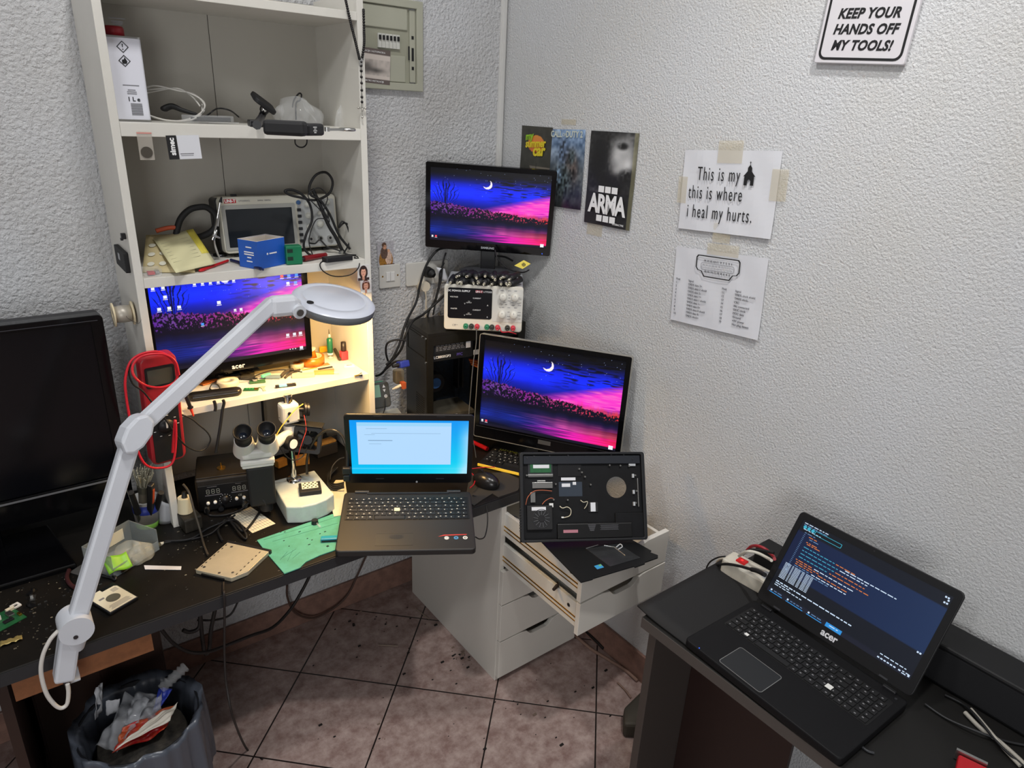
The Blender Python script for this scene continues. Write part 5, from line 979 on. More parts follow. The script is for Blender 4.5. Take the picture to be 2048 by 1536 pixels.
cable('station_lead', 'black lead from the rework station front curling over the desk', [(412, 1016, -.292), (418, 1030, 0, DT+.006), (450, 1030, 0, DT+.006), (480, 1020, 0, DT+.008), (498, 1005, -.31)], .0034, RUB)
cable('station_lead', 'black lead looping from the station past the graph paper', [(495, 1000, -.31), (520, 1015, 0, DT+.01), (512, 1035, 0, DT+.006), (488, 1062, 0, DT+.006), (470, 1048, 0, DT+.012), (450, 1040, 0, DT+.006), (436, 1060, 0, DT+.006), (445, 1082, 0, DT+.006)], .0034, RUB)
cable('station_lead', 'black lead crossing in front of the station to the optical drive', [(455, 1035, 0, DT+.012), (480, 1068, 0, DT+.008), (492, 1078, 0, DT+.006), (490, 1064, 0, DT+.012), (468, 1040, 0, DT+.014), (420, 1055, 0, DT+.006), (380, 1078, 0, DT+.006), (330, 1082, 0, DT+.006)], .003, RUB)
cable('station_lead', 'cable leading from the power block along the desk', [(366, 968, -.30), (378, 985, -.31), (388, 1020, -.34), (400, 1060, -.37), (408, 1090, 0, DT+.006), (416, 1110, 0, DT+.006)], .003, mat('lead_brown', '3c352c', .6))
cable('iron_stand', 'dark soldering iron cable by the microscope objective', [(508, 965, -.36), (520, 990, -.37), (532, 1008, -.375), (540, 1020, 0, DT+.006)], .0035, DRK)
# power block + white plug
M, L = lay((362, 1073), (411, 1056), DT); t = thing('power_block', 'black power distribution block right of the bookshelf post', 'power strip', M @ T(.004, .012, 0)); obj('body', B().box((0, .03, .022), (.048, .085, .042)), mat('dusty_black', '1c1914', .55, mottle=.4, mscale=60, c2='3a342a'), t, bev=.004); obj('socket_hole', B().cyl((0, .045, .043), (0, .045, .0436), .017, seg=20), BLK, t)
a = M @ V((.0, .045, .0)); a.z = DT+.0445; single('power_plug', 'cream round plug standing on the black power block', 'plug', B().cyl((0, 0, 0), (.003, 0, .044), .0195, .018, seg=22).cyl((.003, 0, .044), (.004, 0, .062), .008, .005, seg=12, m=1), [mat('plug_cream', 'd2c6a6', .45), BLK], V((a.x, a.y, a.z)), bev=.002)
# graph paper
P = [PD(*q, .0015) for q in ((462, 1031), (505, 1066), (551, 1047), (501, 1013))]; c0 = P[0].copy(); t = thing('graph_paper', 'grid-lined paper piece with pencil smudge on the desk', 'paper', c0)
obj('sheet', B().prism([(p.x-c0.x, p.y-c0.y) for p in P], -.0005, .0), mat('graph_cream', 'cfc9b4', .7), t); b = B()
for i in range(1, 9):
    q = i/9; b.tube([P[0].lerp(P[1], q)-c0+V((0, 0, .0003)), P[3].lerp(P[2], q)-c0+V((0, 0, .0003))], .0003, smooth=False, seg=4); b.tube([P[0].lerp(P[3], q)-c0+V((0, 0, .0003)), P[1].lerp(P[2], q)-c0+V((0, 0, .0003))], .0003, smooth=False, seg=4)
obj('grid_print', b, GREYINK, t)
# optical drive
M = pose((-1.262, -.582, DT+.001), -52.4); t = thing('optical_drive', 'silver slim optical drive lying at the front of the desk', 'optical drive', M)
SIL = mat('drive_silver', 'b9b09a', .45, .35, mottle=.15, mscale=20); obj('case', B().prism([(-.063, 0), (.040, 0), (.062, .035), (.063, .126), (-.063, .126)], 0, .0115), SIL, t, bev=.001); obj('step', B().prism([(.046, .012), (.0605, .036), (.0615, .124), (.046, .124)], .0115, .0123), mat('drive_silver2', 'c2b9a0', .4, .35), t)
obj('black_bezel', B().b2((-.066, .126, 0), (.066, .134, .0125)), BLK, t, bev=.001); b = B()
for i in range(7): b.box((-.058, .018+i*.016, .0117), (.0025, .006, .0004)); b.box((.043, .018+i*.016, .0117), (.0025, .006, .0004))
o_ = obj('vent_slot', b, INK, t)
for x, y in ((-.05, .016), (.0, .008), (.03, .02), (-.04, .112), (.052, .1)): obj('screw', B().cyl((x, y, .0115), (x, y, .0122), .0035, seg=10), STEEL, t)
obj('rail', B().b2((-.045, -.004, .001), (.02, 0, .006)), DSTEEL, t)
# hard drive
o_ = V((-1.5, -.587, DT+.0008)); xd = V((.061, .026, 0)).normalized(); M = frame(o_, xd, V((0, 0, 1)).cross(xd)); t = thing('hard_drive', 'small hard drive with white label and dark hub beside the lamp joint', 'hard drive', M)
obj('case', B().b2((0, 0, 0), (.07, .10, .0085)), DSTEEL, t, bev=.002); obj('label_sheet', B().prism([(.003, .002), (.067, .002), (.067, .078), (.062, .084), (.034, .084), (.034, .094), (.012, .094), (.012, .088), (.003, .088)], .0086, .0089), mat('label_white', 'd4d2c0', .5), t); obj('hub', B().cyl((.036, .044, .009), (.036, .044, .0093), .0155, seg=28), mat('hub_grey', '5c5c54', .4), t)
b = B()
for i in range(6): b.box((.035, .008+i*.003, .009), (.05-.004*(i % 3), .0009, .0004))
for i in range(5): b.box((.055, .064+i*.003, .009), (.014, .0011, .0004))
b.box((.018, .06, .009), (.012, .006, .0004)); obj('label_print', b, GREYINK, t)
# white strip, glue pen, cable
P = [PD(*q, .001) for q in ((288, 1131), (290, 1139), (362, 1140), (363, 1133))]; c0 = P[0].copy(); single('paper_strip', 'narrow white strip of paper lying on the black desk', 'strip', B().prism([(p.x-c0.x, p.y-c0.y) for p in P], 0, .0008), PAPER, V(c0))
M, L = lay((240, 1141), (290, 1103), DT+.0095); t = thing('glue_pen', 'cream glue bottle with clear tip lying on the desk behind the white strip', 'bottle', M); obj('bottle', B().cyl((-.01, 0, 0), (L*.22, 0, 0), .0085, seg=16), mat('glue_cream', 'd2c49a', .45), t); obj('dark_end', B().cyl((-L/2, 0, 0), (-.01, 0, 0), .0082, seg=16), mat('bronze', '3a2c18', .3, .5), t); obj('tip', B().cyl((L*.22, 0, 0), (L*.48, 0, -.003), .0075, .0015, seg=14), mat('tip_olive', 'a8985e', .3, alpha=.7), t)
b = B()
for i in range(3): b.box((.008, -.004+.004*i, .0087), (.03, .001, .0006))
obj('print', b, GREYINK, t)
M, L = lay((292, 1100), (326, 1086), DT+.004); t = thing('card_adapter', 'cream and clear plug adapter at the end of a black cable on the desk', 'adapter', M); obj('plug_end', B().box((-L*.33, 0, 0), (L*.34, .014, .007)), mat('cream_bright', 'e2d39a', .4), t, bev=.001); obj('body', B().box((L*.1, 0, 0), (L*.5, .013, .006)), mat('smoky', '6f6a55', .3, alpha=.8), t, bev=.001); obj('tail', B().cyl((L*.35, 0, 0), (L*.55, 0, 0), .0055, .003, seg=10), CREAM, t)
cable('black_lead', 'black cable running from the plug adapter along the desk', [(327, 1086, 0, DT+.004), (350, 1082, 0, DT+.004), (385, 1078, 0, DT+.004), (420, 1068, 0, DT+.004), (440, 1052, 0, DT+.012), (470, 1030, 0, DT+.012)], .0026, RUB)
# cup with tools
cb_ = PD(300, 1062); cc = V((cb_.x, cb_.y+.03, DT+.0008)); t = thing('yogurt_cup', 'white and blue plastic cup full of brushes and tools beside the shelf post', 'cup', MX.Translation(cc) @ RY(4))
CUPW = mat('cup_white', 'd4d3d0', .4); obj('cup_wall', B().lathe([(.0001, 0), (.027, .0), (.036, .085), (.0375, .086), (.0375, .089), (.0345, .089), (.026, .003), (.0001, .003)]), CUPW, t)
obj('blue_band', B().lathe([(.0326, .050), (.0352, .078), (.0355, .078), (.0329, .050)]), mat('cup_blue', '24348c', .4), t); obj('green_patch', B().lathe([(.0272, .003), (.0288, .018), (.0290, .018), (.0274, .003)]), mat('cup_green', '6c9e3c', .5), t)
def tool(n, lb, ct, px, py, y, bx, by, build):
    tip = at(px, py, 'y', y); bot = V((cc.x+bx, cc.y+by, DT+.010)); M = frame(bot, (tip-bot).orthogonal(), (tip-bot).cross((tip-bot).orthogonal())); t = thing(n, lb, ct, M); build(t, (tip-bot).length); return t
def brush(t, L):
    obj('handle', B().cyl((0, 0, 0), (0, 0, L*.62), .010, .013, seg=12), mat('brush_wood', '6a6458', .5), t); obj('ferrule', B().cyl((0, 0, L*.62), (0, 0, L*.74), .0145, .0165, seg=16), mat('ferrule', '7a786c', .35, .7), t)
    b = B(); ra = random.Random(2)
    for i in range(90):
        a = ra.uniform(0, 6.28); r = ra.random()**.5; b.tube([(r*.013*math.cos(a), r*.013*math.sin(a), L*.73), (r*.030*math.cos(a)+.004, r*.026*math.sin(a), L*(.9+.12*ra.random()))], .0013, smooth=False, seg=4)
    o = obj('bristles', b, mat('bristle', 'a8a492', .8), t); o['kind'] = 'stuff'
tool('paint_brush', 'grey bristled brush standing in the cup', 'brush', 287, 940, -.30, -.008, .006, brush)
def cutter(t, L): obj('handle', B().box((0, 0, L*.5), (.018, .014, L)), BLK, t, bev=.003); obj('orange_panel', B().box((0, -.0076, L*.72), (.008, .0012, L*.34)), mat('cutter_orange', 'c8522a', .4), t); obj('orange_panel', B().box((.0096, 0, L*.72), (.0012, .008, L*.34)), mat('cutter_orange', 'c8522a', .4), t)
tool('utility_knife', 'black utility knife with orange panel standing in the cup', 'knife', 302, 968, -.31, .008, -.004, cutter)
def handle(t, L): obj('grip', B().cyl((0, 0, L*.4), (0, 0, L), .009, .0075, seg=10), BLKM, t); obj('shaft', B().cyl((0, 0, 0), (0, 0, L*.4), .003, seg=8), STEEL, t)
tool('screwdriver', 'black handled tool leaning at the right side of the cup', 'screwdriver', 322, 985, -.29, .016, .01, handle); tool('screwdriver', 'dark tool leaning left out of the cup', 'screwdriver', 262, 985, -.32, -.014, -.006, handle); tool('tweezers', 'thin steel tweezers leaning left out of the cup', 'tweezers', 252, 977, -.34, -.018, -.006, lambda t, L: obj('leg', B().cyl((0, 0, 0), (0, 0, L), .002, .0012, seg=6), STEEL, t))
cp = V((cc.x+.045, cc.y-.002, DT+.001)); single('paper_cup', 'crushed grey paper cup standing beside the blue and white cup', 'cup', B().sheet(lambda u, v: V(((.020+.008*v)*math.cos(2.2+3.4*u)*(1-.15*math.sin(7*u)), (.018+.01*v)*math.sin(2.2+3.4*u), .075*v+.012*math.sin(5*u)*v)), 16, 6), mat('cup_grey', 'b9bcc2', .5), MX.Translation(cp) @ RY(8), solid=.0012)
# clear tray with bags
P = [PD(*q) for q in ((216, 1112), (272, 1118), (306, 1066), (252, 1040))]
cen = sum(P, V())/4; M = frame(V((-1.435, -.365, DT+.001)), V((.86, .5, 0)), V((-.5, .86, 0))); TRM = mat('frosted_tray', '9aa3a6', .25, alpha=.45)
t = thing('parts_tray', 'frosted clear plastic tray with small bags behind the lamp arm', 'tray', M); b = B(); w_, d_, h_ = .135, .10, .062; b.b2((-w_/2, -d_/2, 0), (w_/2, d_/2, .002)); b.b2((-w_/2, d_/2-.002, .002), (w_/2, d_/2, h_)); b.b2((-w_/2, -d_/2, .002), (-w_/2+.002, d_/2-.002, h_)); b.b2((w_/2-.002, -d_/2, .002), (w_/2, d_/2-.002, h_)); b.b2((-w_/2+.002, -d_/2, .002), (w_/2-.002, -d_/2+.002, h_*.42)); obj('tray_body', b, TRM, t); obj('white_label', B().b2((-.03, d_/2-.0032, .018), (.045, d_/2-.0025, .05)), mat('label_white', 'd4d2c0', .5), t)
bag('plastic_bag', 'crumpled clear bag of small parts in the frosted tray', 'bag', (-1.412, -.382, DT+.004), .05, .036, .042, 8, mat('bag_film', 'c8c4b2', .2, alpha=.40))
a = M @ V((-.045, -.02, .004)); single('green_packet', 'bright green packet lying in the frosted tray', 'packet', B().sheet(lambda u, v: V((-.03+.055*u, -.026+.03*v, .012+.028*v+.004*math.sin(6*u))), 8, 6), mat('packet_green', '7db92c', .4), MX.Translation((a.x+.01, a.y-.008, DT+.004)) @ RZ(12), solid=.001)
# left part of desk: boards and bits
M, L = lay((-6, 1262), (50, 1232), DT+.001); t = thing('main_board', 'green circuit board at the left end of the desk', 'board', M); obj('board', B().b2((-L/2, -.008, 0), (L/2, .055, .0016)), PCB, t); 
for x, y, w_, d_, h_, m in ((-.02, .035, .03, .014, .012, WPL), (.012, .028, .012, .02, .006, STEEL), (.0, .01, .02, .01, .004, BLK), (.024, .012, .006, .012, .005, BRASS), (-.03, .012, .01, .01, .008, STEEL), (.02, .044, .016, .008, .007, CREAM)): obj('component', B().box((x, y, .0016+h_/2), (w_, d_, h_)), m, t, bev=.0005)
M, L = lay((24, 1214), (38, 1210), DT+.001); t = thing('square_chip', 'small white square socket beside the green circuit board', 'component', lay((25, 1216), (38, 1209), DT+.001)[0]); b = B(); ring(b, rrect(.018, .018, .002), rrect(.008, .008, .001), 0, .003); obj('frame', b, WPL, t)
for i, (px, py) in enumerate(((60, 1155), (64, 1185), (66, 1197), (63, 1212), (52, 1162))):
    t = thing('metal_bracket', 'bent steel bracket, number %s from the back in the row left of the lamp' % ('two three four five one'.split()[i]), 'bracket', MX.Translation(PD(px, py, .001)) @ RZ(40*i)); t['label'] = ('small steel bracket, second in the row of metal bits left of the lamp', 'small steel bracket in the middle of the metal bits left of the lamp', 'small steel bracket just in front of the middle one left of the lamp', 'frontmost steel bracket of the metal bits left of the lamp', 'rearmost steel bracket of the metal bits left of the lamp')[i]; obj('plate', B().box((0, 0, .0012), (.022, .011, .002)).box((.006, .003, .004), (.005, .006, .006)), DSTEEL if i % 2 else STEEL, t)
single('foil_scrap', 'crumpled gold foil scrap at the left front of the desk', 'scrap', B().sheet(lambda u, v: V((-.02+.04*u, -.008+.016*v, .002+.004*abs(math.sin(9*u+4*v)))), 10, 5), mat('gold_foil', 'b9a66a', .35, .6), PD(23, 1284, .001), solid=.0004)
M, L = lay((145, 1148), (166, 1154), DT+.001); single('flat_card', 'grey flat card half hidden behind the lamp arm', 'card', B().b2((-L*.8, 0, 0), (L, .035, .002)), mat('grey_card', '4a4a4a', .5), M)
single('hook_tool', 'small black hook tool lying between the lamp arm and glue pen', 'tool', B().tube([PD(205, 1152, .004), PD(222, 1156, .004), PD(230, 1160, .004), PD(231, 1154, .008), PD(226, 1152, .004)], .003), BLK)
single('brown_strap', 'dark reddish cable end left of the lamp arm', 'cable', B().tube([PD(138, 1140, .006), PD(134, 1155, .006), PD(140, 1168, .006), PD(150, 1175, .006)], .005), mat('dark_red_brown', '3a1a1c', .5))
DEB = B(); ra = random.Random(11)
for i in range(300):
    if ra.random() < .55: px, py = ra.uniform(0, 170), ra.uniform(1135, 1300)
    elif ra.random() < .6: px, py = ra.uniform(330, 560), ra.uniform(1015, 1110)
    else: px, py = ra.uniform(170, 560), ra.uniform(1080, 1220)
    p = PD(px, py)
    if p.y < -.645 or p.x > -.99: continue
    s_ = .0008+.0022*ra.random()**3; DEB.box((p.x, p.y, DT+.0004+s_*.3), (s_*2.2, s_, s_*.6), ra.choice((0, 0, 1, 2, 3)), None)
tag(obj('desk_debris', DEB, [mat('dust_grey', '5c564a', .7), mat('dust_dark', '3b352c', .7), STEEL, mat('dust_pale', '8f8874', .7)]), 'specks of solder, clippings and dust scattered over the black desk', 'debris', None, 'stuff')
# behind the microscope: clutter
M, L = lay((636, 918), (676, 905), DT); t = thing('battery_pack', 'dark block with a worn orange wooden top behind the laptop lid', 'block', M @ T(0, .02, .001)); obj('block', B().box((0, 0, .02), (L, .04, .04)), mat('block_dark', '28221c', .6), t, bev=.002); obj('orange_top', B().box((0, 0, .044), (L*.95, .034, .008)), mat('orange_wood', 'b07a32', .6, mottle=.4, mscale=80), t, bev=.002)
single('wooden_block', 'small orange wooden block by the microscope column', 'block', B().box((0, 0, .016), (.045, .025, .03)), mat('orange_wood', 'b07a32', .6), MX.Translation(PD(603, 935)+V((.01, .02, .0008))) @ RZ(-10), bev=.002)
single('wooden_block', 'second orange wooden block left of the microscope column', 'block', B().box((0, 0, .014), (.035, .022, .026)), mat('orange_wood', 'b07a32', .6), MX.Translation(PD(567, 938)+V((.0, .02, .0008))) @ RZ(15), bev=.002)
single('round_adapter', 'dark round wall adapter lying behind the gooseneck', 'adapter', B().cyl((0, 0, .03), (.03, -.03, .034), .028, .024, seg=20).cyl((.03, -.03, .034), (.04, -.04, .034), .012, .008, seg=14), DRK, MX.Translation(PD(640, 905)+V((0, .06, .001))), bev=.003)
P = [PD(*q, .001) for q in ((655, 985), (668, 1035), (700, 1030), (690, 962), (672, 962))]; c0 = P[0].copy(); single('white_booklet', 'white paper booklet partly under the left side of the laptop', 'paper', B().prism([(p.x-c0.x, p.y-c0.y) for p in P], 0, .004), mat('booklet', 'c9c2aa', .7), V(c0))
b = B()
for k in range(4): b.tube([PD(688, 965+k*3, .008+.004*k), PD(668, 968+k*4, .008), PD(655, 958+k*4, .008+.003*k), PD(658, 945+k*3, .01), PD(675, 935, .012+.003*k)], .0028)
single('cable_coil', 'coil of black cable behind the laptop left edge', 'cable', b, RUB)
b = B().tube([PD(660, 960, .02), PD(664, 935, .04), PD(676, 920, .05), PD(688, 915, .05)], .0022); single('black_lead', 'thin dark lead rising from the cable coil behind the laptop', 'cable', b, DRK)
# ---------------------------------------------------------------- corner: computer tower, bench supply, monitor stand, cables
TZ = 1.157; MT_ = pose((-.452, -.236, DT+.001), -6)
t = thing('computer_tower', 'open black computer tower in the corner under the bench power supply', 'computer', MT_); TH = TZ-DT-.002; TL, TD = .385, .185
CASE = mat('case_black', '1a1816', .5, mottle=.3, mscale=40, c2='35302a'); b = B()
b.b2((0, 0, TH-.014), (TL, TD, TH)); b.b2((0, 0, 0), (TL, TD, .014)); b.b2((0, TD-.003, .014), (TL, TD, TH-.014)); b.b2((TL-.03, .0, .014), (TL, TD-.003, TH-.014)); b.b2((0, 0, .014), (.022, .006, TH-.014)); b.b2((.022, 0, TH-.045), (TL-.03, .004, TH-.014))
obj('frame', b, CASE, t, bev=.001)
obj('rear_panel', B().b2((-.001, .006, .014), (.003, TD-.003, TH-.014)), CASE, t)
b = B()
for j in range(15):
    for i in range(6): b.box((-.0012, .03+i*.012, .06+j*.0085), (.0006, .008, .004), 0)
o_ = obj('rear_vent_slot', b, INK, t); o_['kind'] = 'stuff'
b = B(); ring(b, [(.012, TH-.10), (TD-.012, TH-.10), (TD-.012, TH-.022), (.012, TH-.022)], [(.022, TH-.092), (TD-.022, TH-.092), (TD-.022, TH-.03), (.022, TH-.03)], 0, .002); obj('rear_bracket', b, CASE, t, M=frame((-.001, 0, 0), (0, 1, 0), (0, 0, 1)) @ MX.Diagonal((1, 1, -1, 1)))
for y, z in ((.012, TH-.02), (.012, TH-.105), (.04, TH-.02), (.012, .08)): obj('case_screw', B().cyl((-.001, y, z), (-.004, y, z), .004, seg=10), STEEL, t)
obj('power_unit', B().b2((.024, .008, TH-.105), (.175, .15, TH-.016)), mat('psu_black', '121213', .5), t, bev=.001)
MF = frame((.10, .0075, TH-.06), (1, 0, 0), (0, 0, 1)); obj('spec_label', B().b2((-.072, -.015, 0), (.045, .035, .0004)), INK, t, M=MF); b = B(); ra = random.Random(3)
for j in range(6):
    x = -.066
    while x < .04: w_ = ra.uniform(.006, .016); b.box((x+w_/2, -.006+j*.0055, .0006), (w_, .0022, .0004)); x += w_+.004
obj('label_print', b, GREYINK, t, M=MF); obj('barcode_sticker', B().b2((.048, -.010, 0), (.066, .034, .0006)), PAPER, t, M=MF); text('model_print', 'LC8800GP3', .013, WHT, t, MF @ T(-.042, -.034, .0006)); text('model_print', 'PFC', .014, mat('violet_print', '5a4a9a', .5), t, MF @ T(.024, -.034, .0006)); obj('white_tag', B().b2((.078, -.04, 0), (.104, -.022, .0006)), LGREY, t, M=MF)
obj('main_board', B().b2((.026, TD-.02, .03), (.25, TD-.016, TH-.11)), mat('board_dark', '10151c', .5, mottle=.5, mscale=90, c2='233040'), t)
obj('cpu_cooler', B().cyl((.085, TD-.02, .19), (.085, TD-.07, .19), .035, seg=24), DSTEEL, t); obj('cooler_hub', B().cyl((.085, TD-.07, .19), (.085, TD-.072, .19), .020, seg=24), mat('hub_blue', '4a78b8', .4), t); 
obj('graphics_card', B().b2((.026, .03, .085), (.20, TD-.02, .098)).b2((.05, .026, .082), (.16, .032, .094)), mat('card_grey', '4a463c', .5, mottle=.4, mscale=60), t); obj('card_label', B().b2((.04, .0285, .080), (.13, .0295, .0955)), LGREY, t); obj('memory_stick', B().b2((.18, TD-.06, .15), (.185, TD-.02, .28)), INK, t); obj('memory_stick', B().b2((.198, TD-.06, .15), (.203, TD-.02, .28)), INK, t)
OW = mat('wire_orange', 'c8702a', .45); RW = mat('wire_dark_red', '8a2a1c', .5)
for k in range(6): obj('ribbon_wire', B().tube([(.21, .10-.004*k, .27-.003*k), (.245, .05, .268-.006*k), (.285, .03, .235-.008*k), (.27, .02, .20-.005*k), (.225, .03, .205-.004*k)], .0022), OW if k % 2 else RW, t)
for k, (x, z) in enumerate(((.20, .05), (.235, .03), (.26, .055), (.30, .12), (.31, .16), (.23, .19), (.25, .21))): obj('loose_wire', B().tube([(.262, .01, .125), ((.262+x)/2, -.008, (.125+z)/2+.01), (x, .004, z)], .0016), RW if k % 2 else OW, t)
obj('wire_bundle', B().tube([(.225, .0, .137), (.26, -.008, .128), (.31, -.004, .133)], .008), OW, t)
# bench power supply
MP = pose((-.284, -.313, TZ+.006), -37.6, 90, 0); PW, PH, PDp = .262, .155, .21
t = thing('bench_power_supply', 'white bench power supply with black display and coloured terminals on the tower', 'power supply', MP); PSW = mat('supply_white', 'd0ccc0', .4)
obj('case', B().prism(rrect(PW-.004, PH-.004, .006, c=(0, PH/2)), -PDp, -.018), mat('supply_grey', '9a9ca0', .45), t, bev=.002); obj('front_frame', B().prism(rrect(PW, PH, .010, c=(0, PH/2)), -.018, 0), PSW, t, bev=.003)
obj('display_window', B().prism(rrect(.147, .104, .008, c=(-.045, .093)), 0, .0016), mat('display_black', '0a0b10', .15), t); obj('knob_panel', B().prism(rrect(.100, .112, .004, c=(.080, .091)), 0, .001), mat('knob_panel', 'cac8c2', .45), t)
ZT = .0018
text('title_print', 'DC POWER SUPPLY', .0085, WHT, t, T(-.082, .132, ZT), bold=.0002); obj('badge', B().b2((-.027, .131, ZT-.0002), (-.004, .139, ZT)), mat('badge_red', 'b02838', .4), t); text('title_print', 'UNI-T', .0085, WHT, t, T(-.0155, .1318, ZT+.0002), bold=.0003); text('title_print', 'UTP3305', .0075, WHT, t, T(.013, .1322, ZT))
for y in (.112, .072):
    text('caption', 'VOLTAGE' if y > .1 else 'MASTER', .006, WHT, t, T(-.098, y, ZT)); text('caption', 'CURRENT', .006, WHT, t, T(-.022, y-.002, ZT)); text('caption', 'V', .007, WHT, t, T(-.062, y-.022, ZT)); text('caption', 'A', .007, WHT, t, T(.014, y-.025, ZT)); text('caption', 'C.V\nOUTPUT', .0045, WHT, t, T(-.048, y-.013, ZT))
for x, y in ((.064, .122), (.104, .122), (.063, .062), (.102, .062)): k = obj('dial', B().lathe([(.0125, 0), (.0118, .014), (.010, .016), (0, .016)], T(x, y, .001)), mat('knob_white', 'd8d5cc', .35), t); obj('pointer', B().box((x, y+.006, .0172), (.0012, .006, .0006)), GREYINK, k)
b = B(); ra = random.Random(6)
for x, y in ((.06, .142), (.085, .142), (.105, .142), (.085, .128), (.085, .118), (.085, .108), (.07, .102), (.095, .102), (.115, .1), (.058, .095), (.075, .095), (.098, .094), (.12, .094), (.065, .085), (.085, .085), (.107, .085), (.085, .07), (.085, .055), (.085, .045), (.12, .12), (.12, .07), (.12, .06)): b.box((x, y, .0012), (ra.uniform(.006, .012), .0016, .0004))
obj('panel_print', b, GREYINK, t); 
for x, y in ((.056, .097), (.056, .088), (.122, .118), (.122, .105), (.122, .062), (.122, .05)): obj('push_button', B().prism(rrect(.007, .005, .001, c=(x, y)), 0, .003), mat('button_grey', 'b5b2ab', .4), t)
TG, TK, TR_ = mat('terminal_green', '2a7a58', .4), mat('terminal_black', '33332f', .4), mat('terminal_red', 'c03a48', .4)
for x, m in ((-.057, TG), (-.038, TK), (-.019, TR_), (.014, TG), (.031, TK), (.050, TR_), (.083, TK), (.102, TR_)): obj('terminal', B().lathe([(.0085, 0), (.0085, .010), (.0065, .012), (.0065, .020), (.003, .020), (.003, .017), (0, .017)], T(x, .016, 0), seg=14), m, t)
text('caption', 'CE', .010, GREYINK, t, T(-.097, .013, .0003)); b = B(); b.box((-.09, .018, .0002), (.012, .0012, .0004)); obj('panel_print', b, GREYINK, t)
PZ = TZ+.006+PH
# stand of the top monitor, child of it
mon = bpy.data.objects['desktop_monitor']; IV = mon.matrix_world.inverted(); yv = V((math.cos(math.radians(-39.8)), math.sin(math.radians(-39.8)), 0)); bk = V((-yv.y, yv.x, 0)); bc = V((-.178, -.178, 0))+bk*.045
obj('neck', B().box((0, 0, .055), (.052, .022, .115)), BLK, mon, bev=.003, M=IV @ MX.Translation((bc.x, bc.y, PZ+.004)) @ RZ(-39.8)); obj('stand_base', B().lathe([(.0001, 0), (.098, 0), (.098, .004), (.085, .010), (.0001, .014)], MX.Diagonal((1, .74, 1, 1)), seg=40), mat('stand_grey', '34353a', .35), mon, M=IV @ MX.Translation((bc.x, bc.y, PZ+.0006)) @ RZ(-39.8))
# heap of barrel adapters
ra = random.Random(5); first = None; k_ = 0
BT = [mat('tip_silver', 'b9b4a4', .3, .9), mat('tip_yellow', 'b9a23a', .4)]
MPT = MX.Translation((-.284, -.313, PZ)) @ RZ(-37.6)
for row, (y0, z0, n) in enumerate(((.022, .0115, 14), (.058, .0125, 9), (.038, .027, 12))):
    for i in range(n):
        x = (-.115, -.02, -.085)[row]+(.225, .13, .19)[row]*(i+.5)/n; M = MPT @ T(x, y0+.008*math.sin(i*1.7), z0) @ RZ(ra.uniform(-22, 30)-14) @ RX(ra.uniform(-6, 8)+90) @ MX.Scale(1.55, 4)
        if not first:
            first = thing('barrel_adapter', 'black barrel plug adapter in the heap on top of the bench power supply', 'adapter', M, 'barrel plug adapters heaped on the bench supply'); obj('body', B().lathe([(0, -.022), (.0055, -.022), (.0065, -.004), (.0070, .010), (.0052, .016), (0, .016)], seg=10), RUB, first); obj('tip', B().lathe([(.003, .016), (.003, .027), (.0018, .027), (.0018, .020), (0, .020)], seg=10), BT[0], first)
        else:
            c = copy_tree(first); c.matrix_world = M
p = at(1045, 530, 'y', -.30); t = thing('yellow_tag', 'yellow diamond tag with a round black symbol beside the monitor stand', 'tag', frame(p, V((.75, -.6, .05)), V((.3, .3, .8)))); obj('tag_card', B().prism([(-.028, -.002), (0, -.014), (.028, .004), (.004, .017)], -.0005, .0005), mat('tag_yellow', 'cdb822', .4), t); b = B(); b.torus((.004, .001, .0008), .0055, .0009, seg=16, rs=5); b.box((.004, .001, .0008), (.002, .013, .0006)); b.box((.004, .001, .0008), (.013, .002, .0006)); obj('symbol', b, INK, t)
bag('film_bag', 'clear film bag bunched under the yellow tag', 'bag', (MPT @ V((.085, .045, 0)))[:], .035, .03, .028, 12, CLEAR)
# cables at the corner
cable('monitor_cable', 'thick black cable arching from the top monitor down past the socket to the tower', [(948, 496, -.10), (915, 497, -.08), (890, 496, -.05), (872, 503, -.05), (853, 530, -.05), (840, 570, -.05), (832, 605, -.06), (812, 645, -.10), (798, 690, -.12), (782, 722, -.12), (768, 742, -.12)], .0042, RUB)
cable('monitor_cable', 'black cable from the supply bending over the tower top to the rear', [(889, 590, -.12), (870, 608, -.10), (845, 630, -.10), (826, 642, -.14), (812, 668, -.17), (804, 695, -.16), (790, 715, -.14), (772, 730, -.13)], .0042, RUB)
cable('socket_cable', 'black cable hanging from the paper tag by the socket behind the tower', [(888, 525, -.05), (880, 545, -.05), (878, 570, -.05), (870, 600, -.05), (857, 625, -.05), (853, 650, -.05)], .0036, RUB)
cable('socket_cable', 'second black cable running beside the first behind the tower', [(892, 505, -.06), (886, 525, -.06), (882, 560, -.06), (872, 600, -.06), (866, 630, -.06)], .0030, RUB)
cable('stand_cable', 'thin black cable beside the top monitor stand', [(990, 500, -.22), (994, 515, -.24), (1004, 528, -.25), (1022, 540, -.27), (1045, 545, -.28), (1058, 540, -.27)], .0024, RUB)
cable('stand_cable', 'black cable running right from behind the top monitor neck', [(992, 512, -.16), (1010, 514, -.16), (1026, 522, -.18)], .0034, RUB)
cable('rear_cable', 'black cable loop at the tower rear above the tester', [(813, 681, -.2), (790, 680, -.19), (774, 688, -.18), (772, 706, -.17), (776, 722, -.16)], .0034, RUB)
cable('rear_cable', 'black cable from the tower rear down behind the green tester', [(806, 722, -.20), (790, 724, -.18), (775, 735, -.16), (762, 748, -.14), (752, 752, -.12)], .004, RUB)
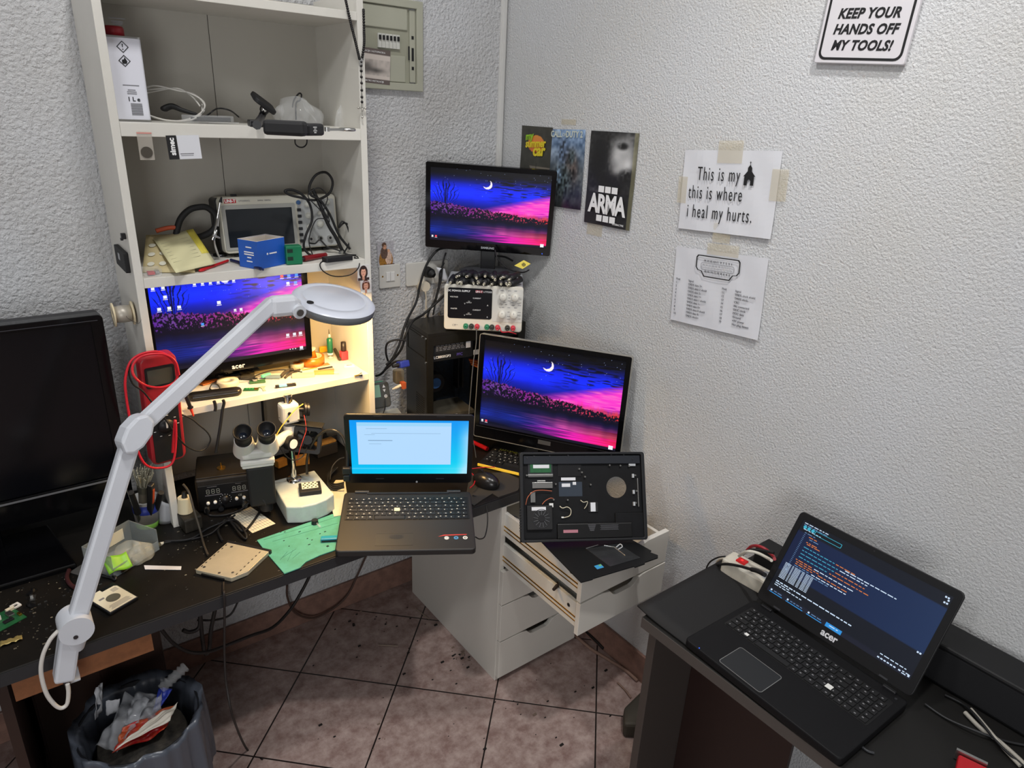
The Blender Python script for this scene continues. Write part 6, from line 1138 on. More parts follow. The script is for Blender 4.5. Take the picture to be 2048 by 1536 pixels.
cable('probe_lead', 'grey lead hanging from the supply terminal to the keyboard', [(953, 656, -.335), (952, 690, -.36), (946, 730, -.38), (941, 790, -.40), (938, 840, -.42), (948, 890, -.44), (952, 915, -.45)], .0016, mat('lead_grey', '4c4c48', .5))
cable('red_lead', 'red lead bending from the right terminals over the monitor edge', [(1000, 655, -.40), (1004, 664, -.41), (1018, 664, -.41), (1032, 668, -.40)], .0018, RC)
p = at(806, 728, 'y', -.21); t = thing('video_plug', 'blue video connector plugged into the rear of the tower', 'plug', frame(p, V((1, .1, 0)), V((0, .3, 1)))); obj('shell', B().box((0, 0, 0), (.036, .022, .030)), mat('vga_blue', '26348e', .4), t, bev=.004); obj('tail', B().cyl((-.018, 0, 0), (-.04, 0, -.002), .007, .005, seg=12), RUB, t)
p = at(806, 770, 'y', -.2); single('orange_plug', 'small orange and white plug at the rear of the tower', 'plug', B().box((0, 0, 0), (.014, .02, .022)).cyl((-.007, 0, 0), (-.035, .01, -.012), .006, .004, m=1, seg=10), [mat('plug_rust', 'b4552e', .5), CREAM], MX.Translation(p))
p = at(797, 752, 'y', -.15); single('grey_plug', 'grey beige plug housing behind the orange plug', 'plug', B().prism(rrect(.034, .05, .008), -.012, .012), mat('plug_grey_beige', '7d7462', .5), WALLB(p.x, p.z, -p.y), bev=.003)
# green component tester right of shelf
p = at(760, 815, 'y', -.17); t = thing('component_tester', 'grey-green handheld tester with display and arrow buttons beside the shelf', 'tester', frame((p.x-.022, -.17, p.z), V((1, -.1, 0)), V((0, .35, 1)))); GT = mat('tester_grey', '4c4d4a', .5)
obj('body', B().prism(rrect(.105, .088, .012, c=(.012, .042)), -.05, 0), GT, t, bev=.004); obj('green_cover', B().b2((-.038, .0865, -.046), (.046, .089, -.002)), mat('tester_green', '5c9c80', .4), t); obj('display', B().b2((-.036, .036, .0), (.030, .078, .0012)), mat('tester_lcd', '8fb59c', .3), t)
b = B(); b.prism([(.040, .066), (.050, .066), (.045, .076)], 0, .001); b.prism([(.040, .060), (.045, .050), (.050, .060)], 0, .001); obj('arrow_button', b, WHT, t); b = B(); b.torus((.047, .036, .0008), .0045, .0014, seg=16, rs=6); b.cyl((.047, .036, 0), (.047, .036, .0012), .002, seg=10); obj('round_button', b, WHT, t)
P = [at(*q, 'z', .80) for q in ((745, 800), (782, 800), (816, 842), (745, 842))]; single('white_box', 'white cardboard box top showing behind the center laptop lid', 'box', B().prism([(p.x, p.y) for p in P], DT+.001, .80), mat('card_white', 'c9c2b2', .6), bev=.001)
cable('tester_lead', 'short black lead under the green tester', [(770, 798, -.175), (770, 815, -.20), (766, 828, -.27)], .0018, RUB)
# keyboard with yellow light bar
KO = PD(955, 925, .016); kx_ = V((.51, -.86, 0)).normalized(); MK = frame(V((KO.x, KO.y, DT+.001)), kx_, V((-kx_.y, kx_.x, 0))); t = thing('gaming_keyboard', 'black keyboard with a yellow front strip under the silver-edged monitor', 'keyboard', MK); KL, KD_ = .31, .145
obj('base', B().b2((0, .004, 0), (KL, KD_, .012)), BLK, t, bev=.002); obj('yellow_strip', B().b2((0, .0, .003), (KL, .0039, .011)), mat('strip_yellow', 'e0b83c', .35, emit='e0b83c', es=.35), t)
def keys(parent, rows, z, m, x0, y0, pw, ph, gap, h, lg='b9b9b4'):
    """rows of key widths (units of pw); every key an object sharing one mesh per width"""
    cache = {}
    for j, row in enumerate(rows):
        x = x0
        for i, w_ in enumerate(row):
            if w_ > 0:
                kk = (round(w_, 2), (i*7+j*3) % 4)
                if kk not in cache:
                    b = B().box((0, 0, h/2), (w_*pw-gap, ph-gap, h), taper=.94)
                    if w_ < 4: b.box((-.16*w_*pw if kk[1] % 2 else 0, .12*ph if kk[1] < 2 else -.08*ph, h+.00015), (pw*(.22 if kk[1] != 3 else .14), ph*.16, .0003), 1)
                    cache[kk] = mesh(b, 'key', [m, mat('key_legend_'+lg, lg, .6)])
                o = bpy.data.objects.new('key', cache[kk]); COL.objects.link(o); o.parent = parent; o.matrix_local = T(x+w_*pw/2, y0-j*ph, z)
            x += abs(w_)*pw
keys(t, [[1]*15]*1+[[1.5]+[1]*12+[1.5]]+[[1.75]+[1]*11+[2.25]]+[[2.25]+[1]*10+[1.75]]+[[1.25]*3+[6.25]+[1.25]*4], .012, BLKM, .008, .108, .0193, .0193, .0028, .006)
ra = random.Random(8); b = B(); x = .03
while x < .26:
    p = [(x+ra.uniform(-.003, .009), .128+ra.uniform(-.006, .008), .0128) for _ in range(4)]; b.tube(p, .0010, smooth=False, seg=4); x += .0085
obj('painted_lettering', b, mat('print_lime', 'b9c24a', .5), t)
M, L = lay((948, 880), (975, 893), DT+.02); single('red_stick', 'red plastic stick end behind the laptop by the keyboard', 'stick', B().cyl((-L*.9, 0, 0), (L/2, 0, 0), .007, .008, seg=10), mat('bright_red', 'b81822', .35), MX.Translation((0, 0, -.010)) @ M)
# mouse and soft pad
p = PD(972, 972); t = thing('computer_mouse', 'glossy black mouse at the right of the center laptop', 'mouse', MX.Translation((p.x, p.y, DT+.004)) @ RZ(20)); obj('body', B().ball((0, 0, 0), .5, sc=(1, 1, 1), seg=24), mat('mouse_black', '19191b', .25), t, M=MX.Diagonal((.060, .098, .062, 1)) @ T(0, 0, .22)); obj('wheel', B().cyl((-.004, .022, .040), (.004, .022, .040), .010, seg=14), RUB, t)
p = PD(985, 985); PA = [PD(*q, .001) for q in ((930, 1000), (940, 950), (1010, 945), (1045, 962), (1040, 985), (1000, 998), (985, 988), (965, 1000), (948, 1012))]; PA = [V((q.x, max(q.y, -.648), q.z)) for q in PA]; single('mouse_pad', 'dark grey soft mouse pad with a wavy front edge under the mouse', 'mat', B().prism([(q.x, q.y) for q in PA], DT+.0006, DT+.003), mat('pad_grey', '2a2826', .8))
cable('red_wire', 'thin red wires crossing between laptop and keyboard', [(940, 938, 0, DT+.02), (965, 935, 0, DT+.02), (990, 934, 0, DT+.022)], .0014, RC)
cable('red_wire', 'red wire curling behind the right side of the laptop', [(942, 945, 0, DT+.02), (950, 955, 0, DT+.02), (948, 968, 0, DT+.02), (940, 976, 0, DT+.02)], .0014, RC)
cable('laptop_lead', 'thin black lead hanging from the right side of the center laptop', [(945, 990, -.60), (962, 998, -.62), (973, 1015, -.66), (975, 1045, -.70), (970, 1072, -.74), (960, 1078, -.77), (951, 1074, -.78)], .0019, RUB)

# ---------------------------------------------------------------- laptops
def laptop(name, label, MBase, MLid, w, d, h, mb, ml, screen_fn, scr, bez, keydef, tp, group=None):
    t = thing(name, label, 'laptop', MBase); IVb = MBase.inverted()
    obj('base', B().prism(rrect(w, d, .012, c=(0, d/2)), -.019, 0), mb, t, bev=.003)
    lid = obj('lid', B().prism(rrect(w, h, .012, c=(0, h/2)), -.008, -.0005), ml, t, bev=.002, M=IVb @ MLid); b = B(); sw, sh, sy = scr
    ring(b, rrect(w-.004, h-.004, .011, c=(0, h/2)), rrect(sw, sh, .001, c=(0, sy+sh/2)), -.0005, .0012); obj('bezel', b, bez, lid)
    p = picture('screen', screen_fn, sw, sh, 96, 60, vcol('lcd', True, 1), lid, T(0, sy, .0002))
    return t, lid, sw, sh, sy
SCALE = .971
def toward(p, k): return CAM+(V(p)-CAM)*k
# center laptop: windows installer on blue
def winblue(u, v):
    n = noise2(u*2, v*2, 4, 31); r = 0+40*np.clip(v*.0+u-.5, 0, 1); g = 150+45*(1-v)+30*u*(1-v); b = 245+0*u
    gl = np.clip((u-.90)*9, 0, 1)*np.clip((1.02-v)*3, 0, 1)+.75*np.exp(-((v-.10)/.012)**2)*np.clip(1.2-u, 0, 1)*.6+.9*np.clip((u-.55)*1.5, 0, 1)*np.clip((.22-v)*4, 0, 1)
    gl = np.clip(gl, 0, 1)*.75; return r*(1-gl)+215*gl, g*(1-gl)+232*gl, b*(1-gl)+255*gl
MBa = pose(toward((-.805, -.718, .723), SCALE), -20.6, 6.3, -9.7); MLi = pose(toward((-.646, -.456, .758), SCALE), -31.8, 97.8, -.4)
LPB = mat('laptop_black', '1f1e1e', .5); t, lid, sw, sh, sy = laptop('laptop', 'black laptop with bright blue installer window at the corner of the work desk', MBa, MLi, .373, .258, .245, LPB, BLK, winblue, (.342, .190, .036), mat('bezel_black', '0d0d0f', .35), None, None)
WIN = emis('window_pale', 'b5dcff', 1); W2 = emis('window_title', '9cd6fa', 1); IK2 = emis('window_ink', '6a8aa8', 1); IK3 = emis('window_ink_pale', '93b6d4', 1)
obj('installer_window', B().box((-.015, sy+.108, .0005), (.272, .148, .0003)), WIN, lid); obj('window_title', B().box((-.015, sy+.176, .0008), (.272, .012, .0003)), W2, lid)
b = B(); b.box((-.095, sy+.161, .0008), (.06, .0014, .0003), 1); b.box((-.01, sy+.145, .0008), (.20, .0012, .0003), 1); b.box((-.115, sy+.140, .0008), (.03, .0012, .0003), 1); b.box((-.085, sy+.120, .0008), (.07, .0018, .0003), 0); b.box((-.1, sy+.108, .0008), (.035, .0012, .0003), 1)
obj('window_text', b, [IK2, IK3], lid)
for x, y in ((-.09, .240), (.09, .240), (-.09, .018), (.09, .018)): obj('rubber_bumper', B().box((x, y, .0016), (.024, .0022, .0012)), DRK, lid)
obj('lid_mark', B().cyl((.02, .006, .0012), (.02, .006, .002), .003, seg=12), LGREY, lid)
for sx in (-1, 1): obj('hinge', B().cyl((sx*.135-.02, .256, .001), (sx*.135+.02, .256, .001), .0055, seg=12), BLK, t)
obj('hinge_bar', B().b2((-.12, .246, 0), (.12, .252, .003)), DRK, t)
kb = obj('keyboard', B().prism(rrect(.352, .102, .006, c=(0, .178)), 0, .0008), mat('key_well', '0c0c0d', .5), t)
keys(kb, [[.98]*19]+[[1]*13+[2]+[1]*4]+[[1.5]+[1]*12+[1.5]+[1]*4]+[[1.75]+[1]*12+[1.25]+[1]*4]+[[1.25]+[1]*11+[1.75, 1]+[1]*4]+[[1.25, 1, 1, 1, 5, 1, 1, 1.25, 1, 1]+[.5]+[1]*4], .0008, mat('key_black', '141416', .45), -.172, .2205, .0181, .0168, .0026, .0018)
obj('pale_key', B().box((-.0305, .1705, .0029), (.0155, .0142, .0008)), mat('bare_key', 'd6d6b0', .5), kb)
b = B(); ring(b, rrect(.102, .050, .003, c=(-.033, .044)), rrect(.1005, .0485, .003, c=(-.033, .044)), 0, .0004); tp = obj('touchpad', B().prism(rrect(.102, .050, .003, c=(-.033, .044)), 0, .0002), mat('pad_dark', '22211f', .45), t); obj('touchpad_edge', b, BLK, tp); obj('wear_mark', B().prism([(.020*math.cos(a)-.028, .009*math.sin(a)+.054) for a in [i*.314 for i in range(20)]], .0002, .0003), mat('pad_wear', '171716', .35), tp)
b = B().prism([(.085, .053), (.100, .060), (.165, .062), (.163, .059), (.102, .0565)], 0, .0003); obj('red_swoosh', b, mat('sticker_red', 'c43c34', .5), t)
for x, m in ((.108, WHT), (.134, mat('badge_blue', '4a86b4', .5)), (.159, WHT)): obj('sticker_badge', B().cyl((x, .047, 0), (x, .047, .0004), .0065, seg=16), m, t)
text('sticker_print', 'HD', .008, INK, t, T(.108, .044, .0004)); b = B(); b.cyl((.134, .047, .0004), (.134, .047, .0007), .002, seg=10); b.torus((.159, .047, .0005), .003, .001, seg=12, rs=4); obj('sticker_mark', b, INK, t)
# side laptop with code editor
def editor(u, v):
    r = 13+5*u; g = 17+6*u; b = 27+8*u; ed = (v > .30) & (v < .86); r = np.where(ed, 12+14*u, r); g = np.where(ed, 26+20*u, g); b = np.where(ed, 60+22*u, b)
    tb = v < .06; r = np.where(tb, 24, r); g = np.where(tb, 27, g); b = np.where(tb, 42, b); return r, g, b
MBb = pose(toward((-.472, -1.592, .753), .99), -91.8); MLb = pose(toward((-.222, -1.603, .767), .99), -93.6, 58.5, 1.3)
t, lid, sw, sh, sy = laptop('laptop', 'black laptop showing dark code editor on the side desk', MBb, MLb, .378, .255, .240, mat('laptop_matte', '111113', .6, spec=.2), BLKM, editor, (.346, .192, .030), mat('bezel_matte', '0e0e10', .55, spec=.25), None, None)
EW, EO, ET, EB, EG = emis('code_white', 'c9dcf2', 1), emis('code_orange', 'd0763a', 1), emis('code_teal', '3f9ab8', 1), emis('code_blue', '2f8fd8', 1), emis('code_dim', '5f7fa8', 1)
ra = random.Random(12); b = B(); X = lambda u: (u-.5)*sw; Yv = lambda v: sy+v*sh
def dash(u, v, n, m, hgt=.010):
    while n > 0:
        k = ra.uniform(.012, .04); k = min(k, n+.01); b.box((X(u+k/2), Yv(v), .0006), (k*sw, hgt*sh, .0003), m); u += k+.008; n -= k+.008
dash(.02, .975, .17, 0); dash(.02, .952, .18, 4); dash(.03, .90, .12, 0, .008); dash(.05, .865, .08, 4)
for i in range(24): b.box((X(.055), Yv(.84-i*.0215), .0006), (.004, .0012, .0003), 4)
for v, u, n, m in ((.835, .09, .05, 1), (.81, .10, .06, 4), (.765, .09, .07, 1), (.745, .10, .10, 1), (.70, .09, .22, 2), (.655, .09, .26, 2), (.61, .09, .24, 2), (.565, .09, .20, 2), (.52, .08, .12, 1), (.495, .09, .16, 1), (.47, .09, .12, 1), (.445, .09, .10, 4), (.70, .33, .14, 1), (.655, .37, .18, 0), (.61, .35, .20, 1), (.565, .32, .26, 1), (.52, .22, .28, 0), (.475, .26, .2, 1), (.445, .22, .24, 0), (.42, .12, .22, 4)): dash(u, v, n, m)
dash(.40, .685, .33, 0, .011)
for i in range(13):
    for c_, n_ in ((.03, .045), (.085, .012), (.105, .045), (.16, .02), (.19, .03), (.225, .02)): b.box((X(c_+n_/2), Yv(.40-i*.0165+.02), .0006), (n_*sw, .0013, .0003), 0)
dash(.03, .165, .56, 0, .013); dash(.03, .14, .10, 0); dash(.03, .115, .2, 0)
for u, n, m in ((.02, .10, 3), (.15, .13, 3), (.31, .11, 3)): b.box((X(u+n/2), Yv(.008), .0006), (n*sw, .0016, .0003), m); b.box((X(u+.01), Yv(.034), .0006), (.004, .004, .0003), 0); dash(u+.03, .034, n-.05, 4)
b.box((X(.50), Yv(.030), .0005), (.11*sw, .050*sh, .0003), 3); dash(.47, .034, .05, 0)
for u in (.80, .82, .84, .86, .88, .90, .93): b.box((X(u), Yv(.03), .0006), (.0045, .0028, .0003), 0)
dash(.945, .04, .03, 0); dash(.945, .02, .03, 0); b.box((X(.985), Yv(.03), .0006), (.004, .005, .0003), 0); dash(.80, .075, .15, 0, .010); 
for u, v in ((.965, .965), (.98, .965), (.985, .94), (.97, .905), (.985, .905), (.97, .30), (.985, .30)): b.box((X(u), Yv(v), .0006), (.0036, .0036, .0003), 0)
obj('code_lines', b, [EW, EO, ET, EB, EG], lid)
b = B()
for k in range(3): b.cyl((X(.035+k*.03), Yv(.925), .0005), (X(.035+k*.03), Yv(.925), .0009), .0042, m=0, seg=14)
ring(b, rrect(.068, .010, .002, c=(X(.21), Yv(.918))), rrect(.066, .008, .002, c=(X(.21), Yv(.918))), .0004, .0008); obj('toolbar', b, emis('toolbar_cyan', '3fb4cf', .9), lid)
text('maker_name', 'acer', .022, mat('silver_print', 'c8c8cc', .4), lid, T(0, .010, .0014), bold=.0006)
for sx in (-1, 1): obj('hinge', B().b2((sx*.15-.014, .243, -.002), (sx*.15+.014, .252, .006)), BLK, t, bev=.002); obj('lid_bumper', B().box((sx*.13, .005, .0018), (.018, .004, .001)), DRK, lid)
obj('webcam', B().cyl((0, .232, .0012), (0, .232, .0016), .002, seg=10), INK, lid)
kb = obj('keyboard', B().prism(rrect(.346, .106, .004, c=(0, .170)), 0, .0004), mat('key_well', '0c0c0d', .5), t)
keys(kb, [[.98]*19]+[[1]*13+[2]+[1]*4]+[[1.5]+[1]*12+[1.5]+[1]*4]+[[1.75]+[1]*12+[1.25]+[1]*4]+[[1.25]+[1]*11+[1.75, 1]+[1]*4]+[[1.25, 1, 1, 1, 5, 1, 1, 1.25, 1, 1]+[.5]+[1]*4], .0004, mat('key_matte', '101012', .55), -.170, .2130, .0179, .0172, .0030, .0022, '77777a')
obj('pale_key', B().box((.076, .145, .0032), (.0135, .0135, .0008)), mat('bare_key_white', 'd8d8d4', .5), kb); obj('pale_key', B().box((-.118, .129, .0030), (.009, .008, .0008)), mat('bare_key_white', 'd8d8d4', .5), kb)
b = B(); ring(b, rrect(.108, .078, .007, c=(-.048, .048)), rrect(.1055, .0755, .006, c=(-.048, .048)), 0, .0006); tp = obj('touchpad', B().prism(rrect(.106, .076, .006, c=(-.048, .048)), 0, .0003), mat('pad_slate', '1b1d20', .4), t); obj('touchpad_edge', b, STEEL, tp)
obj('power_light', B().box((-.150, .004, .0003), (.002, .002, .0006)), emis('blue_led', '3060ff', 2), t); obj('power_button', B().cyl((.170, .236, 0), (.170, .236, .001), .003, seg=10), DRK, t)
# ---------------------------------------------------------------- stripped laptop shell and palm rest on the drawers
MC = pose((-.351, -.945, .712), -27.9, 59.1, -1.7); CW, CH = .375, .255
t = thing('laptop_shell', 'gutted black laptop bottom shell propped up on the open drawers', 'laptop', MC)
CX = lambda px: (px-1167)/252*CW; CY = lambda py: (1084-py)/178*CH
hx, hy, hr = CX(1236), CY(978), .031
def rayrect(a):
    c_, s_ = math.cos(a), math.sin(a); tx = ((CW/2-hx) if c_ > 0 else (-CW/2-hx))/c_ if abs(c_) > 1e-9 else 1e9; ty = ((CH-hy) if s_ > 0 else -hy)/s_ if abs(s_) > 1e-9 else 1e9; k = min(tx, ty); return (hx+c_*k, hy+s_*k)
A_ = sorted([2*math.pi*i/64 for i in range(64)]+[math.atan2(y-hy, x-hx) % (2*math.pi) for x in (-CW/2, CW/2) for y in (0, CH)])
b = B(); ring(b, [rayrect(a) for a in A_], [(hx+hr*math.cos(a), hy+hr*math.sin(a)) for a in A_], -.004, 0); SHB = mat('shell_black', '0b0b0d', .6, mottle=.4, mscale=25, c2='15161a', spec=.25); obj('shell_plate', b, SHB, t)
b = B(); ring(b, rrect(CW, CH, .008, c=(0, CH/2)), rrect(CW-.020, CH-.014, .004, c=(0, CH/2)), -.006, .014); obj('shell_rim', b, mat('rim_charcoal', '1c1d20', .5, spec=.35), t, bev=.002)
obj('hinge_rail', B().b2((-CW/2+.012, CH-.034, 0), (CW/2-.012, CH-.010, .008)), mat('rail_slate', '1d2027', .45, spec=.4), t, bev=.001); obj('battery_bay', B().b2((CX(1113), .008, 0), (CX(1262), .050, .012)), mat('bay_black', '0c0c0e', .4), t, bev=.002); obj('corner_box', B().b2((CX(1230), .006, 0), (CW/2-.008, CY(1030), .007)), SHB, t, bev=.001)
def comp(n, x0, y0, x1, y1, z0, z1, m, bev=.0006): return obj(n, B().b2((CX(x0), CY(y1), z0), (CX(x1), CY(y0), z1)), m, t, bev=bev)
comp('memory_slot', 1058, 922, 1107, 957, 0, .004, DRK); r_ = comp('memory_module', 1062, 924, 1104, 947, .004, .0058, PCB); comp('memory_label', 1068, 931, 1100, 938, .0058, .0062, PAPER); comp('memory_latch', 1058, 950, 1107, 955, .004, .007, STEEL)
comp('heat_bracket', 1066, 966, 1106, 978, 0, .006, STEEL); comp('heat_bracket', 1076, 962, 1092, 967, 0, .005, STEEL); comp('small_label', 1124, 957, 1153, 963, .0, .0006, PAPER); comp('small_label', 1125, 969, 1142, 976, .0, .0006, PAPER); comp('small_label', 1147, 966, 1154, 972, 0, .0006, PAPER); comp('clear_film', 1119, 966, 1166, 995, 0, .0004, mat('film_grey', '39404a', .15)); comp('bay_cover', 1118, 920, 1165, 955, 0, .002, mat('cover_black', '151518', .35))
comp('metal_plate', 1062, 986, 1071, 1006, 0, .008, STEEL); comp('wifi_card', 1177, 1007, 1196, 1027, 0, .004, BLKM); comp('wifi_label', 1181, 1008, 1191, 1026, .004, .0045, PAPER); comp('red_label', 1124, 1061, 1153, 1067, .012, .0125, mat('label_pink', 'a8707c', .5)); b = B()
for i in range(7): b.box((CX(1181), CY(1052+i*1.9), .0123), (.024-.002*i, .0012, .0004))
for i in range(5): b.box((CX(1216), CY(1053+i*2.2), .0123), (.055-.004*(i % 2), .001, .0004))
obj('fine_print', b, mat('print_dim', '55555a', .6), t)
fb = comp('fan_housing', 1054, 1012, 1104, 1060, 0, .010, BLKM, .002); comp('fan_label', 1063, 1015, 1091, 1022, .010, .0106, PAPER); fx, fy = CX(1082), CY(1038)
b = B(); b.torus((fx, fy, .010), .026, .0012, seg=32, rs=6); obj('fan_ring', b, DRK, t); obj('fan_hub', B().cyl((fx, fy, .008), (fx, fy, .0125), .009, seg=18), BLK, t)
for i in range(13): a = i*2*math.pi/13; obj('fan_blade', B().box((.017, .002, .0108), (.014, .0015, .002), M=T(fx, fy, 0) @ RZ(math.degrees(a))), mat('blade_grey', '55565a', .4), t)
def wire(n, pts, r, m): return obj(n, B().tube([(CX(x), CY(y), z) for x, y, z in pts], r), m, t)
RWR, WWR = mat('wire_rust', 'a4583c', .5), mat('wire_ivory', 'c9c2ac', .5)
wire('red_wire', [(1052, 1010, .008), (1056, 995, .012), (1068, 984, .012), (1085, 982, .01), (1104, 984, .008)], .0011, RWR); wire('red_wire', [(1084, 1010, .01), (1090, 1003, .012), (1100, 998, .012), (1106, 999, .01)], .0011, RWR); wire('white_wire', [(1119, 1014, .006), (1124, 1018, .01), (1133, 1016, .012), (1140, 1022, .012), (1138, 1033, .01), (1127, 1037, .006)], .0012, WWR); wire('white_wire', [(1161, 1003, .006), (1166, 1007, .01), (1174, 1006, .01), (1172, 1014, .008), (1168, 1020, .006)], .001, WWR); comp('white_plug', 1098, 1008, 1106, 1016, .004, .009, WPL); comp('white_plug', 1122, 1035, 1127, 1038, .002, .006, WPL)
for x, y in ((1056, 917), (1070, 914), (1101, 914), (1138, 913), (1226, 911), (1252, 911), (1270, 909), (1270, 921), (1160, 940), (1165, 947), (1171, 956), (1107, 1001), (1135, 1002), (1055, 952), (1274, 954), (1275, 986), (1273, 1010), (1262, 935), (1244, 934), (1222, 933), (1112, 970), (1182, 972)): obj('screw_post', B().cyl((CX(x), CY(y), 0), (CX(x), CY(y), .0092), .0032, .0026, seg=10), STEEL if y > 930 else DSTEEL, t)
comp('side_rail', 1277, 960, 1279, 1018, 0, .010, STEEL); comp('antenna_cap', 1262, 930, 1276, 935, .0, .006, LGREY)
for y in (951, 984, 1008): comp('side_tab', 1268, y, 1272, y+8, .0, .007, LGREY)
b = B()
for i in range(9): b.box((-CW/2+.001, CY(1018+i*5.4), .0135), (.010, .0035, .002))
obj('side_vent', b, INK, t)
# palm rest
ZP = .700; pp = [at(*q, 'z', ZP) for q in ((1162, 1164), (1185, 1158), (1187, 1156), (1268, 1132), (1270, 1134), (1290, 1127), (1290, 1124), (1316, 1115), (1316, 1110), (1300, 1104), (1303, 1101), (1262, 1078), (1150, 1060), (1072, 1072))]
c0 = pp[0].copy(); t = thing('palm_rest', 'black laptop palm rest with a blue sticker lying over the top drawer', 'laptop cover', c0); L_ = lambda px, py, dz=0: at(px, py, 'z', ZP)-c0+V((0, 0, dz))
obj('cover', B().prism([(p.x-c0.x, p.y-c0.y) for p in pp], -.004, 0), mat('palm_black', '0f1012', .45, spec=.35), t, bev=.0008)
obj('touchpad_plate', B().prism([L_(*q)[:2] for q in ((1220, 1134), (1281, 1116), (1236, 1088), (1172, 1098))], .0001, .0012), mat('pad_foil', '5d6064', .25, .8, mottle=.5, mscale=30), t); obj('foil_edge', B().tube([L_(1172, 1098, .002), L_(1196, 1091, .002)], .0012, smooth=False).tube([L_(1208, 1092, .002), L_(1228, 1095, .002), L_(1250, 1112, .002)], .0012, smooth=False), STEEL, t); obj('cable_stub', B().tube([L_(1232, 1096, .002), L_(1240, 1092, .006), L_(1244, 1097, .006), L_(1236, 1100, .002)], .0018), LGREY, t)
M = frame(L_(1198, 1133.5), L_(1207, 1131)-L_(1190, 1136), V((.3, 1, 0))); obj('sticker', B().box((0, 0, .0003), (.022, .016, .0005)), mat('sticker_blue', '3a8fc4', .35), t, M=M); obj('sticker_spot', B().box((.006, .004, .0007), (.008, .006, .0003)), mat('sticker_green', '6fae62', .4), t, M=M)
single('plug_end', 'small dark cable plug stuck between the two open drawers', 'plug', B().cyl((0, 0, 0), (.02, .006, .002), .005, .006, seg=10).tube([(.02, .006, .002), (.03, .015, -.002), (.04, .03, -.01)], .002), mat('plug_dark', '2c241f', .5), MX.Translation((-.438, -.925, .566)))
cable('drawer_cable', 'thin grey cable lying in the top drawer', [(1018, 1028, 0, .67), (1040, 1038, 0, .66), (1056, 1056, 0, .65)], .0018, DRK)

# ---------------------------------------------------------------- side desk things
sz = RZ_; c = at(1484, 1123, 'z', sz+.048); t = thing('power_strip', 'white power strip with lit red switch beside the laptop on the side desk', 'power strip', MX.Translation((c.x, c.y, sz+.001)) @ RZ(-86)); PSM = mat('strip_white', 'c4bfb2', .45, mottle=.2, mscale=30)
obj('body', B().b2((-.042, -.029, 0), (.22, .029, .046)), PSM, t, bev=.006); obj('switch', B().b2((-.013, -.011, .046), (.013, .011, .051)), mat('switch_red', '8a0a10', .3, emit='ff1a1a', es=.22), t, bev=.002); obj('switch_glow', B().ball((0, 0, .051), .004, sc=(1, 1, .3)), emis('glow_red', 'ff2020', 1.2), t); obj('socket_hole', B().cyl((.075, 0, .046), (.075, 0, .0468), .018, seg=20), LGREY, t)
cable('power_cable', 'thick black cord with ridged plug going into the white power strip', [(1414, 1160, -1.21), (1418, 1146, -1.23), (1430, 1132, -1.26), (1452, 1128, -1.30), (1478, 1132, -1.34), (1500, 1138, -1.38), (1515, 1142, -1.41), (1530, 1150, -1.44)], lambda q: .0036 if q < .72 else .0056, RUB)
cable('power_cable', 'thin black cord looping left of the white power strip', [(1411, 1165, -1.22), (1412, 1140, -1.22), (1420, 1124, -1.24), (1436, 1115, -1.27), (1450, 1113, -1.30)], .0022, RUB)
cable('power_cable', 'thin black cord running low over the rubber mat', [(1381, 1176, -1.26), (1395, 1158, -1.25), (1418, 1150, -1.25), (1438, 1153, -1.26), (1470, 1165, -1.30), (1500, 1176, -1.34)], .0016, RUB)
cable('white_cable', 'thick white cord bending down behind the power strip', [(1455, 1116, -1.28), (1442, 1118, -1.26), (1434, 1128, -1.24), (1430, 1150, -1.22), (1426, 1165, -1.22)], .0050, PSM)
cable('white_cable', 'white cord arching over the power strip to the laptop', [(1478, 1112, -1.33), (1495, 1103, -1.36), (1515, 1106, -1.38), (1535, 1116, -1.41), (1543, 1121, -1.43)], .0038, PSM)
cable('red_cable', 'red cord arching behind the power strip', [(1494, 1101, -1.33), (1503, 1093, -1.34), (1515, 1092, -1.36), (1530, 1098, -1.38), (1546, 1112, -1.40), (1549, 1118, -1.42)], .0042, mat('cord_red', '8e1a24', .4))
cable('black_cable', 'black cord beside the red cord behind the laptop lid', [(1485, 1109, -1.33), (1500, 1100, -1.35), (1525, 1101, -1.38), (1548, 1106, -1.41)], .0036, RUB)
a = at(1530, 1112, 'z', sz+.03); single('black_adapter', 'black adapter box behind the white power strip', 'adapter', B().box((0, 0, .03), (.06, .10, .06)), BLKM, MX.Translation((-.045, a.y-.03, sz+.001)), bev=.003)
t = thing('sound_bar', 'long black box-shaped speaker along the wall behind the laptop', 'speaker', MX.Translation((-.062, -2.06, sz+.001)) @ RY(-0)); obj('cabinet', B().b2((-.05, -.36, 0), (.045, .30, .098)), mat('bar_black', '0b0b0d', .45), t, bev=.005); obj('grille', B().b2((-.0515, -.35, .008), (-.05, .29, .088)), mat('grille_black', '101013', .8), t)
cable('white_cable', 'pale grey cord lying in front of the long speaker', [(1930, 1425, 0, sz+.006), (1960, 1455, 0, sz+.006), (1995, 1480, 0, sz+.006), (2035, 1515, 0, sz+.006), (2060, 1540, 0, sz+.006)], .0045, mat('cord_pale', 'a39e94', .5))
cable('white_cable', 'second pale cord crossing the first in front of the speaker', [(1942, 1418, 0, sz+.010), (1965, 1445, 0, sz+.012), (1990, 1475, 0, sz+.014), (2010, 1500, 0, sz+.006), (2040, 1532, 0, sz+.006)], .0035, mat('cord_pale', 'a39e94', .5))
cable('black_cable', 'thin black cord trailing from the laptop to the speaker', [(1850, 1408, 0, sz+.004), (1895, 1438, 0, sz+.004), (1960, 1465, 0, sz+.012), (2010, 1482, 0, sz+.005), (2060, 1492, 0, sz+.005)], .0024, mat('cord_dark', '262628', .5))
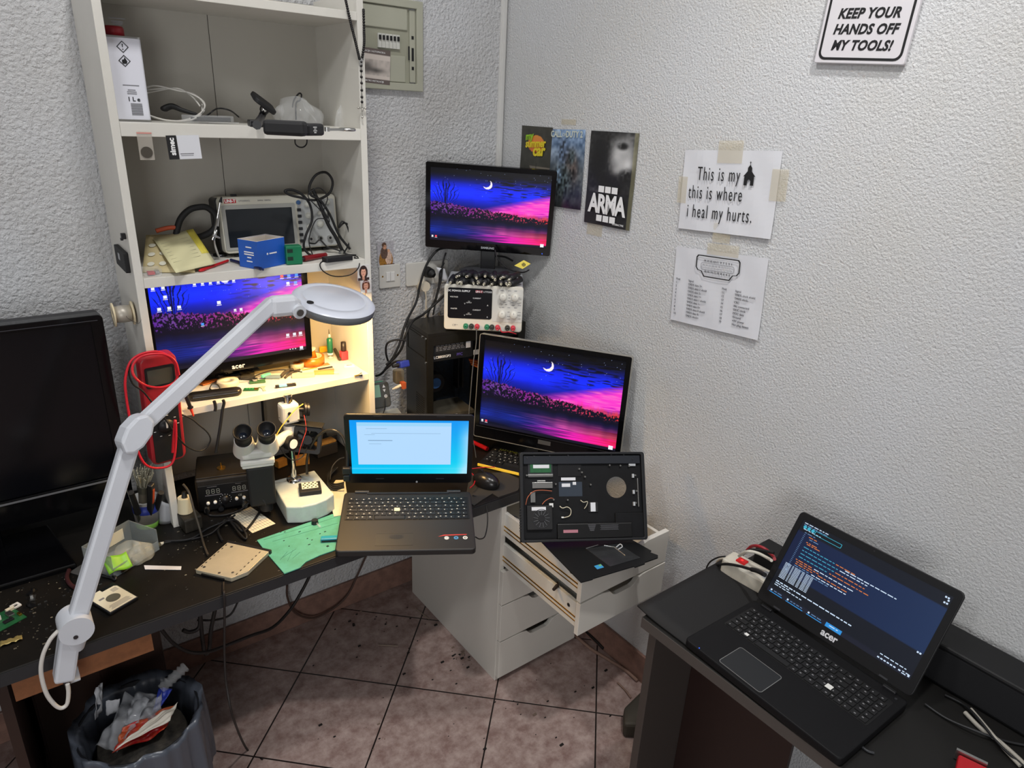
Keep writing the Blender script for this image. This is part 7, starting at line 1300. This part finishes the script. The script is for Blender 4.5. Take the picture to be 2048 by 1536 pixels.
cable('black_cable', 'thin black cord rising by the speaker end', [(1890, 1390, 0, sz+.004), (1925, 1408, 0, sz+.006), (1950, 1430, 0, sz+.016), (2000, 1490, 0, sz+.012), (2050, 1535, 0, sz+.005)], .0026, RUB)
a = at(1912, 1532, 'z', sz+.004); t = thing('red_packet', 'red and silver packet edge at the bottom right on the side desk', 'packet', MX.Translation((a.x, a.y-.03, sz+.001)) @ RZ(15)); obj('body', B().box((0, 0, .010), (.05, .06, .018)), RED, t, bev=.004); obj('silver_fold', B().box((.03, .01, .012), (.006, .05, .022)), STEEL, t)
single('cable_end', 'small grey cable end lying in front of the side laptop corner', 'cable', B().tube([at(1722, 1492, 'z', sz+.003), at(1735, 1502, 'z', sz+.003), at(1748, 1506, 'z', sz+.003)], .0028), DRK)
a = at(1258, 1475, 'z', 0); single('dark_bag', 'dark grey-brown bag corner showing behind the side desk panel', 'bag', B().prism([(-.05, -.02), (.0, -.06), (.12, -.04), (.12, .05), (.0, .03)], 0.001, .06), mat('bag_olive', '3d3830', .7), MX.Translation((a.x+.03, a.y+.03, 0)), bev=.01)

# ---------------------------------------------------------------- floor: bin, rubbish, loose cables
rim = [at(*q, 'z', .37) for q in ((150, 1440), (400, 1420))]; bc = V((-1.478, -.505+.0, 0)); BR = .150
bc = V(((rim[0].x+rim[1].x)/2, (rim[0].y+rim[1].y)/2+.0, 0)); BR = (rim[1]-rim[0]).length/2*.98
t = thing('waste_bin', 'bin lined with a grey-blue plastic bag under the left end of the desk', 'bin', bc)
obj('bucket', B().lathe([(.0001, .001), (BR*.78, .001), (BR*.97, .36), (BR*.94, .36), (BR*.75, .006), (.0001, .006)], seg=40), mat('bin_dark', '1c1d22', .5), t)
def liner(u, v):
    a = 2*math.pi*u; w_ = .006*math.sin(9*a+2*v)+.005*math.sin(17*a+1)+.003*math.sin(31*a)
    if v < .45: k = v/.45; r = BR*(.80+.14*k)-.006+w_*.3; z = .09+.285*k
    else: k = (v-.45)/.55; r = BR*(1.0+.015*math.sin(k*3))+.004+w_*(.5+k); z = .375-.25*k-.012*math.sin(5*a)*k
    return V((r*math.cos(a), r*math.sin(a), z+.006*math.sin(7*a)))
obj('bag_liner', B().sheet(liner, 120, 22), mat('bag_blue_grey', '4a4f59', .3, spec=.6), t)
def crumple(name, label, cat, pts, amp, m, solid=.001, n=16, seed=0):
    P = [V(p) for p in pts]; rs = np.random.RandomState(seed); ph = rs.rand(6)*6.28
    def f(u, v):
        p = (P[0]*(1-u)+P[1]*u)*(1-v)+(P[3]*(1-u)+P[2]*u)*v; nrm = (P[1]-P[0]).cross(P[3]-P[0]).normalized()
        return p+nrm*amp*(math.sin(7*u+ph[0])*math.sin(5*v+ph[1])+.5*math.sin(13*u+9*v+ph[2])+.4*math.sin(17*v-8*u+ph[3]))
    return single(name, label, cat, B().sheet(f, n, n), m, None, solid=solid)
R3 = lambda px, py, z: at(px, py, 'z', z)
crumple('snack_wrapper', 'torn red and white snack wrapper on top of the bin', 'wrapper', (R3(225, 1508, .335), R3(330, 1462, .345), R3(352, 1408, .365), R3(245, 1455, .36)), .009, mat('wrapper_red', 'b0121e', .3, mottle=.45, mscale=16, c2='c09a50'), seed=3)
crumple('wrapper_strip', 'white folded edge strip across the red wrapper', 'wrapper', (R3(228, 1500, .362), R3(340, 1440, .372), R3(356, 1405, .378), R3(300, 1440, .374)), .004, mat('wrapper_white', 'c9c2b6', .5), seed=6)
crumple('film_wrapper', 'crumpled clear film wrapper left of the red wrapper in the bin', 'wrapper', (R3(190, 1490, .34), R3(235, 1505, .34), R3(300, 1400, .385), R3(255, 1388, .385)), .010, mat('film_clear', 'b9bcc2', .12, alpha=.33), seed=8, n=20)
crumple('film_wrapper', 'shiny crumpled film in the middle of the bin', 'wrapper', (R3(250, 1450, .36), R3(320, 1440, .36), R3(325, 1385, .39), R3(268, 1388, .39)), .012, mat('film_clear', 'b9bcc2', .12, alpha=.33), seed=9, n=20)
crumple('waste_paper', 'white sheet standing at the back left of the bin', 'paper', (R3(212, 1430, .34), R3(236, 1425, .34), R3(240, 1398, .39), R3(212, 1402, .39)), .003, PAPER, seed=1, n=6)
crumple('waste_paper', 'grey white paper scrap behind the film in the bin', 'paper', (R3(190, 1440, .33), R3(205, 1420, .33), R3(205, 1365, .40), R3(192, 1375, .40)), .004, PAPER, seed=2, n=6)
crumple('blue_wrapper', 'crumpled blue plastic piece at the right back of the bin', 'wrapper', (R3(305, 1425, .36), R3(318, 1420, .36), R3(345, 1378, .40), R3(318, 1374, .40)), .006, mat('blue_film', '2a3a9a', .3), seed=5, n=10)
a, c = R3(322, 1378, .40), R3(372, 1332, .43); single('clear_tube', 'ribbed clear plastic tube sticking out of the bin', 'tube', B().tube([a.lerp(c, i/14) for i in range(15)], lambda q: .013+.003*math.sin(q*50), smooth=False, seg=14), CLEAR)
a = R3(265, 1420, .20); single('rubbish_heap', 'dark rubbish filling the bin under the wrappers', 'rubbish', B().lathe([(.0001, .06), (BR*.7, .05), (BR*.76, .0), (.0001, -.02)], seg=24), mat('rubbish_dark', '191613', .8, mottle=.7, mscale=30, c2='4a443c'), V((bc.x, bc.y, .25)))
p = at(262, 1340, 'y', -.5)
# cables under the desk
DKC = mat('cable_dark', '17100e', .6)
cable('under_cable', 'black cable sagging under the desk from the bin to the middle', [(322, 1258, -.45), (345, 1285, -.45), (375, 1303, -.45), (410, 1305, -.45), (450, 1292, -.43), (500, 1272, -.42), (545, 1255, -.40), (580, 1220, -.38), (605, 1180, -.37), (620, 1150, -.37)], .0048, DKC)
cable('under_cable', 'thin cable dropping from the desk edge onto the tiles', [(447, 1165, 0, DT+.004), (447, 1180, 0, DT+.004), (448, 1188, -.660), (449, 1225, -.662), (449, 1260, -.662), (449, 1310, -.664), (453, 1370, -.68), (468, 1440, -.70), (495, 1500, 0, .004), (525, 1518, 0, .004)], .0030, DKC)
cable('under_cable', 'looped black cable ends bunched under the desk', [(366, 1260, -.40), (380, 1264, -.40), (398, 1255, -.40), (400, 1225, -.40), (404, 1270, -.40), (410, 1306, -.40), (418, 1300, -.40), (422, 1260, -.40), (430, 1220, -.40)], .0055, DKC)
cable('under_cable', 'pale cable loop against the back wall under the desk', [(574, 1170, -.03), (575, 1195, -.03), (590, 1225, -.03), (625, 1236, -.03), (665, 1218, -.03), (695, 1190, -.03), (715, 1150, -.03), (735, 1105, -.03)], .004, mat('cable_brown', '4a362e', .6))
cable('under_cable', 'thin black cable curving up under the middle of the desk', [(395, 1240, -.35), (430, 1240, -.35), (460, 1230, -.35), (475, 1205, -.35), (480, 1195, -.35)], .003, DKC)
for i, (pa, pb, lb) in enumerate((((686, 1214), (717, 1200), 'pale straw-like stick on the tiles near the back skirting'), ((832, 1218), (858, 1238), 'pale stick on the tiles behind the drawer unit'), ((756, 1290), (796, 1292), 'thin pale stick on the tiles in the desk shadow'))):
    M, L = lay(pa, pb, .003); single('floor_stick', lb, 'stick', B().cyl((-L/2, 0, 0), (L/2, 0, 0), .0018, seg=6), mat('stick_pale', '8f7f70', .7), M)
cable('floor_cable', 'pale cable lying along the right skirting behind the drawers', [(1150, 1270, 0, .006), (1180, 1296, 0, .006), (1215, 1318, 0, .006), (1250, 1340, 0, .006), (1275, 1362, 0, .006)], .006, mat('cable_pale', '84695c', .6))
cable('floor_cable', 'thin pale cable end on the tiles by the side desk', [(1235, 1365, 0, .004), (1250, 1380, 0, .004), (1262, 1396, 0, .004)], .003, mat('cable_pale', '84695c', .6))
cable('floor_cable', 'dark cable resting on the right skirting', [(1172, 1262, 0, .02), (1190, 1280, 0, .02), (1207, 1297, 0, .012)], .006, DKC)
DEB = B(); ra = random.Random(21)
for i in range(120):
    if i < 40: px, py = ra.gauss(925, 16), ra.gauss(1305, 12)
    elif i < 60: px, py = ra.gauss(770, 60), ra.gauss(1240, 15)
    else: px, py = ra.uniform(620, 1230), ra.uniform(1240, 1500)
    p = at(px, py, 'z', 0); s_ = .0016+.005*ra.random()**3
    if p.x > -.44 and p.y > -.66: continue
    DEB.box((p.x, p.y, s_*.3+.0003), (s_*2, s_, s_*.6), ra.choice((0, 0, 0, 1)), None)
tag(obj('floor_debris', DEB, [mat('dust_black', '14100e', .8), mat('dust_beige', '7c6a5e', .8)]), 'dark crumbs and dust scattered over the floor tiles', 'debris', None, 'stuff')
